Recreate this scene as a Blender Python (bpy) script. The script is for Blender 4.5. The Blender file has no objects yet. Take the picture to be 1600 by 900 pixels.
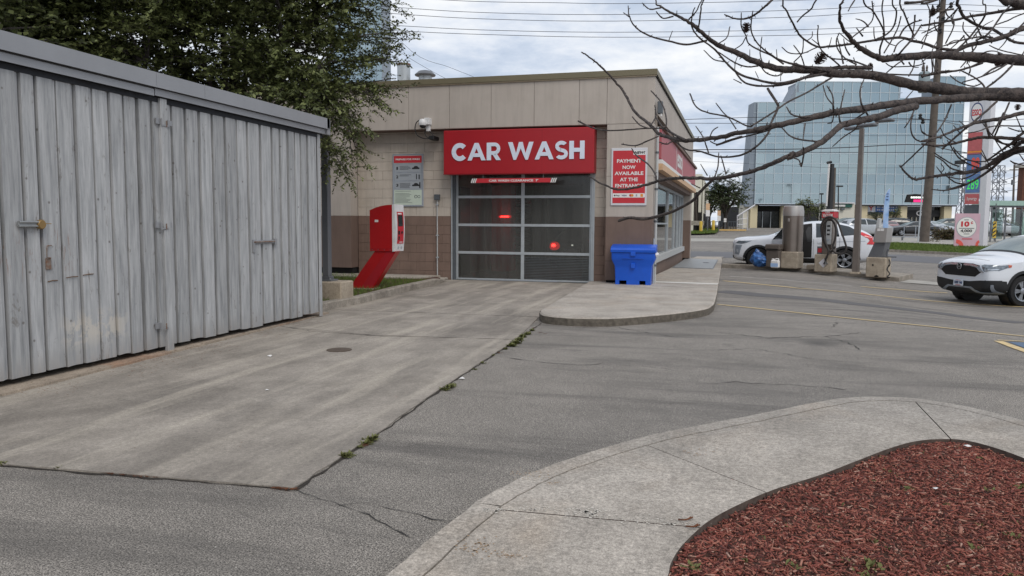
import bpy, bmesh, math, random
import numpy as np
from mathutils import Vector, Matrix, noise
from mathutils.bvhtree import BVHTree
from mathutils.geometry import delaunay_2d_cdt

R = math.radians
rnd = random.Random(7)
SC = bpy.context.scene
COL = SC.collection

# ---------------------------------------------------------------- camera
F = 1188.0                      # focal length in pixels of the 1600 px wide photograph
CAMH = 1.55
YAW, PITCH, ROLL = 0.26566, 0.08476, 0.00650
cam_d = bpy.data.cameras.new('camera'); cam = bpy.data.objects.new('camera', cam_d); COL.objects.link(cam)
CM = (Matrix.Rotation(YAW, 3, 'Z') @ Matrix.Rotation(math.pi / 2 - PITCH, 3, 'X') @ Matrix.Rotation(ROLL, 3, 'Z'))
cam.matrix_world = Matrix.Translation((0, 0, CAMH)) @ CM.to_4x4()
cam_d.sensor_width = 36.0; cam_d.lens = 36.0 * F / 1600.0
cam_d.clip_start = 0.05; cam_d.clip_end = 3000
SC.camera = cam
SC.render.resolution_x = 1024; SC.render.resolution_y = 576

# ---------------------------------------------------------------- light
SUN_EL, SUN_AZ = R(50), R(142)      # azimuth clockwise from +Y
w = bpy.data.worlds.new('World'); SC.world = w; w.use_nodes = True
nt = w.node_tree; nt.nodes.clear()
def N(t, kind, **kw):
    n = t.nodes.new(kind)
    for k, v in kw.items():
        if k in n.inputs.keys() if isinstance(k, str) else False: n.inputs[k].default_value = v
        else: setattr(n, k, v)
    return n
wo = N(nt, 'ShaderNodeOutputWorld'); bg = N(nt, 'ShaderNodeBackground'); bg.inputs['Strength'].default_value = 0.125
sky = N(nt, 'ShaderNodeTexSky'); sky.sky_type = 'NISHITA'; sky.sun_disc = False
sky.sun_elevation = SUN_EL; sky.sun_rotation = SUN_AZ; sky.air_density = 1.2; sky.dust_density = 2.0
tc = N(nt, 'ShaderNodeTexCoord')
sep = N(nt, 'ShaderNodeSeparateXYZ'); nt.links.new(tc.outputs['Generated'], sep.inputs[0])
def math_n(t, op, a, b=None, c=None, clamp=False):
    n = t.nodes.new('ShaderNodeMath'); n.operation = op; n.use_clamp = clamp
    for i, v in enumerate((a, b, c)):
        if v is None: continue
        if isinstance(v, (int, float)): n.inputs[i].default_value = v
        else: t.links.new(v, n.inputs[i])
    return n.outputs[0]
zz = math_n(nt, 'ADD', math_n(nt, 'MAXIMUM', sep.outputs[2], 0.0), 0.16)
cx = math_n(nt, 'DIVIDE', sep.outputs[0], zz); cy = math_n(nt, 'DIVIDE', sep.outputs[1], zz)
comb = N(nt, 'ShaderNodeCombineXYZ'); nt.links.new(cx, comb.inputs[0]); nt.links.new(cy, comb.inputs[1])
def wnoise(scale, detail, rough, dist, off):
    mp = N(nt, 'ShaderNodeMapping'); mp.inputs['Location'].default_value = off
    nt.links.new(comb.outputs[0], mp.inputs['Vector'])
    n = N(nt, 'ShaderNodeTexNoise'); n.inputs['Scale'].default_value = scale; n.inputs['Detail'].default_value = detail
    n.inputs['Roughness'].default_value = rough; n.inputs['Distortion'].default_value = dist
    nt.links.new(mp.outputs[0], n.inputs['Vector']); return n.outputs['Fac']
def ramp_n(t, fac, stops, interp='LINEAR'):
    n = t.nodes.new('ShaderNodeValToRGB'); cr = n.color_ramp; cr.interpolation = interp
    while len(cr.elements) < len(stops): cr.elements.new(0.5)
    for e, (p, c) in zip(cr.elements, stops):
        e.position = p; e.color = (c[0], c[1], c[2], 1) if not isinstance(c, (int, float)) else (c, c, c, 1)
    t.links.new(fac, n.inputs[0]); return n.outputs[0]
big = wnoise(1.35, 7, 0.60, 0.15, (3.2, 1.4, 0)); fine = wnoise(4.2, 8, 0.62, 0.3, (8.1, 2.2, 0))
cl = math_n(nt, 'ADD', math_n(nt, 'MULTIPLY', big, 0.72), math_n(nt, 'MULTIPLY', fine, 0.28))
cloud = ramp_n(nt, cl, [(0.36, (3.6, 4.3, 5.4)), (0.44, (4.7, 5.3, 6.3)), (0.50, (5.9, 6.3, 7.0)), (0.57, (7.0, 7.2, 7.5)), (0.66, (8.0, 8.0, 7.9))])
mixs = N(nt, 'ShaderNodeMix'); mixs.data_type = 'RGBA'
nt.links.new(sky.outputs[0], mixs.inputs['A']); nt.links.new(cloud, mixs.inputs['B'])
cover = ramp_n(nt, wnoise(0.9, 4, 0.5, 0.2, (0.3, 5.1, 0)), [(0.30, 0.80), (0.55, 0.97)])
nt.links.new(cover, mixs.inputs['Factor'])
nt.links.new(mixs.outputs['Result'], bg.inputs['Color']); nt.links.new(bg.outputs[0], wo.inputs[0])
sd = bpy.data.lights.new('sun', 'SUN'); sun = bpy.data.objects.new('sun', sd); COL.objects.link(sun)
sd.energy = 1.35; sd.angle = R(30); sd.color = (1.0, 0.93, 0.84)
sdir = Vector((math.sin(SUN_AZ) * math.cos(SUN_EL), math.cos(SUN_AZ) * math.cos(SUN_EL), math.sin(SUN_EL)))
sun.rotation_euler = sdir.to_track_quat('Z', 'Y').to_euler(); sun.location = (0, -5, 30)
vs = SC.view_settings; vs.view_transform = 'Standard'; vs.look = 'None'; vs.exposure = 0.1; vs.gamma = 1.0; vs.use_curve_mapping = False

# ---------------------------------------------------------------- where a pixel of the photograph meets a surface of the place
C0 = Vector((0, 0, CAMH))
def ray(px, py): return CM @ Vector(((px - 800) / F, -(py - 450) / F, -1.0))
def PZ(px, py, z=0.0):
    d = ray(px, py); return C0 + d * ((z - CAMH) / d.z)
def PY(px, py, y):
    d = ray(px, py); return C0 + d * (y / d.y)
def PX(px, py, x):
    d = ray(px, py); return C0 + d * (x / d.x)
CN = Vector((-math.sin(YAW), math.cos(YAW), 0))
def PD(px, py, dep):
    """point on the upright plane dep metres ahead of the camera"""
    d = ray(px, py); return C0 + d * (dep / d.dot(CN))
def sstep(a, b, x):
    t = min(max((x - a) / (b - a), 0), 1); return t * t * (3 - 2 * t)
def tz(x, y):
    z = 0.0 if y < 32 else min(0.012 * (y - 32), 1.1)
    z -= 0.28 * sstep(1.5, 6.0, x) * sstep(11.5, 17.5, y) * (1 - sstep(22.0, 31.0, y)) * (1 - sstep(12, 24, x))
    return z
def PT(px, py, off=0.0):
    d = ray(px, py); lo = 0.5; t = lo; step = 0.25
    while t < 900:
        p = C0 + d * t
        if p.z < tz(p.x, p.y) + off:
            a, b = t - step, t
            for _ in range(24):
                m = (a + b) / 2; p = C0 + d * m
                if p.z < tz(p.x, p.y) + off: b = m
                else: a = m
            return C0 + d * b
        step = 0.1 if t < 60 else 0.5
        t += step
    return C0 + d * 300
def depth(p): return -(CM.transposed() @ (Vector(p) - C0)).z
# a vertical plane through two ground points
def PV(px, py, a, b):
    d = ray(px, py); n = Vector((b[1] - a[1], a[0] - b[0], 0))
    return C0 + d * (n.dot(Vector((a[0], a[1], 0)) - Vector((0, 0, 0))) / n.dot(d))

# ---------------------------------------------------------------- materials
def lin(c):
    c = c / 255.0; return c / 12.92 if c <= 0.04045 else ((c + 0.055) / 1.055) ** 2.4
def S(r, g, b): return (lin(r), lin(g), lin(b))
MATS = {}
def newmat(name):
    m = bpy.data.materials.new(name); m.use_nodes = True; t = m.node_tree
    b = t.nodes['Principled BSDF']; MATS[name] = m; return m, t, b
def pos(t, sx=1, sy=1, sz=1):
    g = t.nodes.new('ShaderNodeNewGeometry'); mp = t.nodes.new('ShaderNodeMapping')
    mp.inputs['Scale'].default_value = (sx, sy, sz); t.links.new(g.outputs['Position'], mp.inputs['Vector']); return mp.outputs[0]
def nz(t, vec, scale, detail=3, rough=0.55, dist=0.0):
    n = t.nodes.new('ShaderNodeTexNoise'); n.inputs['Scale'].default_value = scale; n.inputs['Detail'].default_value = detail
    n.inputs['Roughness'].default_value = rough; n.inputs['Distortion'].default_value = dist
    t.links.new(vec, n.inputs['Vector']); return n.outputs['Fac']
def mixc(t, fac, a, b, mode='MIX'):
    n = t.nodes.new('ShaderNodeMix'); n.data_type = 'RGBA'; n.blend_type = mode
    if isinstance(fac, (int, float)): n.inputs['Factor'].default_value = fac
    else: t.links.new(fac, n.inputs['Factor'])
    for s, v in (('A', a), ('B', b)):
        if isinstance(v, tuple): n.inputs[s].default_value = (*v, 1)
        else: t.links.new(v, n.inputs[s])
    return n.outputs['Result']
def bump(t, b, h, strength=0.3, dist=0.01):
    n = t.nodes.new('ShaderNodeBump'); n.inputs['Strength'].default_value = strength; n.inputs['Distance'].default_value = dist
    t.links.new(h, n.inputs['Height']); t.links.new(n.outputs[0], b.inputs['Normal'])
def rndinfo(t):
    return t.nodes.new('ShaderNodeObjectInfo').outputs['Random']
def varv(t, col, amt, fac):
    """multiply colour by 1-amt..1+amt"""
    r = ramp_n(t, fac, [(0, 1 - amt), (1, 1 + amt)])
    return mixc(t, 1.0, col, r, 'MULTIPLY')
def mat(name, c, rough=0.6, metal=0.0, scale=6.0, var=0.12, c2=None, bmp=0.1, bscale=60.0, bdist=0.004, rand=0.0, dirt=None, dirt_amt=0.35, dscale=1.3, coat=0.0, spec=None, emit=None, streak=0.0):
    m, t, b = newmat(name)
    p = pos(t)
    n1 = nz(t, p, scale, 5, 0.6)
    if c2 is None: col = mixc(t, ramp_n(t, n1, [(0.3, 0.0), (0.7, 1.0)]), tuple(x * (1 - var) for x in c), tuple(x * (1 + var) for x in c))
    else: col = mixc(t, ramp_n(t, n1, [(0.35, 0.0), (0.65, 1.0)]), c, c2)
    if rand: col = varv(t, col, rand, rndinfo(t))
    if dirt is not None:
        d = ramp_n(t, nz(t, p, dscale, 6, 0.65, 0.4), [(0.45, 0.0), (0.72, dirt_amt)])
        col = mixc(t, d, col, dirt)
    if streak: col = mixc(t, ramp_n(t, nz(t, pos(t, 5, 5, .45), 1.4, 6, .7, .3), [(.46, 0.0), (.70, streak)]), col, tuple(x * .55 for x in c))
    t.links.new(col, b.inputs['Base Color'])
    b.inputs['Roughness'].default_value = rough; b.inputs['Metallic'].default_value = metal
    if coat: b.inputs['Coat Weight'].default_value = coat; b.inputs['Coat Roughness'].default_value = 0.05
    if spec is not None: b.inputs['Specular IOR Level'].default_value = spec
    if bmp: bump(t, b, nz(t, p, bscale, 4, 0.6), bmp, bdist)
    if emit: b.inputs['Emission Color'].default_value = (*emit[0], 1); b.inputs['Emission Strength'].default_value = emit[1]
    return m

# asphalt: stone speckle, old stains, tyre tracks
m, t, b = newmat('asphalt'); p = pos(t)
sp = nz(t, p, 120, 3, 0.7); sp2 = nz(t, p, 45, 4, 0.7); bigv = nz(t, p, 0.45, 6, 0.6, 0.5)
trk = nz(t, pos(t, 0.22, 1.3, 1), 1.1, 6, 0.65, 0.6)
col = mixc(t, ramp_n(t, sp, [(0.40, 0.0), (0.60, 1.0)]), S(55, 52, 49), S(164, 157, 148))
col = mixc(t, 0.8, col, varv(t, col, 0.9, sp2))
col = varv(t, col, 0.42, bigv); col = varv(t, col, 0.5, nz(t, p, 26, 4, 0.75)); vq = t.nodes.new('ShaderNodeTexVoronoi'); vq.inputs['Scale'].default_value = 30; t.links.new(p, vq.inputs['Vector']); col = mixc(t, ramp_n(t, vq.outputs['Distance'], [(0.06, 0.6), (0.2, 0.0)]), col, S(186, 180, 172)); col = varv(t, col, 0.30, nz(t, p, 3.5, 5, 0.7, 0.4))
col = mixc(t, ramp_n(t, nz(t, p, 0.8, 7, 0.75, 0.8), [(0.60, 0.0), (0.72, 0.45)]), col, S(60, 57, 55))
col = mixc(t, ramp_n(t, trk, [(0.50, 0.0), (0.66, 0.6)]), col, S(72, 69, 66))
vo = t.nodes.new('ShaderNodeTexVoronoi'); vo.inputs['Scale'].default_value = .62; t.links.new(mixc(t, .12, p, nz(t, p, 6, 4, .7)), vo.inputs['Vector'])
col = mixc(t, ramp_n(t, vo.outputs['Distance'], [(0.04, 0.6), (0.17, 0.0)]), col, S(52, 50, 49))
vor = t.nodes.new('ShaderNodeTexVoronoi'); vor.inputs['Scale'].default_value = 75; t.links.new(p, vor.inputs['Vector'])
col = mixc(t, ramp_n(t, vor.outputs['Distance'], [(0.0, 0.8), (0.20, 0.0)]), col, S(205, 198, 188))
t.links.new(col, b.inputs['Base Color']); b.inputs['Roughness'].default_value = 0.88
bump(t, b, sp, 0.55, 0.006)
def concrete(name, c1, c2, tint, speck=1.0, stain=0.35, tracks=False, rscale=1.0):
    m, t, b = newmat(name); p = pos(t)
    col = mixc(t, ramp_n(t, nz(t, p, 1.6 * rscale, 7, 0.66, 0.4), [(0.35, 0.0), (0.66, 1.0)]), c1, c2)
    col = mixc(t, ramp_n(t, nz(t, p, 0.9, 5, 0.6, 0.6), [(0.52, 0.0), (0.75, stain)]), col, tint)
    if tracks:
        tk = nz(t, pos(t, 1.3, 0.30, 1), 1.0, 6, 0.68, 0.5)
        col = mixc(t, ramp_n(t, tk, [(0.45, 0.0), (0.66, 0.5)]), col, S(102, 97, 91)); col = mixc(t, ramp_n(t, nz(t, pos(t, 1.0, .55, 1), .55, 6, .65, .8), [(0.50, 0.0), (0.64, 0.55)]), col, S(100, 94, 87))
        tk2 = nz(t, pos(t, 3.2, 0.25, 1), 1.0, 5, 0.6, 0.2)
        col = mixc(t, ramp_n(t, tk2, [(0.50, 0.0), (0.68, 0.5)]), col, S(186, 177, 163))
    s1 = nz(t, p, 150, 3, 0.7); s2 = nz(t, p, 52, 4, 0.75)
    col = varv(t, col, 0.75 * speck, s1); col = varv(t, col, 0.75 * speck, s2); col = varv(t, col, 0.3 * speck, nz(t, p, 22, 4, 0.7))
    t.links.new(col, b.inputs['Base Color']); b.inputs['Roughness'].default_value = 0.9
    bump(t, b, s1, 0.35, 0.003); return m
concrete('drive_concrete', S(134, 127, 118), S(162, 154, 144), S(118, 111, 102), 0.8, 0.5, True)
concrete('walk_concrete', S(146, 139, 130), S(176, 168, 158), S(164, 140, 112), 1.3, 0.25)
concrete('kerb_concrete', S(128, 121, 111), S(160, 152, 141), S(104, 97, 88), 1.0, 0.6, rscale=3)
concrete('block_concrete', S(150, 138, 122), S(178, 166, 148), S(112, 96, 80), 0.7, 0.6, rscale=2.5)
concrete('far_concrete', S(150, 147, 140), S(170, 166, 158), S(140, 135, 128), 0.3, 0.3)
mat('far_asphalt', S(105, 104, 104), 0.9, scale=0.4, var=0.12, bmp=0)
mat('street_asphalt', S(98, 98, 101), 0.85, scale=0.3, var=0.12, bmp=0)
mat('joint_dirt', S(48, 42, 36), 0.95, scale=30, var=0.4)
mat('crack_dark', S(46, 44, 42), 0.95, scale=30, var=0.3)
mat('seal_black', S(58, 57, 58), 0.8, scale=8, var=0.25)
mat('yellow_line', S(216, 190, 136), 0.75, scale=14, c2=S(184, 164, 126), bmp=0.2)
mat('blue_paint', S(72, 104, 138), 0.75, scale=14, c2=S(92, 100, 108), bmp=0.2)
mat('white_line', S(226, 224, 218), 0.7, scale=10, c2=S(204, 202, 196))
mat('earth', S(66, 42, 32), 0.95, scale=9, c2=S(84, 50, 38), bmp=0.6, bscale=30, bdist=0.02)
# mulch chips, one tint per chip by position
m, t, b = newmat('mulch'); p = pos(t)
n1 = t.nodes.new('ShaderNodeNewGeometry').outputs['Random Per Island']; n2 = nz(t, p, 3.0, 4, 0.6)
col = ramp_n(t, n1, [(0.0, S(60, 34, 30)), (0.25, S(106, 56, 48)), (0.5, S(132, 71, 60)), (0.78, S(150, 89, 74)), (0.93, S(166, 118, 100)), (1.0, S(178, 146, 130))])
col = varv(t, col, 0.25, n2); t.links.new(col, b.inputs['Base Color']); b.inputs['Roughness'].default_value = 0.85
mat('grass', S(72, 96, 34), 0.8, scale=5, c2=S(98, 112, 44), bmp=0)
mat('grass_dry', S(120, 112, 62), 0.85, scale=8, c2=S(88, 104, 44), bmp=0)
mat('weed', S(108, 112, 62), 0.75, scale=20, c2=S(84, 84, 46), bmp=0)
mat('dead_leaf', S(120, 74, 44), 0.85, scale=20, c2=S(78, 46, 32), bmp=0)
# shed planks: weathered pale grey paint
m, t, b = newmat('plank_paint'); p = pos(t)
g1 = nz(t, pos(t, 12, 12, 0.9), 1.6, 7, 0.7, 0.2); g2 = nz(t, pos(t, 30, 30, 1.2), 2.0, 5, 0.7)
col = mixc(t, ramp_n(t, g1, [(0.34, 0.0), (0.62, 1.0)]), S(136, 138, 140), S(178, 179, 180))
col = varv(t, col, 0.10, g2); col = varv(t, col, 0.12, rndinfo(t))
col = mixc(t, ramp_n(t, nz(t, pos(t, 5, 5, 1.6), 1.8, 8, 0.75, 0.5), [(0.60, 0.0), (0.66, 0.7)]), col, S(112, 107, 101))
kn = t.nodes.new('ShaderNodeTexVoronoi'); kn.inputs['Scale'].default_value = 5.5; t.links.new(p, kn.inputs['Vector'])
col = mixc(t, ramp_n(t, kn.outputs['Distance'], [(0.05, 0.75), (0.10, 0.0)]), col, S(98, 92, 88))
# old scraped patches and rust runs low on the doors
sepn = t.nodes.new('ShaderNodeSeparateXYZ'); gg = t.nodes.new('ShaderNodeNewGeometry'); t.links.new(gg.outputs['Position'], sepn.inputs[0])
def win(v, a, b_, soft):
    lo = math_n(t, 'DIVIDE', math_n(t, 'SUBTRACT', v, a), soft, clamp=True)
    hi = math_n(t, 'DIVIDE', math_n(t, 'SUBTRACT', b_, v), soft, clamp=True)
    return math_n(t, 'MULTIPLY', lo, hi)
yy = sepn.outputs[1]; zc_ = sepn.outputs[2]
patch = math_n(t, 'MULTIPLY', win(yy, 5.95, 6.95, 0.22), win(zc_, 0.22, 0.66, 0.16))
pn = ramp_n(t, nz(t, p, 4.5, 6, 0.7, 0.6), [(0.46, 0.0), (0.52, 1.0)])
col = mixc(t, math_n(t, 'MULTIPLY', math_n(t, 'MULTIPLY', patch, pn), 0.8), col, S(196, 190, 180))
rust = math_n(t, 'MULTIPLY', win(yy, 5.30, 6.25, 0.12), win(zc_, 0.95, 1.55, 0.15))
rn = ramp_n(t, nz(t, pos(t, 22, 22, 3), 1.4, 6, 0.7, 0.6), [(0.56, 0.0), (0.66, 1.0)])
col = mixc(t, math_n(t, 'MULTIPLY', math_n(t, 'MULTIPLY', rust, rn), 0.7), col, S(124, 88, 66))
low = math_n(t, 'MULTIPLY', win(zc_, -0.2, 0.32, 0.22), ramp_n(t, g1, [(0.4, 0.0), (0.6, 1.0)]))
col = mixc(t, math_n(t, 'MULTIPLY', low, 0.45), col, S(120, 108, 94))
t.links.new(col, b.inputs['Base Color']); b.inputs['Roughness'].default_value = 0.8
bump(t, b, g2, 0.35, 0.004)
mat('plank_edge', S(46, 48, 53), 0.9, scale=8, var=0.2)
mat('bare_wood', S(106, 84, 66), 0.9, scale=20, var=0.25)
mat('flashing', S(148, 149, 152), 0.45, metal=0.35, scale=2, var=0.06, bmp=0.03)
mat('rusty', S(112, 74, 52), 0.8, scale=18, c2=S(128, 120, 112))
mat('galv', S(150, 152, 152), 0.45, metal=0.5, scale=14, var=0.15, bmp=0.05)
mat('puck', S(150, 122, 78), 0.45, metal=0.6)
mat('steel_grey', S(104, 106, 110), 0.5, metal=0.2, scale=3, var=0.06, bmp=0.03)
# building
mat('beige_block', S(190, 180, 168), 0.85, streak=.3, scale=3, var=0.05, rand=0.03, bmp=0.25, bscale=90, dirt=S(132, 120, 106), dirt_amt=0.35)
mat('brown_block', S(124, 103, 92), 0.85, streak=.4, scale=3, var=0.06, rand=0.03, bmp=0.25, bscale=90, dirt=S(92, 78, 68), dirt_amt=0.4)
mat('beige_panel', S(180, 171, 162), 0.75, streak=.28, scale=1.2, var=0.03, rand=0.015, bmp=0.08, bscale=120, dirt=S(140, 128, 116), dirt_amt=0.25, dscale=0.8)
mat('brown_panel', S(114, 95, 85), 0.75, streak=.4, scale=1.2, var=0.04, bmp=0.08, bscale=120, dirt=S(90, 76, 66), dirt_amt=0.35)
mat('mortar', S(160, 148, 135), 0.9, bmp=0.1); mat('mortar_brown', S(102, 84, 75), 0.9, bmp=0.1)
mat('coping', S(116, 108, 86), 0.5, metal=0.2, scale=2, var=0.05, bmp=0.02)
mat('coping_light', S(176, 160, 136), 0.6, bmp=0.02)
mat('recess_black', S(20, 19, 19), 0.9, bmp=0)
mat('red_sign', S(162, 25, 35), 0.42, scale=1.0, var=0.05, bmp=0.02, dirt=S(150, 30, 38), dirt_amt=0.3)
mat('sign_edge_red', S(140, 22, 32), 0.5, bmp=0)
mat('letter_white', S(214, 222, 236), 0.45, bmp=0, var=0.02)
mat('print_white', S(224, 222, 220), 0.5, bmp=0, var=0.02)
mat('print_red', S(190, 44, 54), 0.5, bmp=0, var=0.03)
mat('print_black', S(34, 34, 36), 0.6, bmp=0)
mat('print_grey', S(158, 164, 170), 0.5, bmp=0, var=0.03)
mat('print_green', S(192, 204, 190), 0.5, bmp=0, var=0.03)
mat('print_navy', S(48, 64, 110), 0.5, bmp=0)
mat('print_orange', S(220, 140, 50), 0.5, bmp=0)
mat('frame_white', S(206, 206, 210), 0.4, metal=0.1, bmp=0, var=0.04)
mat('frame_silver', S(176, 182, 190), 0.35, metal=0.6, bmp=0, var=0.05)
mat('alu', S(178, 184, 188), 0.42, metal=0.3, scale=5, var=0.08, bmp=0.04)
mat('alu_dark', S(96, 101, 106), 0.5, metal=0.4, scale=5, var=0.1, bmp=0.04)
mat('dirty_white', S(178, 180, 180), 0.5, bmp=0.03, scale=8, var=0.08)
mat('plastic_black', S(30, 30, 32), 0.5, bmp=0.03)
mat('bin_blue', S(14, 84, 196), 0.38, scale=4, var=0.08, bmp=0.06, bscale=200)
mat('kiosk_red', S(172, 18, 22), 0.35, scale=3, var=0.06, bmp=0.02, coat=0.2)
mat('kiosk_white', S(214, 214, 214), 0.4, bmp=0.02)
mat('screen', S(44, 50, 50), 0.15, bmp=0)
mat('asphalt_patch', S(92, 90, 90), 0.9, scale=60, var=0.3, bmp=0.3, bscale=120)
def glass(name, tint, gloss=0.25, alpha=0.5, rough=0.05, wave=0.0):
    """window glass: part mirror, part see-through with a tint"""
    m, t, b = newmat(name); t.nodes.remove(b); out = t.nodes['Material Output']
    tr = t.nodes.new('ShaderNodeBsdfTransparent'); tr.inputs[0].default_value = (*tint, 1)
    gl = t.nodes.new('ShaderNodeBsdfGlossy'); gl.inputs['Roughness'].default_value = rough
    df = t.nodes.new('ShaderNodeBsdfDiffuse'); df.inputs[0].default_value = (0.17, 0.17, 0.16, 1)
    m1 = t.nodes.new('ShaderNodeMixShader'); m1.inputs[0].default_value = alpha
    if name == 'door_glass': t.links.new(ramp_n(t, nz(t, pos(t, 4.5, 1, .35), 1.0, 6, .65, .3), [(.36, .20), (.66, .40)]), m1.inputs[0])  # wet streaks; the grey share also paints a pale reflection on the pane
    t.links.new(tr.outputs[0], m1.inputs[1]); t.links.new(df.outputs[0], m1.inputs[2])
    fr = t.nodes.new('ShaderNodeFresnel'); fr.inputs[0].default_value = 1.5
    ff = math_n(t, 'ADD', math_n(t, 'MULTIPLY', fr.outputs[0], 0.9), gloss)
    m2 = t.nodes.new('ShaderNodeMixShader'); t.links.new(ff, m2.inputs[0])
    t.links.new(m1.outputs[0], m2.inputs[1]); t.links.new(gl.outputs[0], m2.inputs[2])
    if wave:
        n = t.nodes.new('ShaderNodeBump'); n.inputs['Strength'].default_value = wave; n.inputs['Distance'].default_value = 0.01
        t.links.new(nz(t, pos(t, 1, 1, 1), 1.3, 2, 0.5), n.inputs['Height']); t.links.new(n.outputs[0], gl.inputs['Normal'])
    t.links.new(m2.outputs[0], out.inputs[0]); return m
glass('door_glass', (0.92, 0.94, 0.92), 0.0, 0.38, 0.12)
glass('shop_glass', (0.30, 0.36, 0.38), 0.22, 0.15, 0.03, 0.05)
glass('shelter_glass', (0.72, 0.82, 0.80), 0.06, 0.12, 0.05)
# mirror cladding of the office block
m, t, b = newmat('mirror_pane'); p = pos(t)
col = mixc(t, rndinfo(t), S(150, 166, 172), S(160, 176, 181)); t.links.new(col, b.inputs['Base Color'])
b.inputs['Metallic'].default_value = 0.9; b.inputs['Roughness'].default_value = 0.07
bump(t, b, nz(t, p, 0.35, 2, 0.5), 0.05, 0.05)
mat('mullion', S(178, 190, 197), 0.5, metal=0.2, bmp=0)
mat('grey_clad', S(132, 142, 152), 0.5, metal=0.3, scale=0.4, var=0.08, bmp=0)
mat('cream_wall', S(204, 192, 160), 0.8, scale=0.5, var=0.05, bmp=0)
mat('cream_pale', S(208, 204, 190), 0.8, scale=0.5, var=0.05, bmp=0)
mat('dark_glass', S(28, 32, 34), 0.12, scale=0.6, var=0.3, bmp=0)
mat('dark_void', S(30, 28, 27), 0.8, bmp=0)
mat('dark_green', S(30, 84, 74), 0.6, bmp=0); mat('banner_blue', S(66, 104, 168), 0.6, bmp=0)
mat('banner_pale', S(210, 212, 222), 0.6, bmp=0); mat('brick_brown', S(98, 62, 48), 0.85, scale=3, var=0.15)
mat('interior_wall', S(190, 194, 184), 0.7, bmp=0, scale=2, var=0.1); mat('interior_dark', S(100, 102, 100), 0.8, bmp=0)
mat('interior_red', S(210, 30, 36), 0.7, bmp=0, scale=20, var=0.3)
mat('lamp_red', S(255, 30, 20), 0.4, bmp=0, emit=((1.0, 0.02, 0.015), 16.0)); mat('lamp_red_halo', S(255, 40, 30), 0.4, bmp=0, emit=((1.0, 0.02, 0.02), 0.55))  # second, weaker red paints the glow around the bay lamps
mat('lamp_white', S(255, 255, 255), 0.4, bmp=0, emit=((1, 1, 0.9), 1.4))
mat('lamp_green', S(60, 220, 80), 0.4, bmp=0, emit=((0.1, 0.75, 0.15), 0.3)); mat('digit_red', S(220, 90, 80), 0.5, bmp=0)
mat('lamp_magenta', S(220, 30, 110), 0.4, bmp=0, emit=((0.8, 0.03, 0.2), 0.7))
mat('stainless', S(140, 130, 122), 0.34, metal=0.85, scale=2, var=0.10, bmp=0.03)
mat('stainless_light', S(180, 176, 172), 0.4, metal=0.7, scale=2, var=0.06, bmp=0.02)
mat('hose', S(56, 52, 50), 0.7, bmp=0.1); mat('bin_taupe', S(92, 84, 78), 0.7, bmp=0.05)
mat('bag_blue', S(60, 112, 176), 0.25, scale=9, c2=S(36, 70, 120), bmp=0.5, bscale=14, bdist=0.03)
mat('tan_pole', S(112, 104, 98), 0.5, metal=0.1, bmp=0.02)
mat('wood_pole', S(92, 84, 77), 0.9, scale=3, var=0.2, bmp=0.3, bscale=30)
mat('wire', S(52, 54, 62), 0.6, bmp=0)
mat('transformer', S(132, 146, 150), 0.6, bmp=0, var=0.05)
mat('flag_blue', S(130, 168, 218), 0.7, scale=1.2, c2=S(176, 200, 230), bmp=0)
mat('lattice', S(118, 122, 128), 0.6, bmp=0)
mat('shelter_roof', S(150, 178, 168), 0.4, bmp=0)
mat('bollard_yellow', S(200, 168, 60), 0.6, bmp=0); mat('kerb_yellow', S(204, 170, 108), 0.8, bmp=0)
# vegetation
def leafmat(name, a, b2, c3):
    m, t, b = newmat(name); p = pos(t)
    col = ramp_n(t, t.nodes.new('ShaderNodeNewGeometry').outputs['Random Per Island'], [(0.0, a), (0.5, b2), (1.0, c3)])
    col = varv(t, col, 0.35, nz(t, p, 0.55, 3, 0.6))
    t.links.new(col, b.inputs['Base Color']); b.inputs['Roughness'].default_value = 0.55
    b.inputs['Specular IOR Level'].default_value = 0.3
    return m
leafmat('leaf_elm', (0.048, 0.060, 0.020), (0.090, 0.108, 0.036), (0.165, 0.185, 0.066))
leafmat('leaf_far', (0.030, 0.045, 0.018), (0.05, 0.07, 0.028), (0.08, 0.10, 0.04))
leafmat('leaf_light', (0.07, 0.085, 0.025), (0.11, 0.13, 0.04), (0.16, 0.17, 0.05))
leafmat('leaf_rust', (0.07, 0.04, 0.02), (0.10, 0.07, 0.03), (0.09, 0.10, 0.03))
mat('bark', S(84, 78, 74), 0.9, scale=10, c2=S(58, 53, 50), bmp=0.5, bscale=45, bdist=0.01)
m, t, b = newmat('pine_bark'); p = pos(t)
col = mixc(t, ramp_n(t, nz(t, p, 34, 6, 0.75, 0.5), [(0.38, 0.0), (0.60, 1.0)]), S(38, 34, 35), S(84, 75, 71))
col = mixc(t, ramp_n(t, nz(t, p, 90, 3, 0.6), [(0.56, 0.0), (0.7, 0.5)]), col, S(118, 108, 98))
t.links.new(col, b.inputs['Base Color']); b.inputs['Roughness'].default_value = 0.9
bump(t, b, nz(t, p, 70, 5, 0.7), 0.8, 0.008)
mat('cone', S(60, 44, 38), 0.9, scale=40, var=0.3)
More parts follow.
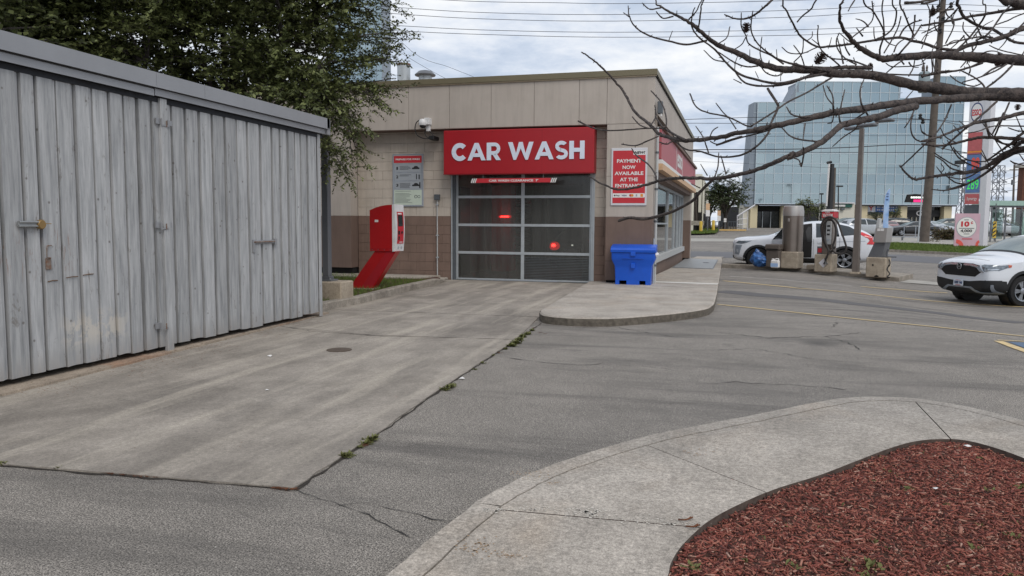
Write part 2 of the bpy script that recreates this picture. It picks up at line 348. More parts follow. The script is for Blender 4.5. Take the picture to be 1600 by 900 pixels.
# vehicles
mat('car_white', S(212, 216, 222), 0.28, bmp=0, var=0.01, coat=0.8); mat('car_black', S(24, 25, 28), 0.25, bmp=0, coat=0.6)
mat('car_red', S(110, 26, 30), 0.3, bmp=0, coat=0.6); mat('car_grey', S(112, 122, 122), 0.3, bmp=0, metal=0.3, coat=0.6)
mat('car_silver', S(176, 180, 184), 0.3, bmp=0, metal=0.4, coat=0.6)
mat('car_glass', S(38, 46, 50), 0.06, bmp=0, spec=0.8); mat('windscreen', S(112, 124, 124), 0.08, bmp=0, spec=0.9, scale=2.0, var=0.25)
mat('trim_black', S(32, 33, 35), 0.55, bmp=0); mat('grille_black', S(16, 16, 18), 0.4, bmp=0)
mat('tyre', S(26, 26, 27), 0.85, bmp=0.1); mat('rim_alloy', S(156, 160, 166), 0.3, metal=0.75, bmp=0)
mat('chrome', S(200, 206, 214), 0.18, metal=0.9, bmp=0, var=0.02); mat('silver_trim', S(150, 158, 168), 0.35, metal=0.6, bmp=0)
mat('headlamp', S(190, 198, 206), 0.1, metal=0.5, bmp=0, scale=14, var=0.35, coat=1.0)
mat('lamp_glass', S(112, 120, 128), 0.1, metal=0.4, bmp=0, scale=12, var=0.6, coat=1.0)
mat('lens_red', S(196, 26, 34), 0.2, bmp=0, coat=0.6); mat('amber', S(190, 90, 60), 0.3, bmp=0)
mat('plate', S(206, 214, 222), 0.5, bmp=0); mat('seat_dark', S(28, 27, 28), 0.9, bmp=0)
# ---------------------------------------------------------------- mesh helpers
WM = {}
def wmat(o): return WM.get(o.name, Matrix.Identity(4))
def props(o, label=None, cat=None, group=None, kind=None):
    if label: o['label'] = label
    if cat: o['category'] = cat
    if group: o['group'] = group
    if kind: o['kind'] = kind
    return o
def thing(name, label, cat, loc, rz=0.0, group=None):
    o = bpy.data.objects.new(name, None); COL.objects.link(o); o.empty_display_size = 0.2
    o.location = loc; o.rotation_euler = (0, 0, rz); WM[o.name] = Matrix.Translation(Vector(loc)) @ Matrix.Rotation(rz, 4, 'Z')
    return props(o, label, cat, group)
class MB:
    def __init__(s): s.v = []; s.f = []
    def add(s, vs, fs):
        o = len(s.v); s.v += [Vector(x) for x in vs]; s.f += [tuple(i + o for i in f) for f in fs]; return s
    def box(s, x0, x1, y0, y1, z0, z1, M=None, tp=None):
        """tp: (fx, fy) scale of the bottom face about its centre"""
        cx, cy = (x0 + x1) / 2, (y0 + y1) / 2; k = tp or (1, 1)
        vs = []
        for z, kk in ((z0, k), (z1, (1, 1))):
            for x, y in ((x0, y0), (x1, y0), (x1, y1), (x0, y1)): vs.append(Vector((cx + (x - cx) * kk[0], cy + (y - cy) * kk[1], z)))
        if M is not None: vs = [M @ v for v in vs]
        return s.add(vs, [(3, 2, 1, 0), (4, 5, 6, 7), (0, 1, 5, 4), (1, 2, 6, 5), (2, 3, 7, 6), (3, 0, 4, 7)])
    def cbox(s, x0, x1, y0, y1, z0, z1, c=0.01, M=None):
        """box with chamfered edges"""
        vs = []
        X, Y, Z = (x0, x1), (y0, y1), (z0, z1)
        bm = bmesh.new(); r = bmesh.ops.create_cube(bm, size=1.0)
        for v in bm.verts: v.co = Vector(((x0 + x1) / 2 + v.co.x * (x1 - x0), (y0 + y1) / 2 + v.co.y * (y1 - y0), (z0 + z1) / 2 + v.co.z * (z1 - z0)))
        bmesh.ops.bevel(bm, geom=list(bm.edges), offset=c, segments=1, affect='EDGES')
        bm.verts.index_update(); vs = [v.co.copy() for v in bm.verts]; fs = [tuple(v.index for v in f.verts) for f in bm.faces]; bm.free()
        if M is not None: vs = [M @ v for v in vs]
        return s.add(vs, fs)
    def quad(s, a, b, c, d): return s.add([a, b, c, d], [(0, 1, 2, 3)])
    def slab(s, a, b, z0, z1, t):
        """upright wall from a to b (plan points), thickness t to the left of a->b"""
        a = Vector((a[0], a[1], 0)); b = Vector((b[0], b[1], 0)); n = (b - a).normalized(); n = Vector((-n.y, n.x, 0)) * t
        P = [a, b, b + n, a + n]; vs = [p + Vector((0, 0, z0)) for p in P] + [p + Vector((0, 0, z1)) for p in P]
        f = [(3, 2, 1, 0), (4, 5, 6, 7), (0, 1, 5, 4), (1, 2, 6, 5), (2, 3, 7, 6), (3, 0, 4, 7)]
        if t < 0: f = [tuple(reversed(q)) for q in f]
        return s.add(vs, f)
    def tube(s, pts, rad, n=8, cap=True):
        pts = [Vector(p) for p in pts]; m = len(pts)
        rad = [rad] * m if isinstance(rad, (int, float)) else rad
        base = len(s.v); up = Vector((0, 0, 1)); prev = None
        for i, p in enumerate(pts):
            d = (pts[min(i + 1, m - 1)] - pts[max(i - 1, 0)])
            if d.length < 1e-9: d = Vector((0, 0, 1))
            d.normalize()
            if prev is None:
                a = d.cross(up); a = d.cross(Vector((1, 0, 0))) if a.length < 0.05 else a
            else: a = prev - d * prev.dot(d)
            if a.length < 1e-6: a = d.cross(Vector((0.3, 1, 0.2)))
            a.normalize(); prev = a; c = d.cross(a)
            for k in range(n):
                q = 2 * math.pi * k / n; s.v.append(p + (a * math.cos(q) + c * math.sin(q)) * rad[i])
        for i in range(m - 1):
            for k in range(n):
                k2 = (k + 1) % n; s.f.append((base + i * n + k, base + i * n + k2, base + (i + 1) * n + k2, base + (i + 1) * n + k))
        if cap: s.f.append(tuple(base + k for k in range(n))[::-1]); s.f.append(tuple(base + (m - 1) * n + k for k in range(n)))
        return s
    def cyl(s, c, r0, r1, z0, z1, n=24, M=None):
        return s.lathe(c, [(r0, z0), (r1, z1)], n, True, M)
    def lathe(s, c, prof, n=24, cap=True, M=None):
        base = len(s.v)
        for (r, z) in prof:
            for k in range(n):
                a = 2 * math.pi * k / n; v = Vector((r * math.cos(a), r * math.sin(a), z))
                s.v.append((M @ v if M is not None else v) + Vector(c))
        for i in range(len(prof) - 1):
            for k in range(n):
                k2 = (k + 1) % n; s.f.append((base + i * n + k, base + i * n + k2, base + (i + 1) * n + k2, base + (i + 1) * n + k))
        if cap: s.f.append(tuple(base + k for k in range(n))[::-1]); s.f.append(tuple(base + (len(prof) - 1) * n + k for k in range(n)))
        return s
    def prism(s, poly, f0, f1):
        """poly: 2D points, f0/f1: functions 2D -> 3D of the two end faces"""
        n = len(poly); a = [Vector(f0(p)) for p in poly]; b = [Vector(f1(p)) for p in poly]
        return s.add(a + b, [tuple(range(n))[::-1], tuple(range(n, 2 * n))] + [(i, (i + 1) % n, n + (i + 1) % n, n + i) for i in range(n)])
    def plate(s, poly, zt, zb):
        """horizontal plate from plan polygon; zt/zb numbers or functions of (x, y)"""
        ft = zt if callable(zt) else (lambda x, y: zt); fb = zb if callable(zb) else (lambda x, y: zb)
        return s.prism(poly, lambda p: (p[0], p[1], fb(p[0], p[1])), lambda p: (p[0], p[1], ft(p[0], p[1])))
    def mesh(s, name, M=None):
        me = bpy.data.meshes.new(name); vs = s.v if M is None else [M @ v for v in s.v]
        me.from_pydata([tuple(v) for v in vs], [], s.f); return me
    def build(s, name, m, parent=None, local=False, smooth=None, origin=None, fixn=True, **pr):
        if parent is not None: W = wmat(parent); Mi = None if local else W.inverted()
        else:
            if origin is None:
                xs = [v.x for v in s.v]; ys = [v.y for v in s.v]; zs = [v.z for v in s.v]
                origin = ((min(xs) + max(xs)) / 2, (min(ys) + max(ys)) / 2, min(zs))
            W = Matrix.Translation(Vector(origin)); Mi = None if local else W.inverted()
        me = s.mesh(name, Mi)
        if fixn:
            bm = bmesh.new(); bm.from_mesh(me); bmesh.ops.recalc_face_normals(bm, faces=bm.faces); bm.to_mesh(me); bm.free()
        o = bpy.data.objects.new(name, me); COL.objects.link(o)
        me.materials.append(MATS[m] if isinstance(m, str) else m)
        if smooth is not None:
            me.polygons.foreach_set('use_smooth', [True] * len(me.polygons)); me.set_sharp_from_angle(angle=R(smooth))
        if parent is not None: o.parent = parent
        else: o.matrix_basis = W
        WM[o.name] = W
        props(o, pr.get('label'), pr.get('cat'), pr.get('group'), pr.get('kind'))
        return o
def inst(name, me, parent, Mw, **pr):
    o = bpy.data.objects.new(name, me); COL.objects.link(o)
    if parent is not None: o.parent = parent; o.matrix_basis = wmat(parent).inverted() @ Mw
    else: o.matrix_basis = Mw
    WM[o.name] = Mw; return props(o, pr.get('label'), pr.get('cat'), pr.get('group'), pr.get('kind'))
def copy_tree(o, parent=None):
    c = o.copy(); COL.objects.link(c)
    if parent is not None: c.parent = parent; c.matrix_parent_inverse = o.matrix_parent_inverse
    for ch in [x for x in bpy.data.objects if x.parent == o]: copy_tree(ch, c)
    return c
def npmesh(name, V, Fa, m, parent=None, **pr):
    """V (n,3) world, Fa (m,k)"""
    me = bpy.data.meshes.new(name); k = Fa.shape[1]
    W = wmat(parent) if parent is not None else Matrix.Identity(4)
    if parent is not None:
        t0 = np.array(W.inverted()); V = V @ t0[:3, :3].T + t0[:3, 3]
    me.vertices.add(len(V)); me.vertices.foreach_set('co', np.ascontiguousarray(V, dtype=np.float32).ravel())
    me.loops.add(Fa.size); me.loops.foreach_set('vertex_index', np.ascontiguousarray(Fa, dtype=np.int32).ravel())
    me.polygons.add(len(Fa)); me.polygons.foreach_set('loop_start', np.arange(0, Fa.size, k, dtype=np.int32))
    me.update(calc_edges=True); me.validate()
    o = bpy.data.objects.new(name, me); COL.objects.link(o); me.materials.append(MATS[m])
    if parent is not None: o.parent = parent
    WM[o.name] = W; return props(o, pr.get('label'), pr.get('cat'), pr.get('group'), pr.get('kind'))
# lettering: text curve -> flat mesh fitted in a w x h rectangle whose frame is (origin, right, up)
def text(name, s, w, h, org, right, up, m, parent, bold=0.0, align='C', depth_=0.004, keep=False, label=None):
    cu = bpy.data.curves.new('txt', 'FONT'); cu.body = s; cu.size = 1.0; cu.offset = bold; cu.resolution_u = 3
    to = bpy.data.objects.new('txt', cu); COL.objects.link(to)
    dg = bpy.context.evaluated_depsgraph_get(); me = bpy.data.meshes.new_from_object(to.evaluated_get(dg))
    bpy.data.objects.remove(to); bpy.data.curves.remove(cu)
    co = [v.co.copy() for v in me.vertices]; fs = [tuple(p.vertices) for p in me.polygons]; bpy.data.meshes.remove(me)
    if not co: return None
    x0, x1 = min(c.x for c in co), max(c.x for c in co); y0, y1 = min(c.y for c in co), max(c.y for c in co)
    sx, sy = w / (x1 - x0), h / (y1 - y0)
    if keep: sx = sy = min(sx, sy)
    right = Vector(right).normalized(); up = Vector(up).normalized(); nrm = right.cross(up)
    org = Vector(org)
    if align == 'C': dx = -(x0 + x1) / 2
    else: dx = -x0
    M_ = MB(); top = [org + right * ((c.x + dx) * sx) + up * ((c.y - (y0 + y1) / 2) * sy) + nrm * depth_ for c in co]
    M_.add(top, fs)
    # rim so the letters have a thickness
    cnt = {}
    for f in fs:
        for a, b_ in zip(f, f[1:] + f[:1]): cnt[(a, b_)] = 1
    for (a, b_) in list(cnt):
        if (b_, a) not in cnt: M_.quad(top[a], top[b_], top[b_] - nrm * depth_, top[a] - nrm * depth_)
    return M_.build(name, m, parent, fixn=False, label=label)
def smoothpath(P, k=5):
    P = [Vector(p) for p in P]
    if len(P) < 3: return P
    Q = [P[0] * 2 - P[1]] + P + [P[-1] * 2 - P[-2]]; out = []
    for i in range(1, len(Q) - 2):
        for j in range(k):
            t = j / k; p0, p1, p2, p3 = Q[i - 1], Q[i], Q[i + 1], Q[i + 2]
            out.append(0.5 * ((2 * p1) + (p2 - p0) * t + (2 * p0 - 5 * p1 + 4 * p2 - p3) * t * t + (3 * p1 - p0 - 3 * p2 + p3) * t ** 3))
    out.append(P[-1]); return out
def offset_path(P, d):
    out = []
    for i, p in enumerate(P):
        a = P[max(i - 1, 0)]; b_ = P[min(i + 1, len(P) - 1)]; t_ = Vector((b_[0] - a[0], b_[1] - a[1])).normalized()
        out.append(Vector((p[0] - t_.y * d, p[1] + t_.x * d)))
    return out
def ribbon(P, wid, zf, wv=0.0, rn=None):
    """thin sheet along a plan path that follows height function zf"""
    M_ = MB(); rn = rn or rnd; L = []; Rr = []
    for i, p in enumerate(P):
        w_ = (wid if isinstance(wid, (int, float)) else wid[i]) * (1 + wv * rn.uniform(-1, 1))
        a = P[max(i - 1, 0)]; b_ = P[min(i + 1, len(P) - 1)]; t_ = Vector((b_[0] - a[0], b_[1] - a[1])).normalized(); n = Vector((-t_.y, t_.x)) * w_ / 2
        q = Vector((p[0], p[1])); l = q + n; r_ = q - n
        L.append((l.x, l.y, zf(l.x, l.y))); Rr.append((r_.x, r_.y, zf(r_.x, r_.y)))
    n = len(P); M_.add(Rr + L, [(i, i + 1, n + i + 1, n + i) for i in range(n - 1)]); return M_
def densify(P, d):
    out = []
    for a, b_ in zip(P, P[1:]):
        a = Vector(a[:2]); b_ = Vector(b_[:2]); n = max(1, int((b_ - a).length / d))
        out += [a.lerp(b_, i / n) for i in range(n)]
    out.append(Vector(P[-1][:2])); return out
def inpoly(x, y, P):
    c = False; j = len(P) - 1
    for i in range(len(P)):
        if (P[i][1] > y) != (P[j][1] > y) and x < (P[j][0] - P[i][0]) * (y - P[i][1]) / (P[j][1] - P[i][1]) + P[i][0]: c = not c
        j = i
    return c
def sheet(poly, off, cell=1.0):
    """flat-ish sheet over a plan polygon following the terrain"""
    B = densify(list(poly) + [poly[0]], cell)[:-1]; n = len(B); pts = [Vector((p.x, p.y)) for p in B]
    xs = [p.x for p in B]; ys = [p.y for p in B]
    nx = int((max(xs) - min(xs)) / cell); ny = int((max(ys) - min(ys)) / cell)
    for i in range(1, nx + 1):
        for j in range(1, ny + 1):
            x = min(xs) + (i - 0.5) * cell; y = min(ys) + (j - 0.5) * cell
            if inpoly(x, y, [(p.x, p.y) for p in B]): pts.append(Vector((x, y)))
    vv, ee, ff, *_ = delaunay_2d_cdt(pts, [(i, (i + 1) % n) for i in range(n)], [], 1, 1e-5)
    M_ = MB(); M_.add([(v.x, v.y, tz(v.x, v.y) + off) for v in vv], [tuple(f) for f in ff]); return M_
def blades(name, P, zf, h0, h1, m, w=0.006, lean=0.5, **pr):
    """grass blades: P (n,2)"""
    n = len(P); rs = np.random.RandomState(3)
    z = np.array([zf(a, b_) for a, b_ in P]); ang = rs.rand(n) * 6.283; hh = h0 + rs.rand(n) * (h1 - h0)
    dx, dy = np.cos(ang) * w / 2, np.sin(ang) * w / 2; la = rs.rand(n) * 6.283; ll = rs.rand(n) * lean * hh
    V = np.zeros((n, 3, 3)); V[:, 0] = np.c_[P[:, 0] - dx, P[:, 1] - dy, z]; V[:, 1] = np.c_[P[:, 0] + dx, P[:, 1] + dy, z]
    V[:, 2] = np.c_[P[:, 0] + np.cos(la) * ll, P[:, 1] + np.sin(la) * ll, z + hh]
    return npmesh(name, V.reshape(-1, 3), np.arange(3 * n).reshape(-1, 3), m, None, **pr)
# ================================================================ THE GROUND
xs = list(np.arange(-14, 15.01, 0.5)); ys = list(np.arange(-2, 34.01, 0.5))
xs = [-600, -300, -150, -80, -50, -32, -22] + xs + [18, 24, 32, 45, 65, 90, 150, 300, 600]
xs = sorted(set(xs) | set(np.arange(1.25, 14, 0.25))); ys = sorted(set(ys) | set(np.arange(11.25, 32.1, 0.25)))
ys = [-60, -30, -15, -8, -4] + ys + [40, 50, 65, 80, 100, 123.6, 123.7, 160, 250, 500, 1200]
xs = np.array(xs); ys = np.array(ys)
V = np.array([(x, y, tz(x, y)) for y in ys for x in xs]); nx = len(xs)
Fq = np.array([(j * nx + i, j * nx + i + 1, (j + 1) * nx + i + 1, (j + 1) * nx + i) for j in range(len(ys) - 1) for i in range(nx - 1)])
ground = npmesh('asphalt_ground', V, Fq, 'asphalt', kind='structure')

# ---- concrete wash lane: three slabs with open joints
XL = -6.6
c0 = PZ(0, 727); c1 = PZ(458, 765); j1a, j1b, j1c = PZ(441, 512), PZ(587, 525.6), PZ(805, 532); j2a, j2b = PZ(500, 484), PZ(842, 496.5)
fl = c0 + (c1 - c0) * ((XL - c0.x) / (c1.x - c0.x))
re = [PZ(458, 765), PZ(590, 678), PZ(690, 607), PZ(805, 532), PZ(845, 505)]
drive = bpy.data.objects.new('wash_lane', None); COL.objects.link(drive); WM[drive.name] = Matrix.Identity(4); props(drive, kind='structure')
def jag(P, a, seed):
    r = random.Random(seed); return [Vector((p[0] + r.uniform(-a, a), p[1] + r.uniform(-a, a))) for p in P]
s1 = [Vector((XL, fl.y))] + jag(densify([(fl.x, fl.y), (c1.x, c1.y)], 0.12)[1:], 0.008, 1) + jag(densify([(p.x, p.y) for p in re[:4]], 0.15)[1:], 0.010, 2) \
    + jag([(j1b.x, j1b.y)], 0, 3) + [Vector((-6.3, j1b.y + .12)), Vector((XL, j1b.y + 0.12))]
gap = 0.014
s2 = [Vector((-6.95, j1b.y + 0.12 + gap)), Vector((-6.3, j1b.y + .12 + gap)), Vector((j1b.x, j1b.y + gap)), Vector((re[3].x, re[3].y + gap)), Vector((j2b.x, j2b.y)), Vector((j2a.x, j2a.y)), Vector((-6.95, j2a.y + 0.05))]
s3 = [Vector((-6.95, j2a.y + 0.05 + gap)), Vector((j2a.x, j2a.y + gap)), Vector((j2b.x, j2b.y + gap)), Vector((-2.9, 12.5)), Vector((-2.9, 19.6)), Vector((-7.4, 19.6))]
for q in (s1, s2, s3):
    M_ = MB(); M_.plate(q, 0.012, -0.08); M_.build('concrete_slab', 'drive_concrete', drive)
# dirt strip and cracks in the joints
jd = MB()
for P in ([(j1a.x, j1a.y), (j1b.x, j1b.y), (re[3].x, re[3].y)], [(j2a.x, j2a.y), (j2b.x, j2b.y)]):
    Q = jag(densify(P, 0.12), 0.008, 4); r_ = ribbon(Q, 0.012, lambda x, y: 0.0165, 0.6); jd.add(r_.v, r_.f)
for P, w_ in (([(PZ(460, 767).x, PZ(460, 767).y)] + [(p.x + 0.015, p.y) for p in re], 0.022), ([(fl.x, fl.y - 0.01), (c1.x, c1.y - 0.015)], 0.018)):
    Q = jag(densify(P, 0.1), 0.012, 5); r_ = ribbon(Q, w_, lambda x, y: 0.0045, 0.7); jd.add(r_.v, r_.f)
jd.build('joint_dirt', 'joint_dirt', None, origin=(0, 0, 0), fixn=False, kind='stuff')
# cracks wandering over the asphalt, each a thin dark sheet with ragged width
ck = MB()
def crack(P, w_, amp, seed, zf=None):
    r = random.Random(seed); Q = densify(P, 0.07); Q = [Vector((q.x + r.gauss(0, amp), q.y + r.gauss(0, amp))) for q in Q]
    wid = [w_ * r.uniform(0.1, 0.95) for _ in Q]; wid[-1] = 0.001; o = ribbon(Q, wid, zf or (lambda x, y: tz(x, y) + 0.005)); ck.add(o.v, o.f)
def pxp(L): return [tuple(PT(x, y)[:2]) for x, y in L]
crack(pxp([(460, 767), (520, 785), (560, 800), (600, 820), (640, 842)]), 0.012, 0.008, 1)
crack(pxp([(525, 790), (575, 785), (610, 795), (655, 805), (705, 815)]), 0.012, 0.008, 2)
crack(pxp([(795, 560), (850, 567), (910, 571), (945, 568)]), 0.02, 0.012, 3)
crack(pxp([(848, 508), (900, 512), (960, 511), (1010, 520), (1060, 528)]), 0.022, 0.015, 4)
crack(pxp([(945, 570), (1010, 573), (1060, 580)]), 0.01, 0.012, 5)
crack(pxp([(1120, 520), (1200, 528), (1290, 526), (1350, 520)]), 0.03, 0.02, 6)
crack(pxp([(1290, 526), (1330, 537), (1345, 548)]), 0.02, 0.02, 7)
crack(pxp([(1300, 512), (1310, 503)]), 0.02, 0.02, 8)
crack(pxp([(1100, 548), (1180, 545), (1260, 560), (1380, 572)]), 0.015, 0.02, 9)
crack(pxp([(1090, 600), (1150, 598), (1240, 602), (1330, 610)]), 0.02, 0.02, 10)
crack(pxp([(620, 700), (700, 690)]), 0.005, 0.01, 11)
Z0 = lambda x, y: 0.017
crack([tuple(PZ(x, y)[:2]) for x, y in [(440, 511), (480, 518), (540, 523), (600, 527), (640, 527)]], 0.02, 0.01, 12, Z0)
ck.build('asphalt_crack', 'crack_dark', None, origin=(0, 0, 0), fixn=False, kind='stuff')
# darker rolled patches / tyre smears in front of the bays
pm = MB()
for P in (pxp([(1125, 455), (1200, 462), (1330, 474), (1470, 490), (1600, 505)]),):
    r_ = ribbon(jag(densify(P, 0.4), 0.03, 9), 0.75, lambda x, y: tz(x, y) + 0.004, 0.12); pm.add(r_.v, r_.f)
pm.build('asphalt_patch', 'asphalt_patch', None, origin=(0, 0, 0), fixn=False, kind='structure')

# ---- painted bay lines
def line(Ppx, wid, m='yellow_line', name='bay_line', off=0.008):
    P = jag(densify(pxp(Ppx), 0.3), 0.004, len(Ppx)); return ribbon(P, wid, lambda x, y: tz(x, y) + off, 0.15).build(name, m, None, origin=(0, 0, 0), fixn=False, kind='structure')
line([(1121, 476), (1185, 482.5), (1300, 495), (1460, 511), (1640, 530)], 0.075)
line([(1130, 439), (1250, 451), (1400, 465), (1500, 474), (1600, 480)], 0.13)
line([(1140, 432), (1250, 440), (1330, 447)], 0.05, 'white_line'); line([(1345, 448), (1410, 453), (1480, 458)], 0.13)
line([(1560, 533.5), (1588, 544), (1640, 563)], 0.12); line([(1558, 532.0), (1640, 536)], 0.06)
sheet([p for p in pxp([(1574, 534.5), (1640, 537.5), (1680, 541), (1680, 578), (1640, 558), (1600, 544)])], 0.007).build('bay_paint', 'blue_paint', None, origin=(0, 0, 0), fixn=False, kind='structure')

# ---- footing strip along the shed
concrete('footing_concrete', S(140, 128, 114), S(166, 152, 136), S(150, 100, 66), 0.9, 0.95, rscale=2.5)
fa, fb = PZ(0, 617, 0.03), PZ(500, 492, 0.03)
fx = lambda y: fa.x + (fb.x - fa.x) * (y - fa.y) / (fb.y - fa.y)
M_ = MB(); M_.plate([(-7.2, 2.0)] + [(fx(y) + rnd.uniform(-.008, .008), y) for y in np.arange(2.0, 11.75, 0.25)] + [(-7.2, 11.7)], 0.035, -0.05)
M_.build('shed_footing', 'footing_concrete', None, origin=(0, 0, 0), kind='structure')

# ---- raised kerb and grass bed in front of the left wall
kb = [PZ(*p) for p in ((501, 489), (530, 482), (569, 474.5), (625, 459), (677, 447), (698, 440.5))]
kp = smoothpath([Vector((p.x, p.y)) for p in kb], 6); ki = offset_path(kp, 0.17)
def kh(i, n): return 0.155 * (1 - 0.75 * sstep(n * 0.82, n - 1, i))
M_ = MB(); n = len(kp)
for i in range(n - 1):
    h0, h1 = kh(i, n), kh(i + 1, n); a, b_, c_, d_ = kp[i], kp[i + 1], ki[i + 1], ki[i]; ch = 0.02
    ao, bo = a.lerp(d_, 0.1), b_.lerp(c_, 0.1)
    M_.quad((a.x, a.y, -.02), (b_.x, b_.y, -.02), (b_.x, b_.y, h1 - ch), (a.x, a.y, h0 - ch)); M_.quad((a.x, a.y, h0 - ch), (b_.x, b_.y, h1 - ch), (bo.x, bo.y, h1), (ao.x, ao.y, h0))
    M_.quad((ao.x, ao.y, h0), (bo.x, bo.y, h1), (c_.x, c_.y, h1), (d_.x, d_.y, h0)); M_.quad((d_.x, d_.y, h0), (c_.x, c_.y, h1), (c_.x, c_.y, -.02), (d_.x, d_.y, -.02))
a, d_ = kp[0], ki[0]; M_.quad((a.x, a.y, -.02), (a.x, a.y, .155), (d_.x, d_.y, .155), (d_.x, d_.y, -.02))
M_.build('lane_kerb', 'kerb_concrete', None, origin=(0, 0, 0), fixn=True, kind='structure')
bed = [(p.x, p.y) for p in ki] + [(-7.4, 19.3), (-12.5, 19.3), (-12.5, 11.6), (ki[0].x, 11.6)]
M_ = MB(); M_.plate(bed, 0.10, -0.05); M_.build('grass_bed', 'earth', None, origin=(0, 0, 0), kind='structure')
ip = []
rs = np.random.RandomState(5)
while len(ip) < 15000:
    x, y = rs.uniform(-12, -6.7), rs.uniform(11.7, 19.0)
    if inpoly(x, y, bed) and y < 17.9 + 0.9 * (x < -9): ip.append((x, y))
blades('grass_patch', np.array(ip), lambda x, y: 0.10, 0.04, 0.12, 'grass', 0.012, 0.8, kind='stuff')
M_ = MB(); M_.plate([(-12.5, 18.35), (-9.3, 18.2), (-7.5, 18.35), (-7.3, 19.4), (-12.5, 19.4)], 0.13, 0.0); M_.build('wall_footing', 'walk_concrete', None, origin=(0, 0, 0), kind='structure')

# ---- raised walk right of the wash door
def pz(x, y): return 0.135 - 0.06 * sstep(13.5, 19.0, y)
def PP(px, py):
    q = PZ(px, py, 0.13)
    for _ in range(4): q = PZ(px, py, pz(q.x, q.y))
    return q
edge = [PP(843, 487), PP(850, 491.5), PP(880, 495), PP(920, 496.5), PP(960, 496), PP(1000, 493.5), PP(1060, 488), PP(1098, 482.5), PP(1112, 477), PP(1118, 466), PP(1123, 440), PP(1127.5, 411), PP(1128, 403)]
ep = smoothpath([Vector((p.x, p.y)) for p in edge], 5)
end = ep[-1]; far = Vector((end.x + 0.1, 36.5))
poly = ep + [far, Vector((-1.0, 36.5)), Vector((-1.9, 20.4)), Vector((-2.9, 19.55)), Vector((-3.2, 19.45)), Vector((ep[0].x - 0.02, ep[0].y + 0.2))]
M_ = MB(); e2 = jag(densify([(p.x, p.y) for p in ep], 0.12), 0.006, 21); inner = offset_path(e2, 0.025)
for i in range(len(e2) - 1):
    a, b_, c_, d_ = e2[i], e2[i + 1], inner[i + 1], inner[i]
    za, zb = pz(a.x, a.y), pz(b_.x, b_.y)
    M_.quad((a.x, a.y, -.05), (b_.x, b_.y, -.05), (b_.x, b_.y, zb - .02), (a.x, a.y, za - .02)); M_.quad((a.x, a.y, za - .02), (b_.x, b_.y, zb - .02), (c_.x, c_.y, zb), (d_.x, d_.y, za))
P = [Vector((p.x, p.y)) for p in inner] + poly[len(ep):]; nn = len(P)
pts = list(P)
for i in range(60):
    for j in range(8):
        x, y = -3.2 + j * 0.5, 12.6 + i * 0.4
        if inpoly(x, y, [(p.x, p.y) for p in P]): pts.append(Vector((x, y)))
vv, ee, ff, *_ = delaunay_2d_cdt(pts, [(i, (i + 1) % nn) for i in range(nn)], [], 1, 1e-5)
M_.add([(v.x, v.y, pz(v.x, v.y)) for v in vv], [tuple(f) for f in ff])
a, b_ = P[-1], Vector((e2[0].x, e2[0].y)); M_.quad((a.x, a.y, -.05), (b_.x, b_.y, -.05), (b_.x, b_.y, pz(b_.x, b_.y)), (a.x, a.y, pz(a.x, a.y)))
for a, b_ in zip(P[len(ep) + 3:], P[len(ep) + 4:]): pass
M_.quad((P[-1].x, P[-1].y, -.05), (-3.2, 19.45, -.05), (-3.2, 19.45, .045), (P[-1].x, P[-1].y, pz(P[-1].x, P[-1].y)))
EW = M_.build('entrance_walk', 'walk_concrete', None, origin=(0, 0, 0), fixn=False, kind='structure')
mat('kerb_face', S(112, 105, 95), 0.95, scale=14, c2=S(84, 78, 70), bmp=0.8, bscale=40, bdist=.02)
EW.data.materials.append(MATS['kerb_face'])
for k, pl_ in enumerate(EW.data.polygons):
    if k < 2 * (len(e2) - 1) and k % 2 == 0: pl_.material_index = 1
# joints and the white band in the walk
jm = MB()
for L in ([(1019, 448), (1121, 450)], [(1064, 405), (1127, 407)], [(1040, 427), (1124, 424)]):
    P = [tuple(PP(*q)[:2]) for q in L]; r_ = ribbon(densify(P, 0.2), 0.018, lambda x, y: pz(x, y) + 0.004, 0.4); jm.add(r_.v, r_.f)
jm.build('walk_joint', 'joint_dirt', None, origin=(0, 0, 0), fixn=False, kind='structure')
P = [tuple(PP(*q)[:2]) for q in [(1022, 440.5), (1070, 442), (1121.5, 444)]]; ribbon(densify(P, 0.2), 0.32, lambda x, y: pz(x, y) + 0.005, 0.05).build('painted_band', 'white_line', None, origin=(0, 0, 0), fixn=False, kind='structure')

# ---- the foreground walk that curves round the mulch bed
WZ = 0.13
fo = [PZ(x, y, WZ) for x, y in ((560, 940), (600, 897), (660, 845), (725, 795), (737, 784), (770, 765), (830, 736), (900, 711), (1000, 682), (1060, 669), (1150, 652), (1230, 636), (1300, 623), (1350, 619), (1400, 619.5), (1450, 624), (1520, 636), (1600, 656), (1680, 682), (1800, 735))]
fi = [PZ(x, y, WZ) for x, y in ((1020, 960), (1043, 900), (1048, 880), (1062, 856), (1085, 832), (1110, 812), (1150, 790), (1210, 764), (1280, 742), (1340, 719), (1390, 700), (1430, 689), (1470, 685.5), (1510, 688), (1560, 701), (1620, 724), (1700, 765), (1800, 830))]
fo = smoothpath([Vector((p.x, p.y)) for p in fo], 5); fi = smoothpath([Vector((p.x, p.y)) for p in fi], 5)
r8 = random.Random(11)
foj = [Vector((p.x + r8.uniform(-.004, .004), p.y + r8.uniform(-.004, .004))) for p in fo]
st = Vector((foj[0].x - 0.55, foj[0].y - 1.2)); si = Vector((fi[0].x - 0.05, fi[0].y - 1.5))
foj = [st] + foj; fi = [si] + fi
kin = offset_path(foj, -0.155)          # kerb strip inner edge
W0 = bpy.data.objects.new('foreground_walk', None); COL.objects.link(W0); WM[W0.name] = Matrix.Identity(4); props(W0, kind='structure')
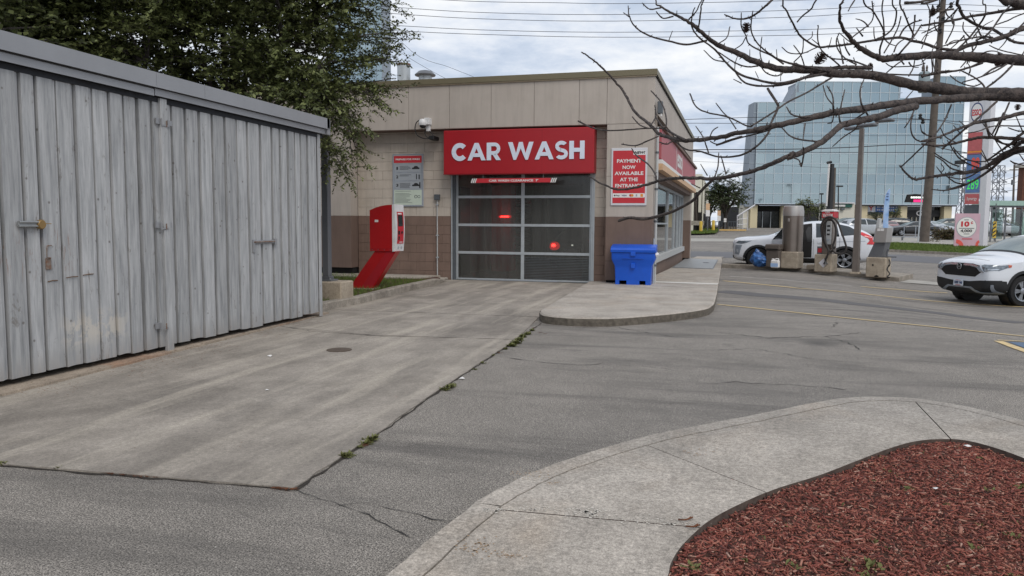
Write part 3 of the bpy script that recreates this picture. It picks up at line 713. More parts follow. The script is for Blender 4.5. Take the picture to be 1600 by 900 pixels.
M_ = MB(); ki2 = offset_path(foj, -0.02)
for i in range(len(foj) - 1):
    a, b_, c_, d_ = foj[i], foj[i + 1], ki2[i + 1], ki2[i]; e_, f_ = kin[i + 1], kin[i]
    M_.quad((a.x, a.y, -.02), (b_.x, b_.y, -.02), (b_.x, b_.y, WZ - .018), (a.x, a.y, WZ - .018)); M_.quad((a.x, a.y, WZ - .018), (b_.x, b_.y, WZ - .018), (c_.x, c_.y, WZ), (d_.x, d_.y, WZ))
    M_.quad((d_.x, d_.y, WZ), (c_.x, c_.y, WZ), (e_.x, e_.y, WZ), (f_.x, f_.y, WZ)); M_.quad((f_.x, f_.y, WZ), (e_.x, e_.y, WZ), (e_.x, e_.y, -.02), (f_.x, f_.y, -.02))
M_.build('kerb_strip', 'kerb_concrete' if False else 'walk_concrete', W0, fixn=True)
# walking slabs between kerb strip and mulch edge, cut at the joints seen in the photograph
k2 = offset_path(foj, -0.164); cuts = [(PZ(767, 795, WZ), PZ(1096, 826, WZ)), (PZ(1030, 703, WZ), PZ(1196, 768, WZ)), (PZ(1422, 622, WZ), PZ(1486, 687, WZ))]
def nearest(P, q): return min(range(len(P)), key=lambda i: (P[i].x - q.x) ** 2 + (P[i].y - q.y) ** 2)
ia = [0] + [nearest(k2, c[0]) for c in cuts] + [len(k2) - 1]; ib = [0] + [nearest(fi, c[1]) for c in cuts] + [len(fi) - 1]
r9 = random.Random(3)
for k in range(len(ia) - 1):
    A = [p.copy() for p in k2[ia[k]:ia[k + 1] + 1]]; B = [p.copy() for p in fi[ib[k]:ib[k + 1] + 1]]
    g = 0.004
    if k > 0: d_ = (A[1] - A[0]).normalized() * g; A[0] = A[0] + d_; d_ = (B[1] - B[0]).normalized() * g; B[0] = B[0] + d_
    if k < len(ia) - 2: A[-1] = A[-1] + (A[-2] - A[-1]).normalized() * g; B[-1] = B[-1] + (B[-2] - B[-1]).normalized() * g
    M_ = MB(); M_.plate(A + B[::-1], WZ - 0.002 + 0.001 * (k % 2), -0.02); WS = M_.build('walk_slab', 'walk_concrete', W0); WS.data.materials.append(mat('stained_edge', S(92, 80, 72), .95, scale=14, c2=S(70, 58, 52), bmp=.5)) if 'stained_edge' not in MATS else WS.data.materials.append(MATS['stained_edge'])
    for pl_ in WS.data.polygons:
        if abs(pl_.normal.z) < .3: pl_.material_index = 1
# mulch bed
mo = [p.copy() for p in fi]; mp_ = [(p.x + 0.0, p.y) for p in mo] + [(3.6, 3.6), (4.2, 1.0), (1.0, 0.4), (si.x, si.y)]
mp_ = [(p.x, p.y) for p in mo] + [(6.0, 2.0), (5.0, -1.5), (0.4, -1.5)]
def mz(x, y): return 0.088 + 0.018 * noise.noise(Vector((x * 1.7, y * 1.7, 0))) + 0.010 * noise.noise(Vector((x * 6, y * 6, 3)))
pts = [Vector(p) for p in mp_]; nn = len(pts)
for i in range(60):
    for j in range(80):
        x, y = -0.4 + i * 0.1, -1.0 + j * 0.1
        if inpoly(x, y, mp_): pts.append(Vector((x, y)))
vv, ee, ff, *_ = delaunay_2d_cdt(pts, [(i, (i + 1) % nn) for i in range(nn)], [], 1, 1e-5)
M_ = MB(); M_.add([(v.x, v.y, mz(v.x, v.y)) for v in vv], [tuple(f) for f in ff]); M_.build('mulch_bed', 'earth', None, origin=(0, 0, 0), fixn=False, kind='structure')
rs = np.random.RandomState(11); cen = []
while len(cen) < 64000:
    x, y = rs.uniform(-0.4, 3.9), rs.uniform(1.8, 6.4)
    if inpoly(x, y, mp_): cen.append((x, y))
nin = len(cen)
for k in range(0):
    i = rs.randint(4, len(fi) - 2); q = fi[i].lerp(fi[i + 1], rs.rand()); o_ = abs(rs.normal(0, .035)) + .005; d_ = (fi[i + 1] - fi[i]).normalized(); cen.append((q.x - d_.y * o_, q.y + d_.x * o_))
cen = np.array(cen); n = len(cen); cz = np.array([mz(a, b_) for a, b_ in cen]) + rs.uniform(0.0, 0.02, n)
for k in range(nin, n): cz[k] = mz(*cen[k]) + .012 if inpoly(cen[k][0], cen[k][1], mp_) else WZ + .003
Ln = 0.004 + 0.021 * rs.rand(n) ** 2.4; Wd = 0.0012 + 0.0034 * rs.rand(n) ** 1.9; Th = 0.001 + 0.002 * rs.rand(n); big_ = rs.rand(n) < 0.02; Ln[big_] *= 1.9; Wd[big_] *= 1.8
an = rs.rand(n) * 6.283; tl = rs.normal(0, 0.24, n); rl = rs.normal(0, 0.4, n)
ax = np.c_[np.cos(an) * np.cos(tl), np.sin(an) * np.cos(tl), np.sin(tl)]; bx = np.c_[-np.sin(an), np.cos(an), np.zeros(n)]
cxv = np.cross(ax, bx); bb = bx * np.cos(rl)[:, None] + cxv * np.sin(rl)[:, None]; cc = np.cross(ax, bb)
C_ = np.c_[cen, cz]
def corner(sx, sy, sz, tap=1.0): return C_ + ax * (Ln * sx)[:, None] + bb * (Wd * sy * tap)[:, None] + cc * (Th * sz)[:, None]
tap = 0.4 + 0.6 * rs.rand(n)
V = np.stack([corner(-1, -1, -1), corner(1, -1, -1, tap), corner(1, 1, -1, tap), corner(-1, 1, -1), corner(-1, -1, 1), corner(1, -1, 1, tap), corner(1, 1, 1, tap), corner(-1, 1, 1)], 1).reshape(-1, 3)
fq = np.array([(4, 5, 6, 7), (0, 1, 5, 4), (1, 2, 6, 5), (2, 3, 7, 6), (3, 0, 4, 7)]); Fq = (np.arange(n)[:, None, None] * 8 + fq[None]).reshape(-1, 4)
npmesh('mulch_chips', V, Fq, 'mulch', None, kind='stuff')
# weeds sprouting in the mulch: rosettes of small leaves
def leaves(name, cents, nl, l0, l1, w_, m, zf, up=(0.2, 0.9), seed=1, **pr):
    r = random.Random(seed); V_, F_ = [], []
    for (x, y, sz) in cents:
        z = zf(x, y)
        for _ in range(int(nl * sz)):
            a = r.uniform(0, 6.283); e = r.uniform(*up); l = r.uniform(l0, l1) * sz; ww = w_ * sz * r.uniform(.7, 1.3)
            d = Vector((math.cos(a) * math.cos(e), math.sin(a) * math.cos(e), math.sin(e))); s_ = Vector((-math.sin(a), math.cos(a), 0))
            b0 = Vector((x + r.gauss(0, .012 * sz), y + r.gauss(0, .012 * sz), z)); i0 = len(V_)
            V_ += [b0, b0 + d * l * .5 + s_ * ww, b0 + d * l - Vector((0, 0, l * .15)), b0 + d * l * .5 - s_ * ww]; F_.append((i0, i0 + 1, i0 + 2, i0 + 3))
    M_ = MB(); M_.add(V_, F_); return M_.build(name, m, None, origin=(0, 0, 0), fixn=False, **pr)
wp = [(1080, 890, 1.4), (1238, 888, 1.3), (1365, 888, 1.5), (1350, 898, 1.2), (1520, 858, 1.0), (1580, 838, 1.1), (1420, 765, 1.1), (1365, 845, .9), (1384, 856, .7), (1325, 880, .8), (1165, 880, .8), (1234, 820, .8), (1280, 820, .7), (1545, 767, .9), (1595, 763, 1.3), (1530, 720, .9), (1385, 738, .9), (1400, 745, .7), (1365, 752, .7), (1478, 788, .7), (1530, 820, .8), (1590, 818, .8), (1195, 838, .6), (1500, 700, .7), (1440, 708, .6), (1380, 718, .8), (1595, 726, .7), (1582, 900, .8), (1475, 888, .8), (1315, 790, .6)]
leaves('mulch_weeds', [(*PZ(a, b_, 0.1)[:2], c_) for a, b_, c_ in wp], 15, 0.012, 0.035, 0.006, 'weed', lambda x, y: mz(x, y) + 0.012, (0.1, 1.2), 4, kind='stuff')
# weeds, dead grass and litter along the lane joint
wl = [(540, 714, 1.3), (546, 712, 1.0), (572, 694, 1.2), (578, 689, 1.4), (585, 685, 1.0), (562, 700, .8), (697, 610, 1.3), (703, 606, 1.5), (708, 603, 1.0), (800, 541, 1.8), (806, 537, 1.9), (812, 532, 1.8), (818, 527, 1.7), (824, 523, 1.6), (832, 517, 1.3), (790, 546, 1.0), (770, 556, .8), (90, 733, .7), (96, 733, .6), (5, 726, 1.0), (742, 578, .8), (755, 568, .9)]
leaves('joint_weeds', [(*PZ(a, b_, 0)[:2], c_) for a, b_, c_ in wl], 46, 0.015, 0.042, 0.007, 'weed', lambda x, y: 0.004, (0.1, 1.1), 6, kind='stuff')
ds = [(165 + i * 6.5 + rnd.uniform(-3, 3), 741 + i * .45, rnd.uniform(.4, .9)) for i in range(14)] + [(430 + i * 6, 764 + i * .4, .7) for i in range(6)] + [(568 + i * 3, 698 - i * 2.6, .8) for i in range(6)] + [(780 + 9 * i, 552 - 6.5 * i, .9) for i in range(7)] + [(846, 520, .8), (852, 522, .7), (842, 521, .6)]
leaves('dead_leaf_litter', [(*PZ(a, b_, 0)[:2], c_) for a, b_, c_ in ds], 22, 0.012, 0.04, 0.004, 'dead_leaf', lambda x, y: 0.008, (0.0, .35), 8, kind='stuff')
sc_ = []
for _ in range(70):
    x, y = rnd.uniform(60, 860), rnd.uniform(470, 720); q = PZ(x, y)
    if q.x > -6.1 and q.x < -2.7: sc_.append((q.x, q.y, rnd.uniform(.3, .7)))
for i in range(24): sc_.append((fx(6.5 + i * .2) + rnd.uniform(-.06, .12), 6.5 + i * .2, rnd.uniform(.5, .9)))
leaves('scattered_leaf_bits', sc_, 2.6, 0.014, 0.03, 0.006, 'dead_leaf', lambda x, y: 0.04 if x < fx(y) else 0.018, (0.0, .2), 9, kind='stuff')
# grit and small stones loose on the asphalt
gr = np.random.RandomState(8); n = 2600; gx = gr.uniform(-4.5, 4, n); gy = 2.4 + 9 * gr.rand(n) ** 1.6; gs = 0.0015 + 0.0035 * gr.rand(n) ** 3
ok = np.array([not (inpoly(a, b_, mp_) or inpoly(a, b_, [(p.x, p.y) for p in foj] + [(p.x, p.y) for p in fi[::-1]])) and a > -2.3 for a, b_ in zip(gx, gy)])
gx, gy, gs = gx[ok], gy[ok], gs[ok]; n = len(gx); o4 = np.array([(-1, -1, 0), (1, -.7, 0), (.8, 1, 0), (-.9, .8, 0), (0, 0, 1.1)])
V = (np.c_[gx, gy, np.array([tz(a, b_) for a, b_ in zip(gx, gy)])][:, None, :] + o4[None] * gs[:, None, None]).reshape(-1, 3)
Fq = (np.arange(n)[:, None, None] * 5 + np.array([(0, 1, 4), (1, 2, 4), (2, 3, 4), (3, 0, 4)])[None]).reshape(-1, 3)
npmesh('loose_grit', V, Fq, 'far_concrete', None, kind='stuff')
# rust specks and spalled bits on the walk, soil and leaf crumbs at the shed foot
def specks(name, spots, m, zz, seed=1):
    r = random.Random(seed); M_ = MB()
    for (px, py, sx_, sy_, n_, s_) in spots:
        for _ in range(n_):
            q = PZ(px + r.gauss(0, sx_), py + r.gauss(0, sy_), zz); k = 5; s2 = s_ * r.uniform(.4, 1.7)
            M_.add([(q.x + math.cos(6.283 * i / k) * s2 * r.uniform(.5, 1.3), q.y + math.sin(6.283 * i / k) * s2 * r.uniform(.5, 1.3), zz) for i in range(k)], [tuple(range(k))])
    M_.build(name, m, None, origin=(0, 0, 0), fixn=False, kind='stuff')
mat('rust_tint', S(158, 132, 104), 0.9, bmp=0); mat('spall', S(196, 190, 180), 0.9, bmp=0); mat('soil_crumb', S(112, 78, 54), 0.95, bmp=0)
specks('rust_specks', [(745, 855, 16, 7, 90, .004), (798, 867, 12, 2, 50, .003), (825, 742, 16, 4, 60, .004), (866, 754, 7, 2, 30, .003), (1095, 705, 14, 4, 40, .004)], 'rust_tint', WZ + .0012, 3)
specks('spalled_specks', [(770, 797, 14, 1.6, 50, .005), (850, 795, 30, 2.2, 100, .004), (920, 801, 16, 3, 90, .006), (1000, 812, 40, 3.5, 90, .004), (1060, 818, 20, 2, 50, .004)], 'spall', WZ + .0012, 4)
specks('soil_crumbs', [(330, 540, 22, 7, 160, .008), (400, 518, 22, 5, 150, .008), (455, 504, 18, 3, 120, .008), (200, 575, 40, 7, 120, .007), (90, 606, 40, 6, 80, .006), (250, 556, 30, 6, 120, .008)], 'soil_crumb', .0362, 5)
# scraps of paper
def scrap(px, py, z, s_, lab, m='print_white'):
    q = PZ(px, py, z); r = random.Random(int(px)); M_ = MB(); k = 7
    ring = [(q.x + math.cos(a) * s_ * r.uniform(.5, 1), q.y + math.sin(a) * s_ * r.uniform(.4, 1), z + r.uniform(0.002, .4 * s_)) for a in [2 * math.pi * i / k for i in range(k)]]
    M_.add(ring + [(q.x, q.y, z + .5 * s_)], [(i, (i + 1) % k, k) for i in range(k)]); M_.build('paper_scrap', m, None, fixn=False, label=lab, cat='litter')
scrap(417, 610, .012, .025, 'small crumpled white paper scrap in the middle of the concrete lane'); scrap(422, 557, .012, .04, 'white paper scrap on the lane nearer the shed, beyond the other one')
scrap(722, 592, .005, .04, 'torn white paper lying in the joint between lane and asphalt'); scrap(1512, 698, .10, .03, 'white wrapper lying on the far edge of the red mulch'); scrap(1462, 764, .11, .02, 'small white scrap in the middle of the red mulch')
# round drain cover in the lane
q = PZ(530, 547, 0.012); M_ = MB(); M_.lathe((q.x, q.y, 0.0125), [(0.15, 0), (0.15, 0.006), (0.13, 0.008), (0.0, 0.008)], 28, True)
mat('cover_iron', S(84, 72, 62), .8, scale=30, var=.2)
dc = M_.build('drain_cover', 'cover_iron', None, smooth=30, label='small round rusty drain cover set in the concrete lane', cat='drain cover')
# ---- vacuum island
ia_, ib_ = PT(1128, 418), PT(1405, 440)
u = Vector((ib_.x - ia_.x, ib_.y - ia_.y)).normalized(); nI = Vector((-u.y, u.x)); LI = (Vector(ib_[:2]) - Vector(ia_[:2])).length
def ipt(s_, t_): q = Vector(ia_[:2]) + u * s_ + nI * t_; return q
def iz(x, y): return tz(x, y) + 0.14
M_ = MB(); WI = 1.35; cnt = 40; sec = [(0.0, -0.20), (0.0, -.02), (0.03, 0), (WI - .03, 0), (WI, -.02), (WI, -.20)]
base = []
for i in range(cnt + 1):
    for (t_, dz_) in sec: q = ipt(LI * i / cnt, t_); base.append((q.x, q.y, iz(q.x, q.y) + dz_))
k = len(sec); M_.add(base, [(i * k + j, (i + 1) * k + j, (i + 1) * k + j + 1, i * k + j + 1) for i in range(cnt) for j in range(k - 1)] + [tuple(range(k))[::-1], tuple(cnt * k + j for j in range(k))])
M_.build('vacuum_island', 'kerb_concrete', None, origin=(0, 0, 0), kind='structure')

# ---- street, verges, far pavements (sheets laid over the ground)
def fs(Ppx, off, m, name, cell=3.0, kind='structure'):
    return sheet([tuple(PT(*p)[:2]) for p in Ppx], off, cell).build(name, m, None, origin=(0, 0, 0), fixn=False, kind=kind)
fs([(1040, 392), (1400, 398), (1900, 425), (1900, 440), (1400, 408), (1040, 401)], 0.006, 'street_asphalt', 'lot_lane')
fs([(1000, 372), (1250, 374), (1250, 377.5), (1000, 377)], 0.010, 'far_concrete', 'far_gutter')
fs([(1290, 369), (1900, 372), (1900, 386), (1290, 380)], 0.012, 'far_concrete', 'far_pavement')
fs([(1290, 362.3), (1900, 363.5), (1900, 369), (1290, 367)], 0.010, 'far_asphalt', 'far_car_park')
fs([(1405, 441.5), (1420, 437.5), (1520, 446), (1520, 450)], 0.010, 'far_concrete', 'gutter_strip', 1.0)
# grass verge with its kerb
V1 = [PT(*p) for p in ((1235, 377), (1400, 382), (1540, 388.5), (1700, 395), (1700, 405), (1520, 400), (1400, 394), (1235, 387))]
vb = [(p.x, p.y) for p in V1]
sheet(vb, 0.10, 2.0).build('grass_verge_base', 'grass', None, origin=(0, 0, 0), fixn=False, kind='structure')
def vkerb(name, P, wid, h):
    P = densify(P, 1.0); Q = offset_path(P, wid); M_ = MB()
    for i in range(len(P) - 1):
        a, b_, c_, d_ = P[i], P[i + 1], Q[i + 1], Q[i]; za, zb = tz(a.x, a.y), tz(b_.x, b_.y)
        M_.quad((a.x, a.y, za - .1), (b_.x, b_.y, zb - .1), (b_.x, b_.y, zb + h), (a.x, a.y, za + h)); M_.quad((a.x, a.y, za + h), (b_.x, b_.y, zb + h), (c_.x, c_.y, zb + h), (d_.x, d_.y, za + h))
    return M_.build(name, 'kerb_concrete', None, origin=(0, 0, 0), fixn=True, kind='structure')
vkerb('verge_kerb', [(V1[i].x, V1[i].y) for i in (7, 6, 5, 4)], 0.25, 0.13)
vkerb('verge_kerb', [(V1[i].x, V1[i].y) for i in (3, 2, 1, 0)], 0.2, 0.12)
def scat(poly, n, seed):
    r = np.random.RandomState(seed); out = []; X0, X1 = min(p[0] for p in poly), max(p[0] for p in poly); Y0, Y1 = min(p[1] for p in poly), max(p[1] for p in poly)
    while len(out) < n:
        x, y = r.uniform(X0, X1), r.uniform(Y0, Y1)
        if inpoly(x, y, poly): out.append((x, y))
    return np.array(out)
blades('verge_grass', scat(vb, 26000, 2), lambda x, y: tz(x, y) + .10, 0.05, 0.14, 'grass', 0.05, 0.8, kind='stuff')
V2 = [PT(*p) for p in ((1070, 356.5), (1105, 356.5), (1120, 358.5), (1124, 362), (1118, 366.5), (1095, 367.5), (1060, 367.5))]
v2 = [(p.x, p.y) for p in V2]; sheet(v2, 0.16, 2.0).build('grass_corner_base', 'grass', None, origin=(0, 0, 0), fixn=False, kind='structure')
blades('corner_grass', scat(v2, 12000, 4), lambda x, y: tz(x, y) + .16, 0.06, 0.2, 'grass', 0.07, 0.8, kind='stuff')
# ================================================================ WOODEN SHED
XS = -6.25
shed = thing('storage_shed', 'long pale grey shed of weathered vertical planks with a metal edged flat roof', 'shed', (-8.2, 7.0, 0))
M_ = MB(); M_.box(-10.2, XS - 0.05, 2.2, 11.1, 0.10, 2.97); M_.build('shed_core', 'plank_edge', shed)
pe = [-70, -40, -18, 5, 40, 65, 96, 125, 152, 178, 200, 222, 243, 261, 274, 295, 316, 336, 355, 373, 390, 409, 427, 440, 452, 463, 472, 483, 498]
ey = [PX(x, 350, XS).y for x in pe]
ey = [2.4 + 0.19 * i for i in range(int((ey[0] - 2.4) / 0.19))] + ey
r = random.Random(12)
for i in range(len(ey) - 1):
    y0, y1 = ey[i], ey[i + 1]; wd = y1 - y0; nar = wd < 0.11
    zb = 0.09 + r.uniform(-0.012, 0.012); zt = 2.955 - r.uniform(0, .012); px_ = pe[i - (len(ey) - len(pe))] if i >= len(ey) - len(pe) else 0
    gp = r.uniform(0.016, 0.032); th = r.uniform(0.0, 0.012); tilt = r.uniform(-.006, .006)
    if px_ in (409, 427): gp = 0.035; tilt = 0.014
    M_ = MB(); a, b_ = y0 + 0.004, y1 - gp
    x1 = XS + th; x0 = XS - 0.045
    # face board with a shallow lap groove on its far side
    g = min(0.035, wd * .25)
    zcut = [zb + r.uniform(-.004, .006) for _ in range(3)]
    poly = [(a, zcut[0]), ((a + b_) / 2, zcut[1]), (b_ - g, zcut[2]), (b_ - g + tilt, zt), (a + tilt, zt)]
    M_.prism(poly, lambda p: (x0, p[0], p[1]), lambda p: (x1, p[0], p[1]))
    poly = [(b_ - g + .0005, zcut[2] - .004), (b_, zcut[2] - .002), (b_ + tilt, zt), (b_ - g + tilt + .0005, zt)]
    M_.prism(poly, lambda p: (x0, p[0], p[1]), lambda p: (x1 - 0.012, p[0], p[1]))
    M_.build('plank', 'plank_paint', shed)
# middle post and end post
yp0, yp1 = PX(255, 350, XS + .03).y, PX(265, 350, XS + .03).y
M_ = MB(); M_.cbox(XS, XS + .045, yp0, yp1, 0.0, 2.95, .005); M_.build('post', 'plank_paint', shed)
M_ = MB(); M_.cbox(XS, XS + .02, ey[-1] - .03, ey[-1] + .05, 0.02, 2.95, .005); M_.build('post', 'plank_paint', shed)
M_ = MB(); M_.box(XS - .04, XS, ey[-1] + .05, ey[-1] + .07, 0.02, 2.95); M_.build('corner_board', 'plank_edge', shed)
# far end wall planks
for i in range(18):
    M_ = MB(); M_.cbox(-10.2 + i * .22, -10.2 + i * .22 + .205, 11.10, 11.14, .1, 2.95, .003); M_.build('end_plank', 'plank_paint', shed)
# roof: deck, two fascia courses in lengths, drip edge
M_ = MB(); M_.box(-10.4, XS + .02, 2.0, 11.2, 2.975, 3.13); M_.build('roof', 'flashing', shed)
def fascia(y0, y1, z0, z1, x, dz=0.0, m='flashing', name='fascia'):
    M_ = MB(); M_.prism([(y0, z0), (y1, z0 + dz), (y1, z1 + dz), (y0, z1)], lambda p: (x - .012, p[0], p[1]), lambda p: (x, p[0], p[1])); return M_.build(name, m, shed)
ys_ = [2.0, PX(245, 150, XS + .1).y, PX(320, 150, XS + .1).y, 11.28]
for a, b_ in zip(ys_[:-1], ys_[1:]): fascia(a, b_ - .004, 3.055, 3.215, XS + .105)
for a, b_ in zip(ys_[:-1], ys_[1:]): fascia(a, b_ - .004, 3.045, 3.055, XS + .118, name='drip_edge')
fascia(2.0, ys_[1] - .01, 2.965, 3.040, XS + .075, -.012); fascia(ys_[1] + .01, 11.26, 2.962, 3.040, XS + .07)
fascia(2.0, 11.2, 2.90, 2.962, XS + .012, 0, 'plank_edge', 'header_board')
M_ = MB(); M_.box(-10.4, XS + .105, 11.2, 11.29, 2.96, 3.215); M_.build('fascia', 'flashing', shed)
M_ = MB(); M_.box(-10.4, XS + .09, 2.0, 11.2, 3.135, 3.2); M_.build('roof_sheet', 'flashing', shed)
# hinges: strap leaves, pin and screws
for py in (191, 352, 508):
    q = PX(258, py, XS + .05); hg = MB()
    hg.box(q.x - .03, q.x - .022 + .01, q.y - .13, q.y - .06, q.z - .03, q.z + .035); hg.box(q.x - .03, q.x - .012, q.y + .06, q.y + .13, q.z - .03, q.z + .03)
    hg.box(q.x - .004, q.x + .003, q.y - .06, q.y + .06, q.z - .045, q.z - .03); hg.tube([(q.x + .004, q.y - .06, q.z - .05), (q.x + .004, q.y - .06, q.z + .04)], .008, 8)
    hg.build('hinge', 'flashing', shed)
    sm = MB(); sm.tube([(q.x + .005, q.y + .02, q.z - .05), (q.x + .005, q.y + .02, q.z + .02)], .006, 8); sm.build('hinge_pin', 'rusty', shed)
# sliding latch on the right doors
a, b_ = PX(396, 377, XS + .03), PX(430, 378, XS + .03)
M_ = MB(); M_.cbox(XS + .01, XS + .03, a.y + .04, b_.y, a.z - .035, a.z + .01, .003); M_.cbox(XS + .008, XS + .03, a.y, a.y + .05, a.z - .16, a.z + .02, .003); M_.cbox(XS + .012, XS + .045, b_.y - .02, b_.y + .03, a.z - .06, a.z + .03, .003)
lt = M_.build('latch', 'flashing', shed)
M_ = MB(); M_.tube([(XS + .035, a.y + .02, a.z - .012), (XS + .035, b_.y + .02, a.z - .012)], .009, 8); M_.build('bolt', 'rusty', lt)
# galvanised hasp with a round puck lock on the near doors
a, b_ = PX(30, 350, XS + .05), PX(62, 350, XS + .05)
M_ = MB(); M_.cbox(XS + .02, XS + .045, a.y, b_.y, a.z - .028, a.z + .028, .006); M_.tube([(XS + .05, a.y, a.z + .018), (XS + .05, b_.y, a.z + .018)], .012, 8); M_.tube([(XS + .05, a.y, a.z - .02), (XS + .05, b_.y, a.z - .02)], .008, 8)
hs = M_.build('hasp', 'galv', shed, smooth=40)
M_ = MB(); M_.lathe((XS + .02, b_.y + .02, a.z - .004), [(.042, 0), (.046, .01), (.046, .035), (.038, .045)], 20, True, Matrix.Rotation(R(90), 4, 'Y')); M_.tube([(XS + .05, b_.y + .05, a.z + .005), (XS + .05, b_.y + .13, a.z + .003)], .004, 6)
M_.build('puck_lock', 'puck', hs, smooth=40)
a = PX(72, 384, XS + .03); M_ = MB(); M_.cbox(XS + .01, XS + .022, a.y, a.y + .06, a.z - .23, a.z - .12, .003); M_.tube([(XS + .02, a.y + .07, a.z), (XS + .035, a.y + .01, a.z), (XS + .035, a.y, a.z - .02), (XS + .035, a.y, a.z - .11), (XS + .03, a.y + .05, a.z - .12)], .006, 6)
M_.build('bracket', 'rusty', shed)
# a scraped groove across three planks
for x0_, x1_, py in ((75, 90, 440), (104, 122, 434), (130, 146, 430)):
    a, b_ = PX(x0_, py, XS + .014), PX(x1_, py - 2, XS + .014); M_ = MB(); M_.tube([a, a.lerp(b_, .5) + Vector((0, 0, .004)), b_], .005, 5); M_.build('scrape', 'bare_wood', shed)

# steel post beside the shed on its concrete block
q = PZ(515, 471, 0.10)
pb = thing('steel_post', 'dark grey square steel post on a concrete block at the far end of the shed', 'post', (q.x, q.y + .25, 0.1))
x0 = PY(499, 460, q.y).x; x1 = PY(533, 460, q.y).x; zt = PY(515, 440.5, q.y).z
M_ = MB(); M_.cbox(x0, x1, q.y, q.y + .5, .05, zt, .02); M_.build('concrete_block', 'block_concrete', pb)
xc, yc = PY(510, 430, q.y + .2).x, q.y + .22
M_ = MB(); M_.cbox(xc - .13, xc + .15, yc - .12, yc + .16, zt, zt + .03, .004); M_.cbox(xc - .09, xc + .09, yc - .08, yc + .1, zt + .03, zt + .09, .004); M_.build('base_plate', 'steel_grey', pb)
M_ = MB(); M_.cbox(xc - .058, xc + .068, yc - .06, yc + .07, zt + .09, 3.75, .008); M_.build('post', 'steel_grey', pb)
for sx in (-1, 1):
    M_ = MB(); M_.lathe((xc + .01 + sx * .11, yc - .09, zt + .03), [(.012, 0), (.012, .03)], 8); M_.build('anchor_bolt', 'galv', pb)

# ================================================================ CAR WASH BUILDING
YW, YP = 19.5, 19.1            # recessed block wall, proud panel faces
b = thing('car_wash_building', 'single storey beige and brown car wash and shop with a panelled parapet', 'building', (-6.0, 24.0, 0))
ZB = 1.73                      # top of the brown band
xdl, xdr = PY(707, 440, YW).x, PY(925.5, 440, YW).x      # door opening
xpl = PY(549, 400, YP).x; xpr = PY(945, 420, YP).x; xcr = -1.62
zf0 = 4.02; zf1 = 5.17
# --- blocks
CH = 0.2475; BL = 0.50
bmesh_blk = {}
def blk(wid, hgt=CH):
    k = round(wid, 3)
    if k not in bmesh_blk:
        M_ = MB(); M_.cbox(0, k - .005, 0, .06, 0, hgt - .005, .0025); me = M_.mesh('block')
        for mm in ('beige_block', 'brown_block'):
            c = me.copy(); c.materials.append(MATS[mm]); bmesh_blk[(k, mm)] = c
        bmesh_blk[k] = True
    return k
def blockwall(xa, xb, nrows, y, z0=0.0, shift=0.0):
    for rI in range(nrows):
        z = z0 + rI * CH; st_ = xa - (BL / 2 if rI % 2 else 0) - shift; x = st_
        mm = 'brown_block' if z + CH * .5 < ZB else 'beige_block'
        while x < xb - .01:
            a, e_ = max(x, xa), min(x + BL, xb)
            if e_ - a > .06:
                k = blk(e_ - a); inst('block', bmesh_blk[(k, mm)], b, Matrix.Translation((a, y + rnd.uniform(-.0015, .0015), z)))
            x += BL
nrow = int((zf0 - 0.0) / CH) + 1
blockwall(xpl + .02, xdl - .03, nrow, YW)
blockwall(xdr + .03, xpr, nrow, YW)
M_ = MB(); M_.box(xpl, xdl - .03, YW + .052, YW + .30, -.05, ZB); M_.build('lower_wall', 'mortar_brown', b)
M_ = MB(); M_.box(xpl, xdl - .03, YW + .052, YW + .30, ZB, 4.9); M_.build('upper_wall', 'mortar', b)
M_ = MB(); M_.box(xdr + .03, xpr + .4, YW + .052, YW + .30, -.05, ZB); M_.build('lower_wall', 'mortar_brown', b)
M_ = MB(); M_.box(xdr + .03, xpr + .4, YW + .052, YW + .30, ZB, 4.9); M_.build('upper_wall', 'mortar', b)
# lintel over the door
M_ = MB(); M_.box(xdl - .03, xdr + .03, YW + .0, YW + .3, 2.95, 4.9); M_.build('lintel', 'mortar', b)
# --- pilasters
def pil(x0, x1, y0, y1, z0, name='pilaster'):
    M_ = MB(); M_.cbox(x0, x1, y0, y1, z0, ZB - .002, .006); M_.build(name, 'brown_panel', b)
    M_ = MB(); M_.cbox(x0, x1, y0, y1, ZB, zf0 - .006, .006); M_.build(name, 'beige_panel', b)
xpl0 = -12.8
for xa, xc_ in ((xpl0, xpl0 + 1.4), (xpl0 + 1.406, xpl)):
    pil(xa, xc_, YP, YW + .05, 0.30)
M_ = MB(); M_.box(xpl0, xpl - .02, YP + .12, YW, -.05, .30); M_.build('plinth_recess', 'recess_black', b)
pil(xpr, xcr, YP, YP + .7, 0.14)
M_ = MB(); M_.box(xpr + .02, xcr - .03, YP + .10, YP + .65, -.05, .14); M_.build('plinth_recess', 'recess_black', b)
M_ = MB(); M_.box(xpr - .002, xcr + .002, YP - .0015, YP + .3, 2.735, 2.742); M_.build('panel_joint', 'mortar_brown', b)
M_ = MB(); M_.box(xpr - .002, xcr + .002, YP - .0015, YP + .3, 0.62, .626); M_.build('panel_joint', 'recess_black', b)
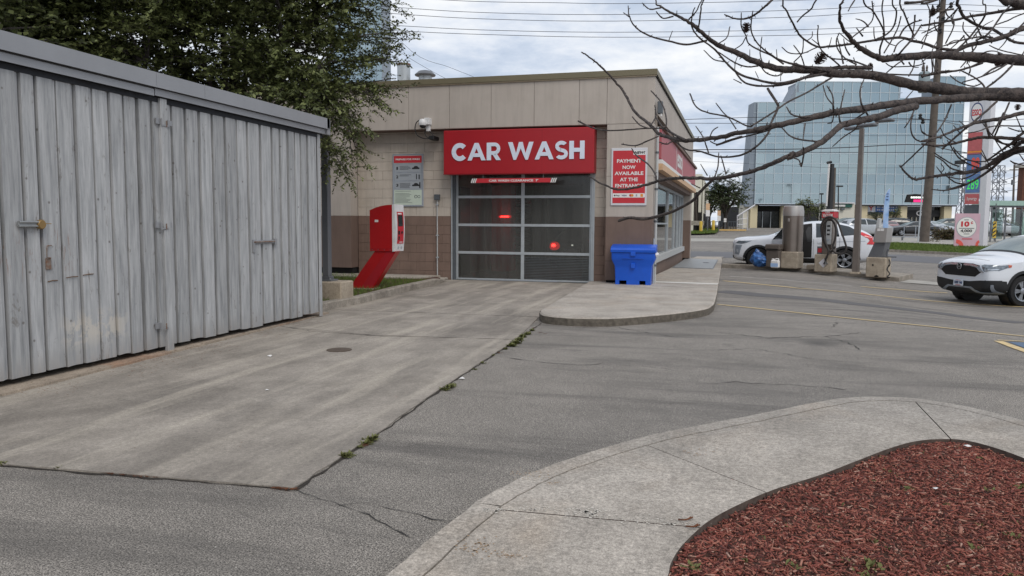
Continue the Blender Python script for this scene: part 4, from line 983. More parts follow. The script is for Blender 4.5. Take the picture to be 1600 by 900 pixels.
# --- parapet panels
jx = [PY(x, 160, YP).x for x in (576.2, 638.4, 702.2, 767.3, 834.6, 905, 948.5)]
jx = [jx[0] - 1.09 * k for k in (4, 3, 2, 1)] + jx + [xcr]
for x0, x1 in zip(jx[:-1], jx[1:]):
    M_ = MB(); M_.cbox(x0 + .004, x1 - .004, YP, YP + .12, zf0 + .002, zf1 - .03, .004); M_.build('panel', 'beige_panel', b)
M_ = MB(); M_.box(jx[0], xcr - .02, YP + .02, YP + .35, zf0 + .012, zf1 - .04); M_.build('parapet_core', 'recess_black', b)
M_ = MB(); M_.box(jx[0], xpr, YP + .01, YW + .06, zf0 - .012, zf0 + .0); M_.build('soffit', 'brown_panel', b)
M_ = MB(); M_.box(jx[0], xcr + .03, YP - .035, YP + .35, zf1 - .03, zf1 - .002); M_.build('coping_lip', 'coping_light', b)
M_ = MB(); M_.box(jx[0], xcr + .05, YP - .06, YP + .35, zf1, zf1 + .14); M_.build('coping', 'coping', b)
# --- side wall, running slightly outwards along the shop
A0 = Vector((xcr, YP)); A1 = Vector((-1.22, 34.3)); us = (A1 - A0).normalized(); ns = Vector((us.y, -us.x))
def sp_(s_, o=0.0): q = A0 + us * s_ + ns * o; return (q.x, q.y)
LS = (A1 - A0).length
def sidebox(s0, s1, o0, o1, z0, z1, name, m, parent=None, f=0.0):
    M_ = MB(); P = [sp_(s0, o0), sp_(s1, o0), sp_(s1, o1), sp_(s0, o1)]
    M_.plate(P, z1, z0); return M_.build(name, m, parent or b)
def side_s(px, py, o=0.0):
    q = PV(px, py, sp_(0, o), sp_(10, o)); return (Vector((q.x, q.y)) - A0).dot(us), q.z
rec = -0.34
s0w = 0.72; s1w = side_s(1064.5, 380, rec)[0]
zft = 4.35
sidebox(0.01, LS, -0.16, 0, zf0 + .3, zf1 - .03, 'side_parapet', 'beige_panel')
sidebox(-.03, LS, -0.35, .05, zf1, zf1 + .14, 'coping', 'coping'); sidebox(-.03, LS, -0.2, .028, zf1 - .03, zf1 - .003, 'coping_lip', 'recess_black')
sidebox(0.702, s0w, rec, -.004, .05, zf0 + .3, 'side_return', 'beige_panel')
# far pier of the shop front
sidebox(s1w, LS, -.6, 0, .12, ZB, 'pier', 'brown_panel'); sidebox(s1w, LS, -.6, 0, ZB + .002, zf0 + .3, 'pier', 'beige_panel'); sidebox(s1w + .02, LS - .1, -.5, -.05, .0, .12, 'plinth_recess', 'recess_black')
# back wall, roof and left wall close the volume
M_ = MB(); P = [(xpl0, YP + .3), (sp_(.3, -.3)[0], YP + .3), sp_(LS, -.3), (xpl0, 34.3)]; M_.plate(P, 4.75, 4.6); M_.build('roof', 'mortar', b)
M_ = MB(); M_.box(xpl0, sp_(LS)[0], 34.0, 34.3, 0, 5.15); M_.build('rear_wall', 'beige_panel', b)
M_ = MB(); M_.box(xpl0, xpl0 + .25, YP + .4, 34.0, 0, 5.15); M_.build('end_wall', 'beige_panel', b)
# shop front glazing
sill0, sill1 = side_s(1060, 389, rec)[1], side_s(1060, 386, rec)[1]
zs1 = 0.62; zs0 = 0.44; zg1 = 2.72
sidebox(s0w, s1w, rec - .1, rec + .06, .0, zs0, 'stall_riser', 'brown_panel'); sidebox(s0w, s1w, rec - .1, rec + .14, zs0 + .001, zs1, 'window_sill', 'dirty_white')
mul = sorted([s0w + .05, side_s(1041, 380, rec)[0], side_s(1051.5, 380, rec)[0], side_s(1056.5, 380, rec)[0], side_s(1060.6, 380, rec)[0], s1w - .03])
wf = sidebox(s0w, s1w, rec - .03, rec + .05, zg1 - .03, zg1 + .05, 'window_frame', 'alu')
for m_ in mul: sidebox(m_ - .045, m_ + .045, rec - .03, rec + .05, zs1 + .001, zg1 - .031, 'mullion', 'alu')
for a, e_ in zip(mul[:-1], mul[1:]):
    if e_ - a > .3: sidebox(a + .045, e_ - .045, rec - .01, rec + .0, zs1, zg1 - .03, 'window_pane', 'shop_glass')
for a, e_ in ((mul[0], mul[1]),):
    sidebox(a, e_, rec - .015, rec + .03, 1.55, 1.60, 'transom', 'alu')
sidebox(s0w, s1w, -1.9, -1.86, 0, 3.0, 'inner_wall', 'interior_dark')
sidebox(s0w, s1w, rec - .1, .0, zg1 + .05, zg1 + .30, 'lintel', 'brown_panel')
# grey down pipe at the corner
q = sp_(.25, .06); M_ = MB(); M_.tube([(q[0], q[1], .05), (q[0], q[1], 3.95)], .038, 10); dp = M_.build('down_pipe', 'dirty_white', b, smooth=60)
for z in (.5, 1.6, 2.4, 3.3): M_ = MB(); M_.tube([(q[0], q[1], z), (q[0], q[1], z + .05)], .048, 10); M_.build('pipe_clip', 'alu_dark', dp)
# thin conduit lower end by the bin
q = sp_(.05, .05); M_ = MB(); M_.tube([(q[0], q[1], .05), (q[0], q[1], 1.2)], .018, 8); M_.build('conduit', 'alu', b)
# red shop fascia with the white lettering panel and striped awning edge
zr0, zr1 = 2.98, 3.93
sf0 = side_s(1031.5, 240, .1)[0]; sf1 = LS - .1
sg = thing('shop_fascia_sign', 'faded red fascia sign above the shop windows along the right side wall', 'sign', (*sp_(sf0), zr0))
def sgbox(s0, s1, o0, o1, z0, z1, name, m):
    M_ = MB(); M_.plate([sp_(s0, o0), sp_(s1, o0), sp_(s1, o1), sp_(s0, o1)], z1, z0); return M_.build(name, m, sg)
mat('red_faded', S(176, 92, 98), 0.5, bmp=0, var=0.04); mat('awning_orange', S(204, 168, 132), 0.6, bmp=0)
sgbox(sf0, sf1, .005, .13, zr0 + .22, zr1, 'sign_face', 'red_faded'); sgbox(sf0, sf1, .0, .16, zr0 + .10, zr0 + .2, 'white_band', 'print_white'); sgbox(sf0, sf1, .0, .17, zr0 - .06, zr0 + .1, 'orange_band', 'awning_orange')
sgbox(sf0, sf1, .004, .2, zr1 + .002, zr1 + .08, 'top_cap', 'brown_panel')
a0 = side_s(1056.5, 290, .14)[0]; a1 = side_s(1066, 290, .14)[0]
for a_ in (a0, a1): sgbox(a_ - .04, a_ + .04, .131, .134, zr0 + .22, zr1 - .01, 'panel_line', 'print_white')
text('lettering', 'esso', a1 - a0 - .5, .42, (*sp_((a0 + a1) / 2, .136), zr0 + .58), (us.x, us.y, 0), (0, 0, 1), 'print_white', sg, 0.02)
# small floodlight on the corner
q = Vector((*sp_(.28, .10), 4.42)); fl_ = thing('wall_floodlight', 'small grey floodlight high on the corner of the building', 'wall light', q)
M_ = MB(); M_.cbox(q.x - .06, q.x + .07, q.y - .09, q.y + .09, q.z - .15, q.z + .15, .015); M_.build('housing', 'alu_dark', fl_); M_ = MB(); M_.cbox(q.x + .02, q.x + .05, q.y - .07, q.y + .07, q.z - .22, q.z - .14, .005); M_.build('lens', 'print_white', fl_)

# --- overhead door
dx0, dx1 = xdl, xdr; dt = 2.93
dr = MB(); dr.box(dx0 - .03, dx0 + .07, YW + .01, YW + .15, 0.0, dt + .3); dr.build('door_track', 'alu_dark', b)
M_ = MB(); M_.box(dx1 - .05, dx1 + .03, YW + .01, YW + .15, 0.0, dt + .3); M_.build('door_track', 'alu', b)
M_ = MB(); M_.box(dx0 - .035, dx0 - .0305, YW - .02, YW + .05, 0.0, dt + .3); M_.box(dx0 - .035, dx0 + .0, YW - .02, YW + .0, 0.0, dt + .3); M_.build('track_angle', 'alu', b)
M_ = MB(); M_.box(dx1 + .0, dx1 + .034, YW - .02, YW + .0, 0.0, dt + .3); M_.build('track_angle', 'alu', b)
door = MB(); yd0, yd1 = YW + .09, YW + .13
gx0, gx1 = dx0 + .07, dx1 - .05; xm = PY(816.5, 360, yd0).x
zr = [PY(816, y, yd0).z for y in (439.5, 396, 352, 307.5)] + [dt + .12]
zr[0] = .03
for z in zr: door.cbox(gx0, gx1, yd0, yd1, z - .035, z + .035, .004)
for i in range(4):
    a, e_ = zr[i] + .0355, zr[i + 1] - .0355
    for x, w_ in ((gx0 + .03, .03), (xm, .045), (gx1 - .03, .03)): door.cbox(x - w_, x + w_, yd0 + .002, yd1 - .002, a, e_, .004)
fr = door.build('door', 'alu', b)
for i in range(4):
    a, e_ = zr[i] + .03, zr[i + 1] - .03
    for x0, x1 in ((gx0 + .055, xm - .04), (xm + .04, gx1 - .055)):
        M_ = MB(); M_.box(x0, x1, yd0 + .018, yd0 + .024, a, e_); M_.build('door_pane', 'door_glass', fr)
# ribbed inner shutter behind the lowest right pane
for i in range(14):
    M_ = MB(); z = zr[0] + .06 + i * .042; M_.box(xm + .05, gx1 - .06, yd0 + .006, yd0 + .017, z, z + .012); M_.build('rib', 'alu_dark', fr)
M_ = MB(); M_.box(gx0, gx1, yd0, yd1, 0.0, .028); M_.build('bottom_seal', 'plastic_black', fr)
M_ = MB(); M_.box(gx0 + .6, gx1 - .9, yd0 - .02, yd0 - .002, zr[0] - .01, zr[0] + .012); M_.build('bottom_rail', 'frame_silver', fr)
# --- wash bay inside
M_ = MB(); M_.box(xdl - .5, xdl - .4, YW + .3, 33, 0, 4.5); M_.build('bay_wall', 'interior_wall', b)
M_ = MB(); M_.box(xdr + .45, xdr + .55, YW + .3, 33, 0, 4.5); M_.build('bay_wall', 'interior_wall', b)
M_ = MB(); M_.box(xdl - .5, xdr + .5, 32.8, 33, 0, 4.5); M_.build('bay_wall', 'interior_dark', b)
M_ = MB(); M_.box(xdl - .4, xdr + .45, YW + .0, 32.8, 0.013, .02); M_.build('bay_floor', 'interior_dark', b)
# red wash machine arch with its brushes (a thing in the bay)
q = PY(787, 430, 23.5); wm = thing('wash_gantry', 'red car wash gantry with brushes seen dimly through the left door panes', 'car wash machine', (q.x, 23.5, 0))
xa, xb_ = PY(770, 400, 23.5).x, PY(801, 400, 23.5).x
M_ = MB(); M_.cbox(xa, xb_, 23.3, 23.9, 0.02, 2.75, .03); M_.build('column', 'interior_red', wm)
M_ = MB(); M_.cbox(xb_ + 2.4, xb_ + 2.9, 23.3, 23.9, 0.02, 2.75, .03); M_.build('column', 'interior_red', wm)
M_ = MB(); M_.cbox(xa, xb_ + 2.9, 23.2, 23.9, 2.752, 3.15, .03); M_.build('cross_beam', 'interior_dark', wm)
M_ = MB()
for k in range(9): M_.lathe((xb_ + .35, 23.4, .4 + k * .22), [(.05, 0), (.26, .05), (.28, .12), (.05, .2)], 14)
M_.build('brush', 'interior_dark', wm)
M_ = MB(); q = PY(789, 338.5, 23.15); M_.cbox(q.x - .21, q.x + .21, 23.12, 23.2, q.z - .045, q.z + .045, .02); M_.build('warning_light_glow', 'lamp_red_halo', wm); M_ = MB(); M_.cbox(q.x - .13, q.x + .13, 23.09, 23.121, q.z - .018, q.z + .018, .008); M_.build('warning_light_core', 'lamp_red', wm)  # wide weak box paints the glow, the small core is the lamp
M_ = MB(); M_.tube([(xa - .5, 22.6, .02), (xa - .5, 22.6, 2.6), (xa - .2, 23.3, 2.7)], .05, 8); M_.build('pipe', 'alu', wm)
M_ = MB(); M_.box(xdl - .38, xdl - .3, 21.0, 21.9, .02, 2.6); M_.build('splash_curtain', 'alu_dark', wm)

# ================================================================ SIGNS ON THE FRONT WALL
YS = YP - .06
a, e_ = PY(693, 205, YS), PY(927.5, 270.5, YS); zt_ = (PY(693, 204.9, YS).z + PY(927, 197.3, YS).z) / 2; zb_ = (PY(694, 272, YS).z + PY(927, 270, YS).z) / 2
cs = thing('car_wash_sign', 'large red box sign with white capitals above the overhead door', 'sign', ((a.x + e_.x) / 2, YS, zb_))
M_ = MB(); M_.cbox(a.x, e_.x, YS, YW + .0 - .02, zb_, zt_, .012); M_.build('sign_box', 'red_sign', cs)
M_ = MB(); M_.box(a.x - .004, e_.x + .004, YS - .006, YS + .05, zb_ - .012, zb_ + .004); M_.build('lower_trim', 'sign_edge_red', cs)
for f_ in (.333, .667):
    M_ = MB(); xx = a.x + (e_.x - a.x) * f_; M_.box(xx - .003, xx + .003, YS - .0015, YS + .01, zb_ + .01, zt_ - .01); M_.build('seam', 'sign_edge_red', cs)
for k in range(7):
    for z_ in (zb_ + .05, zt_ - .05): M_ = MB(); M_.lathe((a.x + .06 + (e_.x - a.x - .12) * k / 6, YS, z_), [(.012, .0), (.009, .005)], 8, True, Matrix.Rotation(R(90), 4, 'X')); M_.build('screw', 'sign_edge_red', cs)
la, lb = PY(706, 237, YS), PY(913.5, 233, YS); zl0 = (PY(706, 251.5, YS).z + PY(913, 248, YS).z) / 2; zl1 = (PY(706, 224.5, YS).z + PY(913, 219.5, YS).z) / 2
def stroke_text(s, x0, x1, z0, z1, y, m, parent):
    """heavy geometric capitals drawn as polygons on a 10-high grid"""
    T = 2.7
    def arc(cx, cz, rx, rz, a0, a1, n=18): return [(cx + rx * math.cos(R(a0 + (a1 - a0) * i / n)), cz + rz * math.sin(R(a0 + (a1 - a0) * i / n))) for i in range(n + 1)]
    def ringsec(cx, cz, rx, rz, a0, a1, t, n=18):
        o = arc(cx, cz, rx, rz, a0, a1, n); i_ = arc(cx, cz, rx - t, rz - t, a0, a1, n); return [[o[k], o[k + 1], i_[k + 1], i_[k]] for k in range(n)]
    G = {
        'C': (9.4, ringsec(5.2, 5, 5.2, 5.2, 42, 318, T)),
        'A': (11.4, [[(0, 0), (2.6, 0), (6.0, 7.6), (5.7, 10), (4.5, 10)], [(11.4, 0), (8.8, 0), (5.4, 7.6), (5.7, 10), (6.9, 10)], [(2.8, 2.0), (8.6, 2.0), (7.8, 4.1), (3.6, 4.1)]]),
        'R': (8.9, [[(0, 0), (T, 0), (T, 10), (0, 10)], [(T, 7.95), (4.9, 7.95), (4.9, 10), (T, 10)], [(T, 3.1), (4.9, 3.1), (4.9, 5.15), (T, 5.15)]] + ringsec(4.9, 6.55, 3.5, 3.45, -90, 90, 2.05, 12) + [[(3.6, 3.2), (6.0, 0), (8.8, 0), (6.2, 3.7)]]),
        'W': (15.6, [[(0, 10), (2.7, 10), (5.0, 3.4), (4.6, 0), (3.4, 0)], [(7.8 - 3.0 + .1, 0), (3.9, 0), (6.7, 10), (8.1, 10), (7.8, 6.4)], [(10.7, 0), (11.7, 0), (8.9, 10), (7.5, 10), (7.8, 6.4)], [(15.6, 10), (12.9, 10), (10.6, 3.4), (11.0, 0), (12.2, 0)]]),
        'S': (7.8, ringsec(3.9, 7.15, 3.7, 3.0, 35, 262, 2.1, 14) + ringsec(3.9, 2.9, 3.85, 3.05, -145, 85, 2.1, 14) + [[(3.3, 4.1), (4.4, 3.85), (4.4, 5.9), (3.3, 6.25)]]),
        'H': (9.0, [[(0, 0), (T, 0), (T, 10), (0, 10)], [(9 - T, 0), (9, 0), (9, 10), (9 - T, 10)], [(T, 3.9), (9 - T, 3.9), (9 - T, 6.1), (T, 6.1)]]),
        ' ': (2.9, [])}
    tot = sum(G[c][0] for c in s) + 0.75 * (len(s) - 1); sx = (x1 - x0) / tot; sz = (z1 - z0) / 10; x = 0
    for c in s:
        wd_, polys = G[c]
        if polys:
            M_ = MB()
            for k, P in enumerate(polys):
                yy_ = y - .018 - .0012 * (k % 3)
                M_.prism([(x0 + (x + p[0]) * sx, z0 + p[1] * sz) for p in P], lambda p: (p[0], yy_, p[1]), lambda p: (p[0], y, p[1]))
            M_.build('letter', m, parent)
        x += wd_ + 0.75
stroke_text('CAR WASH', la.x, lb.x, zl0, zl1, YS, 'letter_white', cs)
# clearance bar hanging in front of the door
yc_ = YP - .05; a, e_ = PY(743, 283, yc_), PY(860.5, 281, yc_)
zc0, zc1 = PY(800, 285.5, yc_).z, PY(800, 278.5, yc_).z
cb = thing('clearance_bar', 'thin red clearance bar with small white capitals hanging below the big sign', 'height bar', ((a.x + e_.x) / 2, yc_, zc0))
M_ = MB(); M_.cbox(a.x, e_.x, yc_, yc_ + .03, zc0, zc1, .006); M_.build('bar', 'print_red', cb)
for x0, sgn in ((a.x - .10, 1), (e_.x + .02, 1)):
    for k in range(3):
        M_ = MB(); xx = x0 + k * .05 - .03; M_.prism([(xx, zc0), (xx + .028, zc0), (xx + .068, zc1), (xx + .04, zc1)], lambda p: (p[0], yc_ - .003, p[1]), lambda p: (p[0], yc_ + .02, p[1])); M_.build('stripe', 'print_white', cb)
text('lettering', "CAR WASH CLEARANCE  7'", PY(841, 283, yc_).x - PY(764, 283, yc_).x, .06, ((PY(764, 283, yc_).x + PY(841, 283, yc_).x) / 2, yc_ - .002, (zc0 + zc1) / 2), (1, 0, 0), (0, 0, 1), 'print_white', cb, .03)
for x in (a.x + .2, e_.x - .2):
    M_ = MB(); M_.tube([(x, yc_ + .015, zc1 - .01), (x, yc_ + .015, zb_ + .004)], .004, 5); M_.build('chain', 'alu', cb)
# instructions sign
yq = YW - .03; a, e_ = PY(613, 241, yq), PY(661.5, 323, yq); zt_ = (PY(613, 240.5, yq).z + PY(660, 240.5, yq).z) / 2; zb_ = (PY(615, 323, yq).z + PY(661, 322.5, yq).z) / 2
ps = thing('instruction_sign', 'tall framed instruction sign with a red header and three numbered steps left of the door', 'sign', ((a.x + e_.x) / 2, yq, zb_))
W_, H_ = e_.x - a.x, zt_ - zb_; X0, Z0_ = a.x, zb_
M_ = MB(); M_.cbox(a.x, e_.x, yq, yq + .028, zb_, zt_, .006); M_.build('frame', 'frame_silver', ps)
def rect(par, u0, u1, v0, v1, m, off, name='print', yb=None):
    yb = yq if yb is None else yb
    M_ = MB(); M_.box(X0 + W_ * u0, X0 + W_ * u1, yb - off, yb + .002, Z0_ + H_ * v0, Z0_ + H_ * v1); return M_.build(name, m, par)
rect(ps, .05, .95, .03, .97, 'print_green', .002, 'sheet')
rect(ps, .05, .95, .83, .965, 'print_red', .0035, 'header'); rect(ps, .05, .95, .32, .825, 'frame_silver', .003, 'panel_back')
text('lettering', 'PREPARE FOR WASH', W_ * .78, H_ * .034, (X0 + W_ * .5, yq - .004, Z0_ + H_ * .898), (1, 0, 0), (0, 0, 1), 'print_white', ps, .03)
for k, (v0, v1) in enumerate(((.66, .80), (.50, .635), (.34, .475))):
    rect(ps, .08, .92, v0, v1, 'print_grey', .0042, 'step_panel'); vm = (v0 + v1) / 2
    text('numeral', str(k + 1), W_ * (.05 if k == 0 else .07), H_ * .055, (X0 + W_ * .16, yq - .005, Z0_ + H_ * vm), (1, 0, 0), (0, 0, 1), 'print_black', ps, .02)
    M_ = MB()
    for j in range((4, 2, 5)[k]):
        z = Z0_ + H_ * (v1 - .03 - j * .021); M_.box(X0 + W_ * .24, X0 + W_ * (.6 + rnd.uniform(-.08, .03)), yq - .0055, yq - .003, z - .006, z + .004)
    M_.build('print_lines', 'print_black', ps)
    M_ = MB()
    if k == 1: M_.box(X0 + W_ * .77, X0 + W_ * .80, yq - .0055, yq - .003, Z0_ + H_ * (vm - .05), Z0_ + H_ * (vm + .05)); M_.box(X0 + W_ * .85, X0 + W_ * .89, yq - .0055, yq - .003, Z0_ + H_ * (vm - .05), Z0_ + H_ * (vm + .04))
    else:
        cxx = X0 + W_ * .76; zz_ = Z0_ + H_ * (vm - .02); s_ = W_ * .12
        M_.prism([(-1, 0), (-1, .35), (-.55, .45), (-.3, .8), (.4, .8), (.7, .45), (1, .35), (1, 0)], lambda p: (cxx + p[0] * s_, yq - .0055, zz_ + p[1] * s_), lambda p: (cxx + p[0] * s_, yq - .003, zz_ + p[1] * s_))
        if k == 2: M_.box(X0 + W_ * .87, X0 + W_ * .91, yq - .0055, yq - .003, Z0_ + H_ * (vm - .055), Z0_ + H_ * (vm + .055))
    M_.build('pictogram', 'print_black', ps)
M_ = MB()
for j in range(11):
    if j == 1: continue
    z = Z0_ + H_ * (.295 - j * .022); M_.box(X0 + W_ * .09, X0 + W_ * (.45 + .25 * rnd.random()), yq - .004, yq - .001, z - .005, z + .003)
M_.build('print_lines', 'alu_dark', ps)
M_ = MB()
for (p0, r0) in ((.76, .05), (.86, .045)): M_.lathe((X0 + W_ * p0, yq, Z0_ + H_ * .19), [(W_ * r0, 0), (W_ * r0 * .7, .0), (W_ * r0 * .7, .004), (W_ * r0, .004)], 14, False, Matrix.Rotation(R(90), 4, 'X'))
M_.build('emblem', 'alu_dark', ps, fixn=True)
# payment sign on the right pilaster
yq = YP - .03; a, e_ = PY(956.5, 232, yq), PY(1012.5, 321, yq)
x0, x1 = (PY(956.5, 232, yq).x + PY(953, 320, yq).x) / 2, (PY(1013, 231, yq).x + PY(1009, 321, yq).x) / 2
zt_, zb_ = PY(985, 231, yq).z, PY(983, 321, yq).z
py_ = thing('payment_sign', 'red framed payment notice with white capitals on the corner pilaster above the blue bin', 'sign', ((x0 + x1) / 2, yq, zb_))
X0, W_, Z0_, H_ = x0, x1 - x0, zb_, zt_ - zb_
M_ = MB(); M_.cbox(x0, x1, yq, yq + .028, zb_, zt_, .006); M_.build('frame', 'frame_white', py_)
rect(py_, .05, .95, .04, .955, 'print_red', .002, 'sheet', yq)
for s_, v, wd_ in (('PAYMENT', .775, .68), ('NOW', .665, .36), ('AVAILABLE', .56, .80), ('AT THE', .452, .50), ('ENTRANCE', .345, .76)):
    text('lettering', s_, W_ * wd_, H_ * .062, (X0 + W_ * .5, yq - .003, Z0_ + H_ * v), (1, 0, 0), (0, 0, 1), 'print_white', py_, .028)
M_ = MB(); M_.prism([(.62, .875), (.95, .875), (.95, .955), (.60, .955)], lambda p: (X0 + W_ * p[0], yq - .0035, Z0_ + H_ * p[1]), lambda p: (X0 + W_ * p[0], yq, Z0_ + H_ * p[1])); M_.build('flash', 'print_white', py_)
text('lettering', 'NEW!', W_ * .28, H_ * .05, (X0 + W_ * .79, yq - .005, Z0_ + H_ * .917), (1, 0, 0), (.25, 0, 1), 'print_black', py_, .03)
pl = MB(); hh = .037; P = [(.05 + .0 + hh * math.cos(R(a_)) * .6, .175 + hh * math.sin(R(a_))) for a_ in range(90, 271, 30)] + [(.93 + hh * math.cos(R(a_)) * .6, .175 + hh * math.sin(R(a_))) for a_ in range(-90, 91, 30)]
pl.prism([(max(p[0], .055), p[1]) for p in P], lambda p: (X0 + W_ * p[0], yq - .0035, Z0_ + H_ * p[1]), lambda p: (X0 + W_ * p[0], yq, Z0_ + H_ * p[1])); pl.build('card_strip', 'print_white', py_)
text('lettering', 'Pay', W_ * .11, H_ * .028, (X0 + W_ * .2, yq - .005, Z0_ + H_ * .172), (1, 0, 0), (0, 0, 1), 'print_black', py_, .01)
M_ = MB(); M_.lathe((X0 + W_ * .11, yq, Z0_ + H_ * .175), [(W_ * .022, .0), (W_ * .022, .005)], 12, True, Matrix.Rotation(R(90), 4, 'X')); M_.build('emblem', 'print_black', py_)
text('lettering', 'VISA', W_ * .15, H_ * .024, (X0 + W_ * .38, yq - .005, Z0_ + H_ * .175), (1, 0, 0), (.15, 0, 1), 'print_navy', py_, .02)
for u_, m_ in ((.555, 'print_red'), (.6, 'print_orange')):
    M_ = MB(); M_.lathe((X0 + W_ * u_, yq - (.001 if m_ == 'print_orange' else 0), Z0_ + H_ * .175), [(W_ * .038, .0), (W_ * .038, .0055)], 14, True, Matrix.Rotation(R(90), 4, 'X')); M_.build('emblem', m_, py_)
rect(py_, .70, .74, .155, .195, 'print_grey', .005, 'emblem', yq); rect(py_, .83, .90, .15, .20, 'print_orange', .005, 'emblem', yq)
# junction box with conduit down the wall
q = PY(683, 309, YW - .05); jb = thing('junction_box', 'small grey electrical box with a thin conduit running down the wall left of the door', 'electrical box', (q.x, YW, 0))
M_ = MB(); M_.cbox(q.x - .075, q.x + .075, YW - .1, YW - .002, q.z - .06, q.z + .09, .01); M_.build('box', 'alu_dark', jb)
M_ = MB(); M_.tube([(q.x, YW - .04, q.z - .05), (q.x, YW - .04, .06)], .016, 8); cd = M_.build('conduit', 'dirty_white', jb, smooth=60)
for z in (q.z - .2, 1.2, .6): M_ = MB(); M_.box(q.x - .035, q.x + .035, YW - .06, YW - .004, z, z + .03); M_.build('clamp', 'alu', cd)
M_ = MB(); M_.cbox(q.x - .2, q.x + .3, YW - .35, YW - .0, .0, .075, .02); M_.build('concrete_pad', 'walk_concrete', jb)
# security camera with looping cable
q = PY(666, 192, YP - .1); sc2 = thing('security_camera', 'white dome security camera with a looping black cable on the parapet', 'security camera', (q.x, YP, q.z))
M_ = MB(); M_.cbox(q.x - .03, q.x + .12, YP - .2, YP, q.z - .06, q.z + .12, .015); M_.cbox(q.x + .0, q.x + .09, YP - .12, YP, q.z - .22, q.z - .06, .01); M_.build('bracket', 'kiosk_white', sc2)
M_ = MB(); M_.lathe((q.x - .05, YP - .22, q.z - .02), [(.02, .11), (.07, .10), (.10, .05), (.105, -.02), (.09, -.06)], 18); M_.build('housing', 'kiosk_white', sc2, smooth=40)
M_ = MB(); M_.lathe((q.x - .05, YP - .22, q.z - .08), [(.085, .0), (.08, -.03), (.05, -.065), (.01, -.075)], 16); M_.build('dome', 'plastic_black', sc2, smooth=60)
def P2(px, py, y=YP - .08): return PY(px, py, y)
M_ = MB(); M_.tube(smoothpath([P2(657, 187), P2(651, 191), P2(648.5, 200), P2(651, 210), P2(658, 215), P2(664, 216.5), P2(672, 217)], 5), .013, 7); M_.build('cable', 'plastic_black', sc2, smooth=60)
M_ = MB(); M_.tube(smoothpath([P2(669, 200), P2(664, 207), P2(667, 214), P2(674, 216), P2(677, 212), P2(671, 205), P2(666, 201)], 5), .012, 7); M_.build('cable', 'plastic_black', sc2, smooth=60)
M_ = MB(); M_.cbox(P2(670, 212).x, P2(678, 212).x, YP - .1, YP + .3, P2(672, 218).z, P2(672, 212).z, .01); M_.build('cable_box', 'plastic_black', sc2)
# roof vents
q = PY(631, 127, 22.0); rv = thing('roof_flue', 'plain pale round flue standing on the car wash roof', 'flue', (q.x, 22, 4.75)); zt_ = PY(631, 99.5, 22).z; rr = .2
M_ = MB(); M_.lathe((q.x, 22, 4.75), [(rr, 0), (rr, zt_ - 4.82)], 24); M_.build('pipe', 'alu', rv, smooth=40); M_ = MB(); M_.lathe((q.x, 22, zt_ - .06), [(rr + .012, 0), (rr + .012, .05), (rr - .02, .06)], 24); M_.build('rim', 'rusty', rv, smooth=40)
q = PY(664.5, 125, 22.0); rv = thing('roof_vent', 'short roof vent with a dark conical rain cap', 'roof vent', (q.x, 22, 4.75)); z1 = PY(664, 117, 22).z; z2 = PY(664, 111, 22).z
M_ = MB(); M_.lathe((q.x, 22, 4.75), [(.2, 0), (.2, z1 - 4.75 - .03)], 22); M_.build('pipe', 'alu', rv, smooth=40)
M_ = MB(); M_.lathe((q.x, 22, z1 - .02), [(.31, -.01), (.32, .02), (.2, z2 - z1 + .01), (.02, z2 - z1 + .05)], 22); M_.build('rain_cap', 'steel_grey', rv, smooth=30)
for k in range(3):
    a_ = k * 2.1; M_ = MB(); M_.box(q.x + .19 * math.cos(a_) - .012, q.x + .19 * math.cos(a_) + .012, 22 + .19 * math.sin(a_) - .012, 22 + .19 * math.sin(a_) + .012, z1 - .1, z1 + .01); M_.build('strut', 'alu', rv)

# ================================================================ BLUE GRIT BIN
q = PP(988, 445.0); gb = thing('grit_bin', 'bright blue plastic grit bin with a sloping lid under the payment sign', 'grit bin', (q.x, q.y + .27, pz(q.x, q.y)), R(1.5))
def loft(secs, n=8, cap=True):
    """secs: (z, x0, x1, y0, y1, r) rounded rectangles -> MB in local frame"""
    M_ = MB(); per = 4 * (n // 4 + 1) if False else None; rings = []
    for (z, x0, x1, y0, y1, rr) in secs:
        ring = []
        for (cx_, cy_, a0) in ((x1 - rr, y1 - rr, 0), (x0 + rr, y1 - rr, 90), (x0 + rr, y0 + rr, 180), (x1 - rr, y0 + rr, 270)):
            for k in range(4): a_ = R(a0 + 30 * k); ring.append((cx_ + rr * math.cos(a_), cy_ + rr * math.sin(a_), z))
        rings.append(ring)
    k = 16
    for ring in rings: M_.v += [Vector(p) for p in ring]
    for i in range(len(rings) - 1):
        for j in range(k): M_.f.append((i * k + j, i * k + (j + 1) % k, (i + 1) * k + (j + 1) % k, (i + 1) * k + j))
    if cap: M_.f.append(tuple(range(k))[::-1]); M_.f.append(tuple((len(rings) - 1) * k + j for j in range(k)))
    return M_
k_ = 0.985
M_ = loft([(0.10, -.43, .43, -.25, .27, .03), (.40, -.445, .445, -.26, .28, .03), (.46, -.45, .45, -.265, .29, .03), (.60, -.52, .52, -.31, .33, .04), (.64, -.525, .525, -.32, .33, .04), (.78, -.53, .53, -.33, .34, .04)])
M_.build('body', 'bin_blue', gb, local=True, smooth=35)
for x0, x1 in ((-.43, -.33), (-.16, .16), (.30, .43)):
    M_ = loft([(0.0, x0, x1, -.25, .27, .02), (.102, x0, x1, -.25, .27, .02)]); M_.build('foot', 'bin_blue', gb, local=True)
